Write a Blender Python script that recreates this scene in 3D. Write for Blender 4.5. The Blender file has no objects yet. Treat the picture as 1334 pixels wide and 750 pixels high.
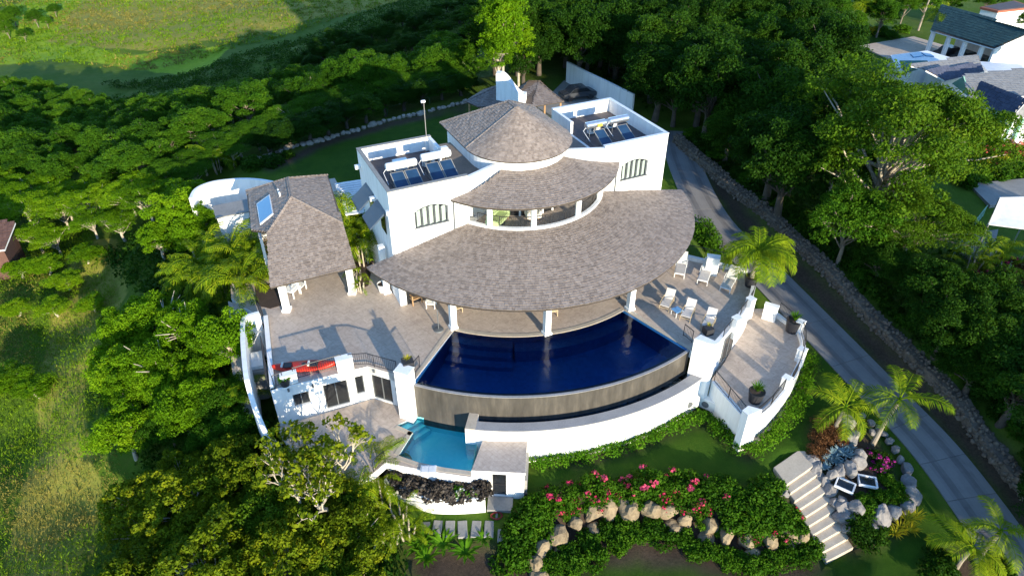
import bpy, bmesh, math, random
import numpy as np
from mathutils import Vector, Matrix, noise as mnoise

# ------------------------------------------------------------------ camera, sky, sun, exposure
sc = bpy.context.scene
COL = sc.collection
R = math.radians
CAM_H, PITCH, FPX = 29.0, R(35.6), 905.0          # metres above the pool terrace, tilt below horizontal, focal length in photo pixels
cam_d = bpy.data.cameras.new('camera'); cam = bpy.data.objects.new('camera', cam_d); COL.objects.link(cam)
cam.location = (0, 0, CAM_H); cam.rotation_euler = (R(90) - PITCH, 0, 0)
cam_d.sensor_width = 36; cam_d.lens = 36 * FPX / 1334; cam_d.clip_end = 3000; cam_d.clip_start = 0.5
sc.camera = cam
SUN_EL, SUN_DIR = R(12.0), Vector((0.46, -0.89))     # the sun stands low behind and right of the camera
SUN_DIR.normalize()
world = bpy.data.worlds.new('World'); sc.world = world; world.use_nodes = True
wn = world.node_tree
sky = wn.nodes.new('ShaderNodeTexSky'); sky.sky_type = 'NISHITA'; sky.sun_disc = False
sky.sun_elevation = SUN_EL; sky.sun_rotation = math.atan2(SUN_DIR.x, SUN_DIR.y)
sky.air_density = 1.0; sky.dust_density = 0.0; sky.ozone_density = 3.6
wn.links.new(sky.outputs[0], wn.nodes['Background'].inputs[0]); wn.nodes['Background'].inputs[1].default_value = 0.15
sun_d = bpy.data.lights.new('sun', 'SUN'); sun = bpy.data.objects.new('sun', sun_d); COL.objects.link(sun)
sun_d.energy = 3.2; sun_d.angle = R(0.5); sun_d.color = (1.0, 0.88, 0.66)
sd = Vector((SUN_DIR.x * math.cos(SUN_EL), SUN_DIR.y * math.cos(SUN_EL), math.sin(SUN_EL)))
sun.rotation_euler = sd.to_track_quat('Z', 'Y').to_euler(); sun.location = (30, -60, 60)
sc.view_settings.view_transform = 'Standard'; sc.view_settings.look = 'None'
sc.view_settings.exposure = 1.68; sc.view_settings.gamma = 1.0; sc.view_settings.use_curve_mapping = False
sc.render.engine = 'CYCLES'
sc.cycles.max_bounces = 6; sc.cycles.transparent_max_bounces = 8; sc.cycles.use_denoising = True
rng = np.random.default_rng(7); random.seed(7)

# ------------------------------------------------------------------ survey helpers: where a ray of the photograph meets a level
def ray(px, py):
    u, v = (px - 667) / FPX, -(py - 375) / FPX
    return np.array([u, math.cos(PITCH) + v * math.sin(PITCH), -math.sin(PITCH) + v * math.cos(PITCH)])
def at(px, py, z=0.0):
    d = ray(px, py); t = (z - CAM_H) / d[2]
    return Vector((d[0] * t, d[1] * t, z))
VM = Vector((1.8316, 42.9207, 0)); VTH = math.atan2(.43129, .90221)
def HL(a, b, z=0.0):                                # villa frame (x along the facade, y to the back) -> world
    c, s = math.cos(VTH), math.sin(VTH)
    return Vector((VM.x + a * c - b * s, VM.y + a * s + b * c, z))
def hl(p):                                          # world -> villa frame
    c, s = math.cos(VTH), math.sin(VTH); x, y = p[0] - VM.x, p[1] - VM.y
    return (x * c + y * s, -x * s + y * c)

# ------------------------------------------------------------------ object helpers
def tag(o, label=None, cat=None, group=None, kind=None):
    if label: o['label'] = label
    if cat: o['category'] = cat
    if group: o['group'] = group
    if kind: o['kind'] = kind
    return o
def empty(name, loc=(0, 0, 0), rz=0.0, label=None, cat=None, group=None):
    o = bpy.data.objects.new(name, None); COL.objects.link(o)
    o.location = loc; o.rotation_euler = (0, 0, rz); o.empty_display_size = .3
    return tag(o, label, cat, group)
def link(name, me, parent=None, loc=None, rot=None, scale=None):
    o = bpy.data.objects.new(name, me); COL.objects.link(o)
    if parent is not None: o.parent = parent
    if loc is not None: o.location = loc
    if rot is not None: o.rotation_euler = rot
    if scale is not None: o.scale = scale if hasattr(scale, '__len__') else (scale,) * 3
    return o
def copy_tree(o, parent=None):
    c = o.copy(); COL.objects.link(c); c.parent = parent
    for ch in o.children: copy_tree(ch, c)
    return c

class MB:
    """collects faces, builds ONE mesh object"""
    def __init__(s): s.v, s.f, s.m, s.r = [], [], [], []
    def face(s, pts, m=0, r=0.5):
        i = len(s.v); s.v += [tuple(p) for p in pts]; s.f.append(tuple(range(i, i + len(pts)))); s.m.append(m); s.r.append(r)
    def mesh(s, V, F, m=0, r=0.5):
        i = len(s.v); s.v += [tuple(p) for p in V]
        for f in F: s.f.append(tuple(i + k for k in f)); s.m.append(m); s.r.append(r)
    def box(s, x0, x1, y0, y1, z0, z1, m=0, r=0.5, mtx=None):
        V = [Vector((x, y, z)) for z in (z0, z1) for y in (y0, y1) for x in (x0, x1)]
        if mtx is not None: V = [mtx @ p for p in V]
        s.mesh(V, [(0, 2, 3, 1), (4, 5, 7, 6), (0, 1, 5, 4), (2, 6, 7, 3), (0, 4, 6, 2), (1, 3, 7, 5)], m, r)
    def prism(s, poly, z0, z1, m=0, mtop=None, bottom=True):
        n = len(poly)
        a = sum(poly[i][0] * poly[(i + 1) % n][1] - poly[(i + 1) % n][0] * poly[i][1] for i in range(n))
        if a < 0: poly = poly[::-1]
        V = [(p[0], p[1], z0) for p in poly] + [(p[0], p[1], z1) for p in poly]; i = len(s.v); s.v += V
        for k in range(n):
            j = (k + 1) % n; s.f.append((i + k, i + j, i + n + j, i + n + k)); s.m.append(m); s.r.append(.5)
        s.f.append(tuple(range(i + n, i + 2 * n))); s.m.append(m if mtop is None else mtop); s.r.append(.5)
        if bottom: s.f.append(tuple(range(i + n - 1, i - 1, -1))); s.m.append(m); s.r.append(.5)
    def profile(s, prof, o, ux, uz, uy, th, m=0):
        """polygon prof (x,z) in plane (ux,uz) at o, extruded th along uy"""
        o, ux, uz, uy = map(Vector, (o, ux, uz, uy)); n = len(prof)
        A = [o + ux * p[0] + uz * p[1] for p in prof]; B = [p + uy * th for p in A]; i = len(s.v); s.v += [tuple(p) for p in A + B]
        s.f.append(tuple(range(i, i + n))); s.f.append(tuple(range(i + 2 * n - 1, i + n - 1, -1))); s.m += [m, m]; s.r += [.5, .5]
        for k in range(n):
            j = (k + 1) % n; s.f.append((i + j, i + k, i + n + k, i + n + j)); s.m.append(m); s.r.append(.5)
    def arc(s, c, r0, r1, a0, a1, z0, z1, n=32, m=0, mtop=None, ztop1=None):
        """ring sector; angle 0 points to -y, positive to +x"""
        pt = lambda r, a, z: (c[0] + r * math.sin(a), c[1] - r * math.cos(a), z)
        mt = m if mtop is None else mtop
        for k in range(n):
            a, b = a0 + (a1 - a0) * k / n, a0 + (a1 - a0) * (k + 1) / n
            s.face([pt(r0, a, z1), pt(r1, a, z1), pt(r1, b, z1), pt(r0, b, z1)], mt)
            s.face([pt(r1, a, z0), pt(r1, b, z0), pt(r1, b, z1), pt(r1, a, z1)], m)
            if r0 > 1e-4: s.face([pt(r0, a, z0), pt(r0, a, z1), pt(r0, b, z1), pt(r0, b, z0)], m)
            s.face([pt(r0, a, z0), pt(r0, b, z0), pt(r1, b, z0), pt(r1, a, z0)], m)
        for a in (a0, a1): s.face([pt(r0, a, z0), pt(r1, a, z0), pt(r1, a, z1), pt(r0, a, z1)], m)
    def tube(s, pts, rad, n=8, m=0, cap=True, r=0.5):
        pts = [Vector(p) for p in pts]; rad = rad if hasattr(rad, '__len__') else [rad] * len(pts)
        i = len(s.v); ref = Vector((0.31, 0.17, 1)).normalized()
        for k, p in enumerate(pts):
            d = (pts[min(k + 1, len(pts) - 1)] - pts[max(k - 1, 0)]).normalized()
            if abs(d.dot(ref)) > .98: e = d.cross(Vector((1, 0, 0))).normalized()
            else: e = d.cross(ref).normalized()
            g = d.cross(e)
            for q in range(n):
                a = 2 * math.pi * q / n; s.v.append(tuple(p + (e * math.cos(a) + g * math.sin(a)) * rad[k]))
        for k in range(len(pts) - 1):
            for q in range(n):
                t = (q + 1) % n; s.f.append((i + k * n + q, i + k * n + t, i + (k + 1) * n + t, i + (k + 1) * n + q)); s.m.append(m); s.r.append(r)
        if cap:
            s.f.append(tuple(i + q for q in range(n - 1, -1, -1))); j = i + (len(pts) - 1) * n; s.f.append(tuple(j + q for q in range(n))); s.m += [m, m]; s.r += [r, r]
    def lathe(s, prof, c=(0, 0), n=16, m=0):
        i = len(s.v)
        for r_, z in prof:
            for q in range(n):
                a = 2 * math.pi * q / n; s.v.append((c[0] + r_ * math.cos(a), c[1] + r_ * math.sin(a), z))
        for k in range(len(prof) - 1):
            for q in range(n):
                t = (q + 1) % n; s.f.append((i + k * n + q, i + k * n + t, i + (k + 1) * n + t, i + (k + 1) * n + q)); s.m.append(m); s.r.append(.5)
    def data(s, name, mats, smooth=False):
        me = bpy.data.meshes.new(name); me.from_pydata(s.v, [], s.f)
        mats = mats if isinstance(mats, (list, tuple)) else [mats]
        for x in mats: me.materials.append(x)
        if len(mats) > 1: me.polygons.foreach_set('material_index', s.m)
        at_ = me.attributes.new('rnd', 'FLOAT', 'FACE'); at_.data.foreach_set('value', s.r)
        if smooth: me.polygons.foreach_set('use_smooth', [True] * len(me.polygons))
        me.update(); return me
    def build(s, name, mats, parent=None, smooth=False, **k): return link(name, s.data(name, mats, smooth), parent, **k)

def bevel(o, w=.02, seg=1):
    bm = bmesh.new(); bm.from_mesh(o.data); bmesh.ops.remove_doubles(bm, verts=bm.verts, dist=1e-4)
    es = [e for e in bm.edges if len(e.link_faces) == 2 and e.calc_face_angle(0) > .6]
    bmesh.ops.bevel(bm, geom=es, offset=w, segments=seg, affect='EDGES', clamp_overlap=True); bm.to_mesh(o.data); bm.free(); return o

# ------------------------------------------------------------------ materials (all procedural)
M = {}
def newmat(name):
    m = bpy.data.materials.new(name); m.use_nodes = True; nt = m.node_tree; nt.nodes.clear()
    out = nt.nodes.new('ShaderNodeOutputMaterial'); M[name] = m; return m, nt, out
def N(nt, t, **k):
    n = nt.nodes.new(t)
    for a, v in k.items():
        if a.startswith('i_'): n.inputs[a[2:].replace('_', ' ')].default_value = v
        else: setattr(n, a, v)
    return n
def ramp(nt, fac, stops):
    n = nt.nodes.new('ShaderNodeValToRGB'); cr = n.color_ramp
    while len(cr.elements) < len(stops): cr.elements.new(.5)
    for e, (p, c) in zip(cr.elements, stops): e.position = p; e.color = (*c, 1)
    nt.links.new(fac, n.inputs[0]); return n.outputs[0]
def noise(nt, scale, detail=4, coord=None, rough=.6, dist=0.0):
    n = N(nt, 'ShaderNodeTexNoise'); n.inputs['Scale'].default_value = scale; n.inputs['Detail'].default_value = detail
    n.inputs['Roughness'].default_value = rough; n.inputs['Distortion'].default_value = dist
    if coord is not None: nt.links.new(coord, n.inputs['Vector'])
    return n.outputs['Fac']
def pos(nt): return nt.nodes.new('ShaderNodeNewGeometry').outputs['Position']
def mixc(nt, fac, a, b, mode='MIX'):
    n = N(nt, 'ShaderNodeMix', data_type='RGBA', blend_type=mode)
    for s_, v in ((0, fac), (6, a), (7, b)):
        if isinstance(v, (float, int)): n.inputs[s_].default_value = v
        elif isinstance(v, tuple): n.inputs[s_].default_value = (*v, 1) if len(v) == 3 else v
        else: nt.links.new(v, n.inputs[s_])
    return n.outputs[2]
def math_(nt, op, a, b=None):
    n = N(nt, 'ShaderNodeMath', operation=op)
    for k, v in enumerate((a, b)):
        if v is None: continue
        if isinstance(v, (float, int)): n.inputs[k].default_value = v
        else: nt.links.new(v, n.inputs[k])
    return n.outputs[0]
def bsdf(nt, out, col, rough=.8, bump=None, bstr=.3, bdist=.02, metal=0.0, spec=.4):
    b = N(nt, 'ShaderNodeBsdfPrincipled')
    if isinstance(col, tuple): b.inputs['Base Color'].default_value = (*col, 1)
    else: nt.links.new(col, b.inputs['Base Color'])
    if isinstance(rough, float): b.inputs['Roughness'].default_value = rough
    else: nt.links.new(rough, b.inputs['Roughness'])
    b.inputs['Metallic'].default_value = metal; b.inputs['Specular IOR Level'].default_value = spec
    if bump is not None:
        n = N(nt, 'ShaderNodeBump'); n.inputs['Strength'].default_value = bstr; n.inputs['Distance'].default_value = bdist
        nt.links.new(bump, n.inputs['Height']); nt.links.new(n.outputs[0], b.inputs['Normal'])
    nt.links.new(b.outputs[0], out.inputs[0]); return b
def plain(name, c1, c2=None, scale=1.5, rough=.8, bs=0.15, metal=0.0, spec=.4, fine=None):
    m, nt, out = newmat(name); p = pos(nt); c2 = c2 or tuple(x * .82 for x in c1)
    f = noise(nt, scale, 6, p); col = ramp(nt, f, [(.3, c2), (.7, c1)])
    if fine: col = mixc(nt, .35, col, ramp(nt, noise(nt, fine, 3, p), [(.3, tuple(x * .7 for x in c2)), (.7, c1)]))
    bsdf(nt, out, col, rough, noise(nt, scale * 12, 3, p), bs, .01, metal, spec); return m

# white render: faint weather streaks that run down the wall
m, nt, out = newmat('stucco'); p = pos(nt)
mp = N(nt, 'ShaderNodeMapping'); mp.inputs['Scale'].default_value = (3.0, 3.0, .25); nt.links.new(p, mp.inputs[0])
st = noise(nt, 1.0, 5, mp.outputs[0]); bl = noise(nt, .5, 4, p)
col = mixc(nt, .5, ramp(nt, st, [(.25, (.55, .55, .53)), (.55, (.82, .82, .81))]), ramp(nt, bl, [(.3, (.74, .74, .73)), (.65, (.84, .84, .83))]))
bsdf(nt, out, col, .85, noise(nt, 30, 3, p), .15, .01)
# terrace paving: large stamped slabs, warm beige with blotches and thin joints
def paving(name, ca, cb, cc, size=1.2):
    m, nt, out = newmat(name); p = pos(nt)
    mp = N(nt, 'ShaderNodeMapping'); mp.inputs['Rotation'].default_value = (0, 0, VTH + .35); nt.links.new(p, mp.inputs[0])
    br = N(nt, 'ShaderNodeTexBrick'); br.inputs['Scale'].default_value = 1.0; br.inputs['Brick Width'].default_value = size; br.inputs['Row Height'].default_value = size * .6
    br.inputs['Mortar Size'].default_value = .018; br.inputs['Color1'].default_value = (.35, .35, .35, 1); br.inputs['Color2'].default_value = (.65, .65, .65, 1); br.inputs['Mortar'].default_value = (0, 0, 0, 1)
    nt.links.new(mp.outputs[0], br.inputs['Vector'])
    b1 = noise(nt, .4, 8, p, .65, .8); b2 = noise(nt, 2.2, 9, p, .75, 1.6)
    base = ramp(nt, b1, [(.3, cb), (.5, ca), (.7, cc)])
    base = mixc(nt, .55, base, ramp(nt, b2, [(.3, tuple(x * .72 for x in cb)), (.5, ca), (.72, tuple(min(1, x * 1.25) for x in cc))]))
    base = mixc(nt, .12, base, br.outputs['Color'], 'SOFT_LIGHT')
    base = mixc(nt, math_(nt, 'MULTIPLY', br.outputs['Fac'], .14), base, tuple(x * .4 for x in cb))
    bsdf(nt, out, base, .7, b2, .25, .02); return m
paving('paving', (.47, .38, .31), (.365, .285, .235), (.56, .465, .385))
paving('paving_fine', (.40, .33, .28), (.30, .26, .235), (.44, .385, .35), .5)
# shingles: every shingle carries its own random value
def shingle_mat(name, lo, mid, hi):
    m, nt, out = newmat(name); p = pos(nt); a = N(nt, 'ShaderNodeAttribute', attribute_name='rnd')
    col = ramp(nt, a.outputs['Fac'], [(0, lo), (.45, mid), (1, hi)])
    w = noise(nt, .35, 6, p, .65, .8); col = mixc(nt, .35, col, ramp(nt, w, [(.32, tuple(x * .75 for x in mid)), (.5, mid), (.68, tuple(x * 1.3 for x in mid))]))
    col = mixc(nt, .35, col, ramp(nt, noise(nt, 5, 4, p), [(.3, lo), (.7, hi)]))
    bsdf(nt, out, col, .8, noise(nt, 40, 2, p), .3, .01); return m
shingle_mat('shingle', (.115, .088, .072), (.235, .188, .158), (.36, .298, .258))
shingle_mat('shingle_grey', (.15, .15, .155), (.20, .20, .205), (.26, .26, .265))
shingle_mat('shingle_dark', (.09, .07, .065), (.15, .125, .115), (.22, .19, .175))
plain('soffit', (.10, .075, .06)); plain('fascia', (.05, .04, .035), rough=.6)
plain('roof_felt', (.115, .10, .105), (.07, .06, .068), 1.0, fine=8.0); plain('roof_felt_tan', (.26, .21, .17), (.17, .14, .12), 1.0, fine=8.0)
plain('metal_white', (.72, .73, .74), (.6, .61, .63), 2.0, .4, .05); plain('grey_frame', (.12, .13, .14), rough=.5); plain('black_metal', (.022, .022, .025), rough=.45, spec=.5)
plain('steel', (.75, .77, .80), (.62, .64, .68), 4.0, .28, .03, metal=.9); plain('curtain', (.34, .40, .37), (.26, .31, .29), 3.0)
plain('plastic_white', (.78, .78, .76), (.68, .68, .66), 4.0, .4, .03); plain('sling', (.60, .56, .52), (.5, .46, .43), 6.0); plain('cane', (.45, .35, .22))
plain('wood', (.42, .26, .13), (.30, .18, .09), 3.0, .6); plain('blue_plastic', (.16, .36, .62), rough=.4); plain('pot_black', (.03, .03, .035), rough=.5); plain('pot_white', (.75, .73, .70))
plain('soil', (.075, .05, .036), (.04, .028, .02), 2.0, .95, .5, fine=9.0); plain('coping', (.36, .35, .35), (.25, .245, .25), 1.2, fine=10.0)
plain('rock', (.38, .34, .28), (.2, .175, .145), 1.6, .9, .6, fine=7.0); plain('rock_grey', (.28, .26, .25), (.14, .13, .125), 1.6, .9, .6, fine=7.0)
plain('rubble', (.21, .165, .125), (.08, .062, .048), 1.6, .9, .6, fine=7.0); plain('rock_gold', (.30, .235, .145), (.14, .10, .06), 1.3, .9, .6, fine=7.0)
plain('concrete', (.30, .29, .27), (.21, .20, .19), .8, .85, .2, fine=6.0); plain('step_stone', (.52, .45, .36), (.42, .355, .28), 2.0, .85, .2, fine=9.0)
plain('teal_paint', (.05, .17, .15), rough=.6); plain('tile_red', (.30, .10, .06)); plain('brown_roof', (.13, .065, .05), (.08, .04, .032), 1.0, fine=8.0)
plain('orange_hull', (.62, .035, .012), (.46, .02, .008), 1.2, .4, .03); plain('hose_red', (.22, .025, .025)); plain('bark', (.26, .22, .17), (.13, .105, .08), 2.5, .95, .6, fine=14.0)
plain('bark_pale', (.50, .44, .35), (.30, .26, .2), 2.5, .95, .5, fine=14.0); plain('bark_dark', (.10, .08, .06), (.055, .045, .035), 2.5, .95, .5)
plain('palm_trunk', (.33, .28, .22), (.2, .17, .13), 2.0, .95, .6, fine=20.0); plain('yellow_paint', (.6, .45, .05)); plain('mint_paint', (.22, .42, .33))
plain('cushion', (.42, .52, .26), (.33, .42, .2), 2.0); plain('cushion_white', (.7, .69, .64)); plain('dark_blue_metal', (.045, .07, .11), rough=.5); plain('car_paint', (.05, .055, .065), rough=.25, bs=.02, spec=.6)
# pool wall: wet dark plaster with drip streaks
m, nt, out = newmat('pool_plaster'); p = pos(nt)
mp = N(nt, 'ShaderNodeMapping'); mp.inputs['Scale'].default_value = (2.5, 2.5, .5); nt.links.new(p, mp.inputs[0])
col = ramp(nt, noise(nt, 1.0, 6, mp.outputs[0], .65), [(.28, (.045, .04, .034)), (.5, (.072, .064, .054)), (.72, (.115, .10, .082))])
bsdf(nt, out, col, .45, noise(nt, 12, 4, p), .2, .01, spec=.5)
def tile_mat(name, c1, c2, scale):
    m, nt, out = newmat(name); p = pos(nt); v = N(nt, 'ShaderNodeTexVoronoi', feature='F1', distance='CHEBYCHEV'); v.inputs['Scale'].default_value = scale; v.inputs['Randomness'].default_value = .1
    nt.links.new(p, v.inputs['Vector']); col = mixc(nt, .5, ramp(nt, noise(nt, .7, 4, p), [(.3, c1), (.7, c2)]), ramp(nt, v.outputs['Color'], [(.2, c1), (.8, c2)]))
    bsdf(nt, out, col, .3, spec=.5); return m
tile_mat('navy_tile', (.006, .085, .24), (.012, .135, .36), 5); tile_mat('turquoise_tile', (.20, .88, .90), (.32, .93, .94), 6); tile_mat('dark_tile', (.012, .012, .016), (.025, .025, .03), 7)
def water(name, tint, wav, amp):
    m, nt, out = newmat(name); p = pos(nt); h = noise(nt, wav, 3, p, .55, .6)
    bp = N(nt, 'ShaderNodeBump'); bp.inputs['Strength'].default_value = amp; bp.inputs['Distance'].default_value = .06; nt.links.new(h, bp.inputs['Height'])
    fr = N(nt, 'ShaderNodeFresnel'); fr.inputs['IOR'].default_value = 1.33; nt.links.new(bp.outputs[0], fr.inputs['Normal'])
    tr = N(nt, 'ShaderNodeBsdfTransparent'); tr.inputs[0].default_value = (*tint, 1)
    gl = N(nt, 'ShaderNodeBsdfGlossy'); gl.inputs['Roughness'].default_value = .03; nt.links.new(bp.outputs[0], gl.inputs['Normal'])
    mx = N(nt, 'ShaderNodeMixShader'); nt.links.new(fr.outputs[0], mx.inputs[0]); nt.links.new(tr.outputs[0], mx.inputs[1]); nt.links.new(gl.outputs[0], mx.inputs[2])
    nt.links.new(mx.outputs[0], out.inputs[0]); return m
water('water_navy', (.6, .8, .98), 1.1, .8); water('water_turquoise', (.62, .95, .99), 2.2, .3)
# glazing: dark room behind glass, mirror-like
m, nt, out = newmat('glass_dark'); bsdf(nt, out, (.012, .014, .017), .06, spec=.6)
m, nt, out = newmat('solar_glass'); p = pos(nt); bsdf(nt, out, ramp(nt, noise(nt, 1.2, 2, p), [(.3, (.012, .035, .075)), (.7, (.02, .055, .12))]), .12, spec=.6)
m, nt, out = newmat('skylight'); bsdf(nt, out, (.06, .2, .36), .1, spec=.6)
# foliage: per-leaf random value, per-plant random shift, some light passes through
def leafmat(name, dark, mid, light, trans=.35, rough=.6, shift=.2):
    m, nt, out = newmat(name); a = N(nt, 'ShaderNodeAttribute', attribute_name='rnd'); oi = N(nt, 'ShaderNodeObjectInfo')
    f = math_(nt, 'ADD', a.outputs['Fac'], math_(nt, 'MULTIPLY', math_(nt, 'SUBTRACT', oi.outputs['Random'], .5), 2 * shift))
    col = ramp(nt, f, [(.0, dark), (.5, mid), (1.0, light)])
    b = N(nt, 'ShaderNodeBsdfPrincipled'); b.inputs['Roughness'].default_value = rough; b.inputs['Specular IOR Level'].default_value = .07; nt.links.new(col, b.inputs['Base Color'])
    t = N(nt, 'ShaderNodeBsdfTranslucent'); nt.links.new(mixc(nt, .5, col, light), t.inputs[0])
    mx = N(nt, 'ShaderNodeMixShader'); mx.inputs[0].default_value = trans; nt.links.new(b.outputs[0], mx.inputs[1]); nt.links.new(t.outputs[0], mx.inputs[2]); nt.links.new(mx.outputs[0], out.inputs[0]); return m
leafmat('leaf_green', (.012, .042, .003), (.040, .115, .005), (.095, .20, .009))
leafmat('leaf_bright', (.036, .092, .002), (.11, .235, .004), (.23, .35, .008))
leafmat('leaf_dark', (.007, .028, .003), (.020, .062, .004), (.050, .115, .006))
leafmat('leaf_almond', (.035, .070, .003), (.12, .175, .006), (.29, .295, .010))
leafmat('leaf_olive', (.022, .058, .004), (.065, .14, .006), (.16, .235, .010))
leafmat('leaf_palm', (.04, .09, .003), (.12, .21, .006), (.26, .32, .010))
leafmat('leaf_hedge', (.025, .085, .004), (.065, .18, .006), (.14, .27, .012))
leafmat('leaf_purple', (.018, .016, .014), (.05, .042, .036), (.13, .11, .09), .1)
leafmat('leaf_agave', (.10, .16, .17), (.18, .26, .28), (.28, .37, .38), .1)
leafmat('leaf_rust', (.05, .025, .012), (.11, .05, .022), (.19, .09, .035), .2)
leafmat('leaf_yellow', (.20, .18, .01), (.35, .32, .015), (.5, .42, .02), .3)
leafmat('petal_pink', (.35, .015, .06), (.55, .03, .10), (.65, .10, .18), .3); leafmat('petal_coral', (.45, .06, .04), (.6, .12, .08), (.7, .25, .2), .3)
leafmat('petal_magenta', (.28, .01, .16), (.42, .02, .25), (.5, .06, .32), .3); leafmat('petal_white', (.6, .65, .5), (.75, .78, .7), (.85, .85, .8), .3)
leafmat('dry_grass', (.11, .11, .02), (.21, .19, .04), (.33, .27, .08), .3); leafmat('grass', (.05, .12, .004), (.12, .22, .007), (.22, .29, .012), .3)
# ------------------------------------------------------------------ terrain
CP = [(500,300,-.5),(700,330,-.5),(860,300,-.7),(600,250,-.5),(400,300,-.5),(450,200,-.45),(560,160,-.4),(640,150,-.4),(700,110,-.4),(780,110,-.5),(360,215,-.6),(300,250,-.9),(430,185,-.45),(520,165,-.4),(600,140,-.4),
 (450,560,-3.6),(520,650,-4.7),(600,680,-4.8),(660,680,-4.8),(720,610,-4.2),(800,600,-4.2),(900,570,-4.2),(960,600,-4.2),(1010,590,-4.1),(1000,620,-4.3),(1050,520,-3.9),(1050,560,-4.0),(760,620,-4.25),(850,615,-4.25),(920,620,-4.3),(980,640,-4.4),
 (690,735,-5.9),(740,715,-5.9),(800,700,-6),(850,740,-6.1),(950,730,-6.1),(900,715,-6),(1030,735,-6.0),(1150,735,-5.9),(1200,690,-5.5),(1180,620,-4.9),(1120,600,-4.2),(1100,560,-4.1),(1130,640,-4.6),
 (560,740,-5.2),(620,740,-5.4),
 (868,206,-1),(930,280,-1.9),(1000,370,-2.7),(1120,500,-4.0),(1200,590,-4.9),(1290,710,-5.8),
 (1000,260,-.9),(1100,350,-1.6),(1200,450,-2.5),(1300,560,-3.6),(1330,650,-5),(1100,200,-.3),(1200,300,-1),(1300,350,-1.5),(1300,240,-1),(1200,130,-.6),(1300,100,-.6),(950,150,0),(850,120,-.3),(900,50,.6),(1100,60,-.6),(1000,0,2),(1334,0,-.5),(750,60,0),(800,0,1),(1200,20,-.5),
 (322,450,-2.2),(300,480,-2.8),(300,400,-1.4),(270,380,-2.4),(250,420,-3.5),(200,450,-4.5),(250,520,-4.5),(350,600,-5),(450,650,-5),(300,700,-6),(450,740,-5.5),(150,500,-6),(50,450,-7),(50,700,-8),(150,700,-7.5),(0,600,-8),(100,380,-6),(150,320,-5),(50,330,-6.5),(220,300,-3),(250,250,-2.5),(100,270,-6.5),(0,260,-7.5),(380,560,-4.4),(330,540,-4.2),
 (330,200,-1.6),(400,172,-1.4),(500,142,-1.4),(600,118,-1.2),(300,175,-5),(400,140,-5),(500,112,-5),(600,95,-3.5),
 (250,150,-11),(400,105,-12),(500,75,-11),(600,60,-6),(100,200,-11),(100,130,-14),(200,90,-15),(350,50,-14),(200,30,-14),(400,15,-13),(0,70,-15),(0,0,-14),(550,25,-9),(650,25,-2)]
CW = [(0,0,-7.5),(30,0,-6.5),(-40,0,-9.5),(45,-30,-5),(0,-60,-9),(45,15,-5),(60,30,-3),(-60,-30,-11),(90,60,-1),(110,120,1),(40,170,2),(-60,190,-14),(-140,160,-15),(-120,60,-11),(0,260,-8),(-200,300,-14),(200,250,2),(400,0,-3),(-400,0,-14),(0,-400,-12),(0,900,-8),(-700,700,-14),(700,700,0)]
_cp = np.array([tuple(at(a, b, c)) for a, b, c in CP] + CW)
def _idw(x, y):
    x, y = np.asarray(x, float), np.asarray(y, float); num = np.zeros_like(x); den = np.zeros_like(x)
    for cx, cy, cz in _cp:
        w = 1.0 / (((x - cx) ** 2 + (y - cy) ** 2) + .6) ** 1.9; num += w * cz; den += w
    return num / den
ROAD_PX = [(862,170,-.7,915,208),(868,207,-1.0,905,238),(902.6,284,-1.85,950.6,284),(966.6,353,-2.45,1009,340),(1058,450,-3.35,1120,450),(1120,516,-4.0,1180,511),(1184,586,-4.75,1238,570),(1240,662,-5.35,1292,640),(1280,726,-5.75,1333,700),(1318,795,-6.2,1385,770)]
# left edge at the surveyed pixel, width 3.3 m to the right of it
RL = [at(a, b, z) for a, b, z, _, _ in ROAD_PX]
def smooth_line(P, n=8):
    out = []
    for i in range(len(P) - 1):
        p0, p1, p2, p3 = P[max(i - 1, 0)], P[i], P[i + 1], P[min(i + 2, len(P) - 1)]
        for k in range(n):
            t = k / n; out.append(.5 * ((2 * p1) + (p2 - p0) * t + (2 * p0 - 5 * p1 + 4 * p2 - p3) * t * t + (3 * p1 - p0 - 3 * p2 + p3) * t ** 3))
    return out + [P[-1]]
RLS = smooth_line(RL); ROAD_W = 3.3
def side(P, i, w):
    d = P[min(i + 1, len(P) - 1)] - P[max(i - 1, 0)]; d.z = 0; d.normalize()
    return P[i] + Vector((-d.y, d.x, 0)) * w
RRS = [side(RLS, i, ROAD_W) for i in range(len(RLS))]
RC = np.array([tuple((a + b) / 2) for a, b in zip(RLS, RRS)])
def inpoly(x, y, poly):
    x, y = np.asarray(x), np.asarray(y); r = np.zeros(x.shape, bool); n = len(poly)
    for i in range(n):
        x1, y1 = poly[i][0], poly[i][1]; x2, y2 = poly[(i + 1) % n][0], poly[(i + 1) % n][1]
        c = ((y1 > y) != (y2 > y)) & (x < (x2 - x1) * (y - y1) / ((y2 - y1) if y2 != y1 else 1e-9) + x1); r ^= c
    return r
def grow(poly, d):
    cx = sum(p[0] for p in poly) / len(poly); cy = sum(p[1] for p in poly) / len(poly)
    return [(p[0] + (p[0] - cx) / math.hypot(p[0] - cx, p[1] - cy) * d, p[1] + (p[1] - cy) / math.hypot(p[0] - cx, p[1] - cy) * d) for p in poly]
PC = (0.0, 4.1)                                     # centre of the pool's arcs, villa frame
def PA(r, deg, z=0.0): return HL(PC[0] + r * math.sin(R(deg)), PC[1] - r * math.cos(R(deg)), z)
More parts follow.
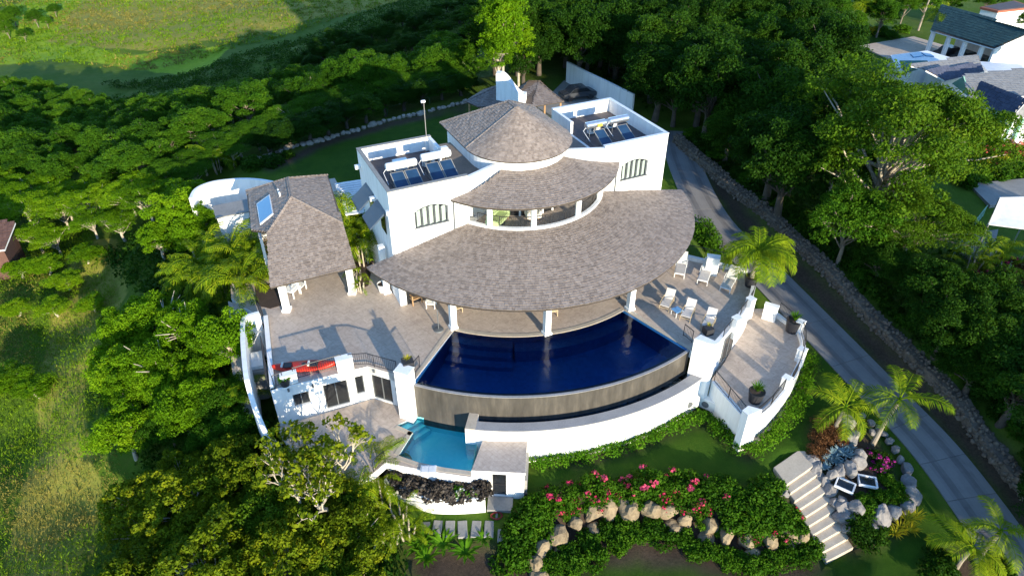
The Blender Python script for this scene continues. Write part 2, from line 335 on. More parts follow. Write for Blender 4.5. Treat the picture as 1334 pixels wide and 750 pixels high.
# terrace outline (z = 0)
pool_back = [HL(PC[0] + .2 + 11.55 * math.sin(R(a)), PC[1] + .1 - 11.55 * math.cos(R(a))) for a in np.linspace(-45.5, 16.6, 30)]
deck_poly = [at(352.6, 508), at(344, 414), at(314, 398), at(301, 388), at(300, 350), at(318, 292), at(330, 250), at(436, 232), HL(-10.2, 7.0), HL(10.2, 7.0), HL(11.3, 2.0), at(889, 336), at(973.5, 355), at(986, 360), at(979, 393), at(961, 420), at(938, 446), at(925, 450), at(902, 457.5)]
deck_poly += pool_back[::-1] + [at(538, 498), at(520, 489), at(479, 477)]
patio_poly = [at(a, b, -2.7) for a, b in ((362, 553), (486.8, 519), (525, 530), (543, 541), (624, 556), (616, 620), (570, 612), (520, 607), (503, 603), (476, 600), (440, 600), (400, 590))]
side_poly = [at(a, b, -2.2) for a, b in ((927, 494), (945, 470), (965, 430), (977, 402), (1000, 402), (1025, 418), (1042, 432), (1048, 450), (1046, 470), (1035, 495), (1018, 518), (996, 540), (975, 552))]
pool_zone = [PA(9, -48), PA(9, 18)] + [PA(18.2, a) for a in range(16, -47, -4)]
pump_poly = [at(a, b, -2.45) for a, b in ((633, 563), (687.5, 567), (684.5, 616.5), (614, 613))]
stair_poly = [at(a, b, 0) for a, b in ((312, 415), (344, 412), (353, 508), (350, 540), (335, 545), (318, 500))]
CLAMPS = [([(p.x, p.y) for p in deck_poly], -.35), (grow([(p.x, p.y) for p in patio_poly], .3), -3.3), (grow([(p.x, p.y) for p in side_poly], -.6), -2.9), ([(p.x, p.y) for p in pool_zone], -4.3), ([(p.x, p.y) for p in stair_poly], -2.9)]
PLANTER_OUT = [at(a, b, -3.6) for a, b in ((500, 626), (519, 635), (538, 643), (557, 650), (595, 652), (632, 649))]
CLAMPS.append(([(p.x, p.y) for p in PLANTER_OUT] + [tuple(at(617, 621, -3.6))[:2], tuple(at(512, 600, -3.6))[:2]], -4.6))
STEP_A, STEP_B = (at(1018, 624, -4.15) + at(1056, 597, -4.15)) / 2, (at(1077, 731.5, -5.95) + at(1112, 713, -5.95)) / 2
def ground(x, y):
    shp = np.shape(x); x = np.atleast_1d(np.asarray(x, float)).ravel(); y = np.atleast_1d(np.asarray(y, float)).ravel()
    z = _idw(x, y)
    z += .12 * np.sin(x * .7 + 1.3 * np.sin(y * .31)) * np.cos(y * .6 + .8) * np.clip((np.hypot(x - 5, y - 35) - 32) / 20, 0, 1)
    # road bed
    best = np.full(x.shape, 1e9); rz = np.zeros_like(x)
    for i in range(len(RC) - 1):
        ax, ay, az = RC[i]; bx, by, bz = RC[i + 1]; dx, dy = bx - ax, by - ay; L = dx * dx + dy * dy + 1e-9
        t = np.clip(((x - ax) * dx + (y - ay) * dy) / L, 0, 1); d = np.hypot(x - ax - t * dx, y - ay - t * dy); k = d < best
        best = np.where(k, d, best); rz = np.where(k, az + t * (bz - az), rz)
    w = np.clip((best - 2.1) / 2.6, 0, 1); w = w * w * (3 - 2 * w); z = (rz - .06) * (1 - w) + z * w
    for k in range(11):                             # bed of the garden steps
        c = STEP_A.lerp(STEP_B, k / 10); d = np.hypot(x - c.x, y - c.y); z = np.where(d < 1.35, np.minimum(z, c.z - .25), z)
    for poly, zm in CLAMPS: z = np.where(inpoly(x, y, poly), np.minimum(z, zm), z)
    return z.reshape(shp) if shp else float(z[0])
def gp(px, py, h=0.0):
    """point h metres above the ground that the photograph shows at this pixel"""
    z = -2.0
    for _ in range(40):
        p = at(px, py, z + h); z += .5 * (ground(p.x, p.y) - z)
    p = at(px, py, z + h); return Vector((p.x, p.y, z))
def axis(parts):
    o = [parts[0][0]]
    for a, b, s in parts:
        n = max(1, int(round((b - a) / s))); o += [a + (b - a) * (k + 1) / n for k in range(n)]
    return np.array(o)
gx = axis([(-1500, -300, 100), (-300, -130, 8), (-130, -46, 1.6), (-46, 34, .5), (34, 130, 1.6), (130, 300, 8), (300, 1500, 100)])
gy = axis([(-800, -100, 70), (-100, 6, 4), (6, 74, .5), (74, 200, 1.6), (200, 330, 8), (330, 2000, 110)])
GX, GY = np.meshgrid(gx, gy); GZ = ground(GX, GY)
def ground(x, y):                                   # height of the built sheet (bilinear), fast
    X, Y = np.atleast_1d(np.asarray(x, float)), np.atleast_1d(np.asarray(y, float))
    i = np.clip(np.searchsorted(gx, X) - 1, 0, len(gx) - 2); j = np.clip(np.searchsorted(gy, Y) - 1, 0, len(gy) - 2)
    u = np.clip((X - gx[i]) / (gx[i + 1] - gx[i]), 0, 1); v = np.clip((Y - gy[j]) / (gy[j + 1] - gy[j]), 0, 1)
    z = GZ[j, i] * (1 - u) * (1 - v) + GZ[j, i + 1] * u * (1 - v) + GZ[j + 1, i] * (1 - u) * v + GZ[j + 1, i + 1] * u * v
    return z if np.ndim(x) else float(z[0])
def pxpoly(z, pts): return [tuple(at(a, b, z))[:2] for a, b in pts]
LAWN = [pxpoly(-4.3, [(689,668),(689,598),(760,590),(850,563),(905,540),(976,590),(1062,470),(1056,446),(1400,830),(900,830),(660,760),(660,690)]), pxpoly(-4.7, [(520,662),(640,668),(640,690),(660,720),(540,705)]), pxpoly(-.45, [(330,222),(430,186),(520,163),(600,142),(625,150),(600,190),(480,235),(400,225)]), pxpoly(-.5, [(1115,45),(1200,45),(1200,66),(1080,66)])]
BEDS = [pxpoly(-4.2, [(690,600),(760,606),(850,578),(915,550),(925,556),(975,602),(1020,560),(1052,520),(1060,470),(1040,470),(975,580),(905,530),(690,592)]),
        pxpoly(-5, [(660,690),(690,655),(760,640),(860,640),(960,650),(1020,640),(1080,735),(1060,745),(950,742),(900,728),(840,720),(775,726),(735,750),(720,790),(660,790)]),
        pxpoly(-4.3, [(1052,575),(1065,545),(1110,540),(1140,570),(1185,630),(1190,670),(1150,690),(1110,690),(1080,640)]), pxpoly(-4.9, [(520,700),(650,700),(660,760),(540,765)]),
        [(p.x, p.y) for p in RRS] + [(side(RLS, i, ROAD_W + 2.0).x, side(RLS, i, ROAD_W + 2.0).y) for i in range(len(RLS) - 1, -1, -1)], pxpoly(-5.6, [(1210,730),(1260,700),(1320,740),(1300,790),(1220,780)]), pxpoly(-.4, [(345,212),(430,178),(520,155),(610,133),(618,141),(520,163),(430,188),(350,222)])]
DRY = [pxpoly(-14, [(60,50),(130,-20),(450,-30),(640,-10),(560,15),(440,25),(330,45),(200,62),(110,60)]), pxpoly(-6.5, [(100,330),(160,330),(175,400),(110,520),(130,640),(90,760),(-20,760),(40,560),(60,430)])]
GREEN_FIELD = [pxpoly(-14, [(-60,50),(80,-25),(160,-20),(80,50),(150,68),(300,60),(260,95),(150,80),(60,75),(-60,80)])]
def weight(polys):
    w = np.zeros(GX.shape)
    for p in polys: w = np.maximum(w, inpoly(GX, GY, p).astype(float))
    for _ in range(2): w[1:-1, 1:-1] = (w[1:-1, 1:-1] * 4 + w[:-2, 1:-1] + w[2:, 1:-1] + w[1:-1, :-2] + w[1:-1, 2:]) / 8
    return w
ny, nx = GX.shape; me = bpy.data.meshes.new('ground'); me.vertices.add(nx * ny); me.vertices.foreach_set('co', np.stack([GX, GY, GZ], -1).ravel())
ii = np.arange(nx * ny).reshape(ny, nx); q = np.stack([ii[:-1, :-1], ii[:-1, 1:], ii[1:, 1:], ii[1:, :-1]], -1).reshape(-1, 4)
me.loops.add(q.size); me.loops.foreach_set('vertex_index', q.ravel()); me.polygons.add(len(q)); me.polygons.foreach_set('loop_start', np.arange(len(q)) * 4)
me.polygons.foreach_set('use_smooth', np.ones(len(q), bool)); me.update(calc_edges=True)
zc = np.stack([weight(LAWN), weight(DRY), weight(BEDS), weight(GREEN_FIELD)], -1).reshape(-1, 4); ca = me.attributes.new('zone', 'FLOAT_COLOR', 'POINT'); ca.data.foreach_set('color', zc.ravel())
m, nt, out = newmat('ground_cover'); p = pos(nt); za = N(nt, 'ShaderNodeAttribute', attribute_name='zone'); sep = N(nt, 'ShaderNodeSeparateColor'); nt.links.new(za.outputs['Color'], sep.inputs[0])
n1, n2, n3, n4 = noise(nt, .12, 6, p, .65, .5), noise(nt, .9, 8, p, .7), noise(nt, 7, 5, p, .7), noise(nt, 28, 3, p, .6)
wild = mixc(nt, .5, ramp(nt, n1, [(.3, (.05, .11, .006)), (.5, (.10, .18, .010)), (.68, (.17, .19, .03))]), ramp(nt, n2, [(.3, (.025, .06, .005)), (.5, (.08, .15, .010)), (.72, (.17, .16, .045))]))
wild = mixc(nt, .45, wild, ramp(nt, n3, [(.3, (.008, .022, .003)), (.7, (.07, .12, .012))]))
lawn = mixc(nt, .5, ramp(nt, n2, [(.28, (.012, .042, .002)), (.5, (.03, .08, .004)), (.74, (.062, .105, .008))]), ramp(nt, n4, [(.3, (.012, .042, .002)), (.7, (.052, .105, .007))]))
dry = mixc(nt, .55, ramp(nt, n1, [(.35, (.19, .25, .015)), (.6, (.30, .26, .04))]), ramp(nt, n2, [(.3, (.10, .18, .010)), (.55, (.24, .22, .04)), (.75, (.38, .30, .10))]))
dry = mixc(nt, .35, dry, ramp(nt, n3, [(.3, (.07, .10, .012)), (.7, (.25, .22, .08))]))
bed = mixc(nt, .5, ramp(nt, n2, [(.3, (.035, .025, .018)), (.7, (.075, .052, .038))]), ramp(nt, n3, [(.3, (.02, .015, .012)), (.7, (.10, .07, .05))]))
fld = mixc(nt, .5, ramp(nt, n1, [(.3, (.13, .27, .006)), (.7, (.26, .35, .012))]), ramp(nt, n2, [(.3, (.09, .19, .008)), (.7, (.30, .36, .03))]))
edge = lambda w: ramp(nt, math_(nt, 'ADD', w, math_(nt, 'MULTIPLY', math_(nt, 'SUBTRACT', n2, .5), .5)), [(.35, (0, 0, 0)), (.6, (1, 1, 1))])
col = mixc(nt, edge(za.outputs['Alpha']), wild, fld); col = mixc(nt, edge(sep.outputs[1]), col, dry); col = mixc(nt, sep.outputs[0], col, lawn)
col = mixc(nt, sep.outputs[2], col, bed); bsdf(nt, out, col, .95, mixc(nt, .5, n3, n4), .8, .06, spec=.15)
me.materials.append(m); go = link('ground', me); tag(go, kind='structure')

# ------------------------------------------------------------------ driveway of cast concrete bays, each with its joint
m, nt, out = newmat('road_concrete'); p = pos(nt); oi = N(nt, 'ShaderNodeObjectInfo')
c_ = ramp(nt, noise(nt, .5, 8, p, .65), [(.3, (.14, .135, .135)), (.7, (.21, .20, .195))])
c_ = mixc(nt, .4, c_, ramp(nt, noise(nt, 6, 4, p), [(.3, (.09, .085, .085)), (.7, (.18, .17, .165))])); c_ = mixc(nt, .35, c_, ramp(nt, oi.outputs['Random'], [(0, (.10, .095, .095)), (1, (.19, .18, .175))]))
wt = N(nt, 'ShaderNodeAttribute', attribute_name='rnd'); tk_ = math_(nt, 'ADD', wt.outputs['Fac'], math_(nt, 'MULTIPLY', math_(nt, 'SUBTRACT', noise(nt, 1.4, 6, p), .5), .5)); c_ = mixc(nt, .6, c_, ramp(nt, tk_, [(.1, (.095, .09, .092)), (.5, (.225, .215, .21))])); bsdf(nt, out, c_, .8, noise(nt, 25, 3, p), .3, .01)
drive = MB(); 
for i in range(len(RLS) - 1): drive.face([RLS[i] + Vector((0, 0, -.03)), RRS[i] + Vector((0, 0, -.03)), RRS[i + 1] + Vector((0, 0, -.03)), RLS[i + 1] + Vector((0, 0, -.03))])
drive = drive.build('driveway', M['soil']); tag(drive, kind='structure')
seg = 5
for k in range(0, len(RLS) - 1, seg):
    b = MB(); e = min(k + seg, len(RLS) - 1)
    L, Q = [Vector(v) for v in RLS[k:e + 1]], [Vector(v) for v in RRS[k:e + 1]]
    d0 = (L[1] - L[0]).normalized() * .014; d1 = (L[-1] - L[-2]).normalized() * .014; L[0] += d0; Q[0] += d0; L[-1] -= d1; Q[-1] -= d1
    for i in range(len(L) - 1):
        up, dn = Vector((0, 0, .02)), Vector((0, 0, -.15))
        
        for s_ in range(14):                        # rubber-darkened wheel tracks
            t0, t1 = s_ / 14, (s_ + 1) / 14; tm = (t0 + t1) / 2; tr = .5 - .42 * (math.exp(-((tm - .27) / .09) ** 2) + math.exp(-((tm - .73) / .09) ** 2)) + random.uniform(-.04, .04)
            b.face([L[i].lerp(Q[i], t0) + up, L[i].lerp(Q[i], t1) + up, L[i + 1].lerp(Q[i + 1], t1) + up, L[i + 1].lerp(Q[i + 1], t0) + up], 0, tr)
        b.face([L[i] + dn, L[i + 1] + dn, L[i + 1] + up, L[i] + up]); b.face([Q[i] + up, Q[i + 1] + up, Q[i + 1] + dn, Q[i] + dn])
    for A, B in ((L[0], Q[0]), (L[-1], Q[-1])): b.face([A + dn, B + dn, B + up, A + up])
    b.build('concrete_bay', M['road_concrete'], drive)

# ------------------------------------------------------------------ terraces (structure)
b = MB(); b.prism([(p.x, p.y) for p in deck_poly], -.6, 0.0, 1, 0); tag(b.build('terrace', [M['paving'], M['stucco']]), kind='structure')
sp_world = [at(a, b_, -2.7) for a, b_ in ((541, 542), (517.5, 553.6), (538, 563), (519, 593), (545, 602), (580, 609), (614, 613.5), (624, 558))]
b = MB(); n_ = len(patio_poly)
patio_ring = [at(a, c, -2.7) for a, c in ((362, 556), (486.8, 519), (525, 530), (538, 539), (541, 542), (517.5, 553.6), (538, 563), (519, 593), (545, 602), (580, 609), (614, 613.5), (613, 621), (570, 615), (530, 608), (503, 602), (488, 615), (470, 625), (420, 610), (380, 590))]
b.prism([(p.x, p.y) for p in patio_ring], -3.2, -2.7, 1, 0); tag(b.build('lower_patio', [M['paving'], M['stucco']]), kind='structure')
b = MB(); b.prism([(p.x, p.y) for p in side_poly], -2.8, -2.2, 1, 0); tag(b.build('side_terrace', [M['paving'], M['stucco']]), kind='structure')
b = MB(); pl = [(at(297, 392, -.05), at(316, 398, -.05)), (at(300, 420, -.3), at(314, 420, -.3)), (at(300, 450, -.8), at(313, 450, -.8)), (at(302, 480, -1.5), at(316, 480, -1.5)), (at(309, 515, -2.2), at(322, 510, -2.2)), (at(322, 548, -2.9), at(338, 540, -2.9))]
for i in range(len(pl) - 1):
    (A, B), (C_, D) = pl[i], pl[i + 1]; dn = Vector((0, 0, -1.2)); b.face([A, C_, D, B]); b.face([A + dn, C_ + dn, C_, A], 1); b.face([B, D, D + dn, B + dn], 1)
tag(b.build('side_path', [M['paving_fine'], M['concrete']]), kind='structure')
# ------------------------------------------------------------------ shingled roofs: every shingle its own little wedge, gathered per roof
def shingle(b, P, u, v, n, w, l, th):
    """P centre of the lower edge, u along the eave, v up the slope, n normal"""
    a, c = P - u * w / 2, P + u * w / 2; lift = n * th; r = random.random(); r = min(1, max(0, .5 + (r - .5) * 1.0))
    tl, tr = a + v * l + n * .006, c + v * l + n * .006
    b.face([a + lift, c + lift, tr, tl], 0, r); b.face([a, c, c + lift, a + lift], 0, r * .6)
    b.face([a, a + lift, tl], 0, r * .8); b.face([c, tr, c + lift], 0, r * .8)
def shingle_cone(b, c, r_out, z_out, r_in, z_in, lim, step=.2, w0=.2):
    L = math.hypot(r_out - r_in, z_in - z_out); n = int(L / step); cs, sn = (r_out - r_in) / L, (z_in - z_out) / L
    for k in range(n):
        r = r_out - (r_out - r_in) * k / n; z = z_out + (z_in - z_out) * k / n; a0, a1 = lim(r); a = a0 + random.uniform(0, w0 * .5) / r
        while a < a1 - .3 * w0 / max(r, .3):
            w = random.uniform(.7, 1.35) * w0; w = min(w, max((a1 - a) * r, .05)); am = a + w / r / 2
            e = Vector((math.sin(am), -math.cos(am), 0)); u = Vector((math.cos(am), math.sin(am), 0)); v = -e * cs + Vector((0, 0, sn)); nn = e * sn + Vector((0, 0, cs))
            P = Vector((c[0], c[1], 0)) + e * r + Vector((0, 0, z + .01)) - v * random.uniform(0, .03)
            shingle(b, P, u, v, nn, w * .96, step * 1.25, random.uniform(.02, .045)); a += w / r
def cone_sheet(b, c, r_out, z_out, r_in, z_in, lim, n=40, m=0, th=.10, mside=1):
    def pt(r, a, z): return (c[0] + r * math.sin(a), c[1] - r * math.cos(a), z)
    R_ = np.linspace(r_out, r_in, 10)
    for i in range(9):
        ra, rb = R_[i], R_[i + 1]; za, zb = [z_out + (z_in - z_out) * (r_out - q) / (r_out - r_in) for q in (ra, rb)]
        (a0, a1), (b0, b1) = lim(ra), lim(rb)
        for k in range(n):
            A, B, C_, D = a0 + (a1 - a0) * k / n, a0 + (a1 - a0) * (k + 1) / n, b0 + (b1 - b0) * (k + 1) / n, b0 + (b1 - b0) * k / n
            b.face([pt(ra, A, za), pt(ra, B, za), pt(rb, C_, zb), pt(rb, D, zb)], m)
            b.face([pt(rb, D, zb - th), pt(rb, C_, zb - th), pt(ra, B, za - th), pt(ra, A, za - th)], mside)
            if i == 0: b.face([pt(ra, A, za - th), pt(ra, B, za - th), pt(ra, B, za), pt(ra, A, za)], mside)
def shingle_plane(b, poly, eave, step=.2, w0=.2):
    """poly: planar 3D polygon; eave: index of the edge that is the eave"""
    poly = [Vector(p) for p in poly]; o = min(poly, key=lambda p: p.z); n = Vector((0, 0, 0))
    for i in range(len(poly)): n += (poly[i] - o).cross(poly[(i + 1) % len(poly)] - o)
    n.normalize()
    if n.z < 0: n = -n
    u = Vector((0, 0, 1)).cross(n).normalized(); v = n.cross(u)
    if v.z < 0: v = -v
    q = [((p - o).dot(u), (p - o).dot(v)) for p in poly]; vmax = max(t for _, t in q); k = 0
    while k * step < vmax:
        t = k * step + .02; xs = []
        for i in range(len(q)):
            (x1, y1), (x2, y2) = q[i], q[(i + 1) % len(q)]
            if (y1 > t) != (y2 > t): xs.append(x1 + (x2 - x1) * (t - y1) / (y2 - y1))
        xs.sort()
        for j in range(0, len(xs) - 1, 2):
            x = xs[j] - random.uniform(0, .1)
            while x < xs[j + 1] - .04:
                w = min(random.uniform(.7, 1.35) * w0, max(.06, xs[j + 1] - x))
                shingle(b, o + u * (x + w / 2) + v * (k * step - random.uniform(0, .03)) + n * .01, u, v, n, w * .96, step * 1.25, random.uniform(.02, .045)); x += w
        k += 1
def slab(b, poly, th=.1, m=0, ms=1):
    poly = [Vector(p) for p in poly]; dn = Vector((0, 0, -th)); b.face(poly, m); b.face([p + dn for p in poly][::-1], ms)
    for i in range(len(poly)):
        A, B = poly[i], poly[(i + 1) % len(poly)]; b.face([A + dn, B + dn, B, A], ms)
def ridge_caps(b, A, B, w=.14):
    A, B = Vector(A), Vector(B); d = (B - A); L = d.length; d.normalize(); s = d.cross(Vector((0, 0, 1))).normalized(); k = 0
    while k * .25 < L:
        P = A + d * k * .25; Q = A + d * min(k * .25 + .3, L); r = random.uniform(.3, .9); h = Vector((0, 0, .075)); g = Vector((0, 0, -.02))
        b.face([P - s * w + g, P + h, Q + h * .7, Q - s * w + g], 0, r); b.face([P + h, P + s * w + g, Q + s * w + g, Q + h * .7], 0, r); k += 1

# ------------------------------------------------------------------ THE VILLA
villa = empty('villa', VM, VTH, 'white curved villa with three tiers of round shingled roofs above the pool', 'villa')
def V(mb, name, mats, parent=None, smooth=False): return mb.build(name, mats, parent or villa, smooth)
FW, FT, RF = 10.56, 8.77, 7.75
def arch_layer(b, x0, x1, z0, z1, wx0, wx1, wz0, wz1, rise, y0, y1):
    """facade layer with an arched opening"""
    b.box(x0, wx0, y0, y1, z0, z1); b.box(wx1, x1, y0, y1, z0, z1); b.box(wx0, wx1, y0, y1, z0, wz0)
    n = 10; arch = [(wx0 + (wx1 - wx0) * k / n, wz1 + rise * math.sin(math.pi * k / n) ** .8) for k in range(n + 1)]
    b.profile(arch + [(wx1, z1), (wx0, z1)], (0, y0, 0), (1, 0, 0), (0, 0, 1), (0, 1, 0), y1 - y0); return arch
for s in (-1, 1):
    x0, x1 = (-FW, -5.2) if s < 0 else (5.2, FW); yb = 7.2 if s < 0 else 7.9; w0, w1 = (-9.0, -6.66) if s < 0 else (6.72, 9.03)
    b = MB(); b.box(x0, x1, .3, yb, -.3, RF); arch = arch_layer(b, x0, x1, -.3, RF, w0, w1, 5.83, 6.98, .33, 0, .297); V(b, 'wing_wall', M['stucco'])
    b = MB(); t = .22
    b.box(x0, x1, 0, t, RF + .001, FT); b.box(x0, x1, yb - t, yb, RF + .001, FT)
    ox = x0 if s < 0 else x1 - t; b.box(ox, ox + t, t + .001, yb - t - .001, RF + .001, FT); ix = x1 - t if s < 0 else x0; b.box(ix, ix + t, 4.9, yb - t - .001, RF + .001, FT)
    V(b, 'parapet', M['stucco'])
    b = MB(); c = .29                                    # weathered coping along the parapet
    b.box(x0 - .03, x1 + .03, -.03, c - .03, FT + .001, FT + .05); b.box(x0 - .03, x1 + .03, yb - c + .03, yb + .03, FT + .001, FT + .05); b.box(ox - .03, ox + t + .03, c - .029, yb - c + .029, FT + .001, FT + .05); V(b, 'parapet_coping', M['concrete'] if s < 0 else M['metal_white'])
    b = MB(); b.box(x0 + t, x1 - (.002 if s < 0 else t), t, yb - t, RF + .004, RF + .03); V(b, 'flat_roof', M['roof_felt'])
    # arched window set back in its opening
    win = MB(); fr = [(a, z) for a, z in arch]; n = len(fr)
    for k in range(n - 1):
        (a, z), (a2, z2) = fr[k], fr[k + 1]; win.profile([(a, z - .09), (a2, z2 - .09), (a2, z2 + .002), (a, z + .002)], (0, .06, 0), (1, 0, 0), (0, 0, 1), (0, 1, 0), .1)
    win.box(w0, w0 + .09, .061, .159, 5.83, 6.98); win.box(w1 - .09, w1, .061, .159, 5.83, 6.98); win.box(w0 - .05, w1 + .05, -.05, .158, 5.77, 5.835)
    wo = V(win, 'window', M['grey_frame'])
    g = MB(); g.profile([(w0 + .02, 5.84), (w1 - .02, 5.84)] + [(a, z - .03) for a, z in fr[::-1]][1:-1], (0, .2, 0), (1, 0, 0), (0, 0, 1), (0, 1, 0), .03); g.build('glass', M['glass_dark'], wo)
    pw = (w1 - w0 - .18) / 5
    for k in range(5):
        if s < 0 and k == 2: pass
        cx = w0 + .09 + pw * (k + .5); tt = (cx - w0) / (w1 - w0); ztop = 6.98 + .33 * math.sin(math.pi * tt) ** .8 - .14
        cu = MB(); cu.box(-pw * .40, pw * .40, -.012, .012, 5.86, ztop, mtx=Matrix.Translation((cx, .115, 0)) @ Matrix.Rotation(R(24), 4, 'Z')); cu.build('shutter', M['curtain'], wo)
        if k: mu = MB(); mu.box(cx - pw * .5 - .02, cx - pw * .5 + .02, .07, .15, 5.84, ztop); mu.build('mullion', M['grey_frame'], wo)
    dp = MB(); dp.tube([(s * 6.3, -.06, 7.2), (s * 6.3, -.06, 5.1)], .05, 8); V(dp, 'downpipe', M['grey_frame'])
# outer downpipe and window hoods on the shaded side wall
dp = MB(); dp.tube([(-10.62, .12, 7.2), (-10.62, .12, 3.9)], .05, 8); dp.box(-10.78, -10.57, .0, .26, 7.15, 7.45); V(dp, 'downpipe', M['metal_white'])
for y in (1.9, 4.6):
    h = MB(); h.profile([(0, 0), (-1.15, -1.0), (-1.15, -1.12), (0, -.15)], (-10.57, y - .85, 6.9), (1, 0, 0), (0, 0, 1), (0, 1, 0), 1.9); V(h, 'window_hood', M['dark_blue_metal'])
    w = MB(); w.box(-10.6, -10.565, y - .5, y + .6, 5.0, 6.3); V(w, 'side_window', M['glass_dark'])
b = MB(); b.box(-10.95, -10.57, 3.3, 3.6, 6.6, 6.85); b.box(-10.95, -10.57, 6.6, 6.9, 7.5, 7.75); V(b, 'rain_spout', M['metal_white'])
# middle block, balcony and drum
b = MB(); b.box(-5.199, 5.199, 1.2, 7.6, -.3, RF - .02); b.box(-5.199, 5.199, .05, 1.199, -.3, 4.95); V(b, 'centre_wall', M['stucco'])
b = MB(); b.box(-5.198, 5.198, 1.3, 7.55, RF - .015, RF + .015); V(b, 'centre_flat_roof', M['roof_felt_tan'])
BC = (0, 3.4); lb = R(56)
b = MB(); b.arc(BC, 2.0, 6.05, -lb, lb, 4.7, 5.1, 40); V(b, 'balcony_floor', M['paving_fine'])
b = MB(); b.arc(BC, 6.06, 6.32, -R(57.2), R(57.2), 4.55, 5.42, 48); V(b, 'balcony_curb', M['stucco'])
b = MB(); b.arc(BC, 3.9, 4.0, -R(50), R(50), 5.1, 7.5, 24); V(b, 'balcony_glazing', M['glass_dark'])
for k in range(-4, 5):
    a = R(k * 11.5); b = MB(); p_ = Vector((BC[0] + 4.05 * math.sin(a), BC[1] - 4.05 * math.cos(a), 0)); b.box(-.07, .07, -.05, .05, 5.1, 7.5, mtx=Matrix.Translation(p_) @ Matrix.Rotation(a, 4, 'Z')); V(b, 'door_frame', M['stucco'])
for a in (-43, -15.5, 16.5, 46):
    b = MB(); x, y = BC[0] + 6.16 * math.sin(R(a)), BC[1] - 6.16 * math.cos(R(a)); b.tube([(x, y, 5.3), (x, y, 7.42)], .2, 14); V(b, 'balcony_column', M['stucco'], smooth=False)
def rail(pts, h, name='railing', parent=None, label=None, group=None, post=1.6, z=None, mat='black_metal', sp=.13):
    """railing thing: top rail, bottom rail, posts, bars; pts are world or local positions of its foot"""
    pts = [Vector(p) for p in pts]; top, bars = MB(), MB(); up = Vector((0, 0, 1))
    top.tube([p + up * h for p in pts], .028, 6); bot = MB(); bot.tube([p + up * .1 for p in pts], .02, 6)
    L = [0]
    for a, c in zip(pts, pts[1:]): L.append(L[-1] + (c - a).length)
    def on(t):
        for i in range(len(pts) - 1):
            if t <= L[i + 1] + 1e-6: return pts[i].lerp(pts[i + 1], (t - L[i]) / max(1e-6, L[i + 1] - L[i]))
        return pts[-1]
    n = max(2, int(L[-1] / sp))
    for k in range(1, n): q = on(L[-1] * k / n); bars.tube([q + up * .1, q + up * h], .011, 4, cap=False)
    if parent is None:
        e = empty(name, pts[0], 0, label, 'railing', group); off = -pts[0]
    else: e = parent; off = Vector((0, 0, 0))
    pre = 'balcony_' if parent is not None else ''
    for nm, mb in (('top_rail', top), ('bottom_rail', bot)): mb.build(pre + nm, M[mat], e, loc=off)
    o = bars.build(pre + 'bars', M[mat], e, loc=off); o['kind'] = 'stuff'
    np_ = max(1, int(round(L[-1] / post)))
    for k in range(np_ + 1): q = on(L[-1] * k / np_); pm = MB(); pm.tube([q, q + up * (h + .02)], .026, 6); pm.build(pre + 'post', M[mat], e, loc=off)
    return e
rail([(BC[0] + 5.97 * math.sin(R(a)), BC[1] - 5.97 * math.cos(R(a)), 5.1) for a in range(-52, 53, 4)], .98, parent=villa)
# second roof
C2 = (0, 3.9)
def lim2(r):
    if r >= 6.4: a = math.acos(min(1, C2[1] / r))
    else: a = R(37.5) + (math.acos(C2[1] / 6.4) - R(37.5)) * (r - 3.6) / 2.8
    return -a, a
b = MB(); cone_sheet(b, C2, 7.55, 7.33, 3.55, 8.25, lim2, 40, 0, .14); r2 = V(b, 'upper_roof', [M['soffit'], M['fascia']])
b = MB(); shingle_cone(b, C2, 7.58, 7.33, 3.6, 8.24, lim2); o = b.build('upper_roof_shingles', M['shingle'], r2); o['kind'] = 'stuff'
for s in (-1, 1):
    A, B = Vector((s * 5.25, .0, 0)), Vector((s * 2.3, 1.15, 0)); d = (B - A).normalized(); nn = Vector((-d.y, d.x, 0)); nn = nn if nn.y > 0 else -nn
    b = MB(); b.prism([tuple(A)[:2], tuple(B)[:2], tuple(B + nn * .28)[:2], tuple(A + nn * .28)[:2]], 7.2, 8.62); V(b, 'diagonal_parapet', M['stucco'])
# drum and cone
DC = (0, 3.5)
def dshape(r, yb, n=28): return [(DC[0] + r * math.sin(a), DC[1] - r * math.cos(a)) for a in np.linspace(-math.pi / 2, math.pi / 2, n)] + [(r, yb), (-r, yb)]
b = MB(); b.prism(dshape(3.5, 8.1), 7.2, 9.05); V(b, 'drum_wall', M['stucco'])
AP, RB, EZ, ER, YB = Vector((0, 3.4, 11.3)), Vector((0, 4.75, 11.3)), 9.0, 3.88, 8.5
b = MB(); hl_ = lambda r: (-math.pi / 2, math.pi / 2)
cone_sheet(b, DC, ER, EZ, .02, 11.3, hl_, 40, 0, .1)
Lp = [(-ER, DC[1], EZ), (0, DC[1], 11.3), tuple(RB), (-ER, YB, EZ)]; Rp = [(ER, YB, EZ), tuple(RB), (0, DC[1], 11.3), (ER, DC[1], EZ)]; Bp = [(-ER, YB, EZ), tuple(RB), (ER, YB, EZ)]
for P_ in (Lp, Rp, Bp): slab(b, P_, .1)
cr = V(b, 'cone_roof', [M['soffit'], M['fascia']])
b = MB(); shingle_cone(b, DC, ER + .03, EZ, .05, 11.3, hl_, .19, .19)
shingle_plane(b, [Lp[3], Lp[0], Lp[1], Lp[2]], 0, .19, .19); shingle_plane(b, [Rp[3], Rp[0], Rp[1], Rp[2]], 0, .19, .19); shingle_plane(b, [Bp[2], Bp[0], Bp[1]], 0, .19, .19)
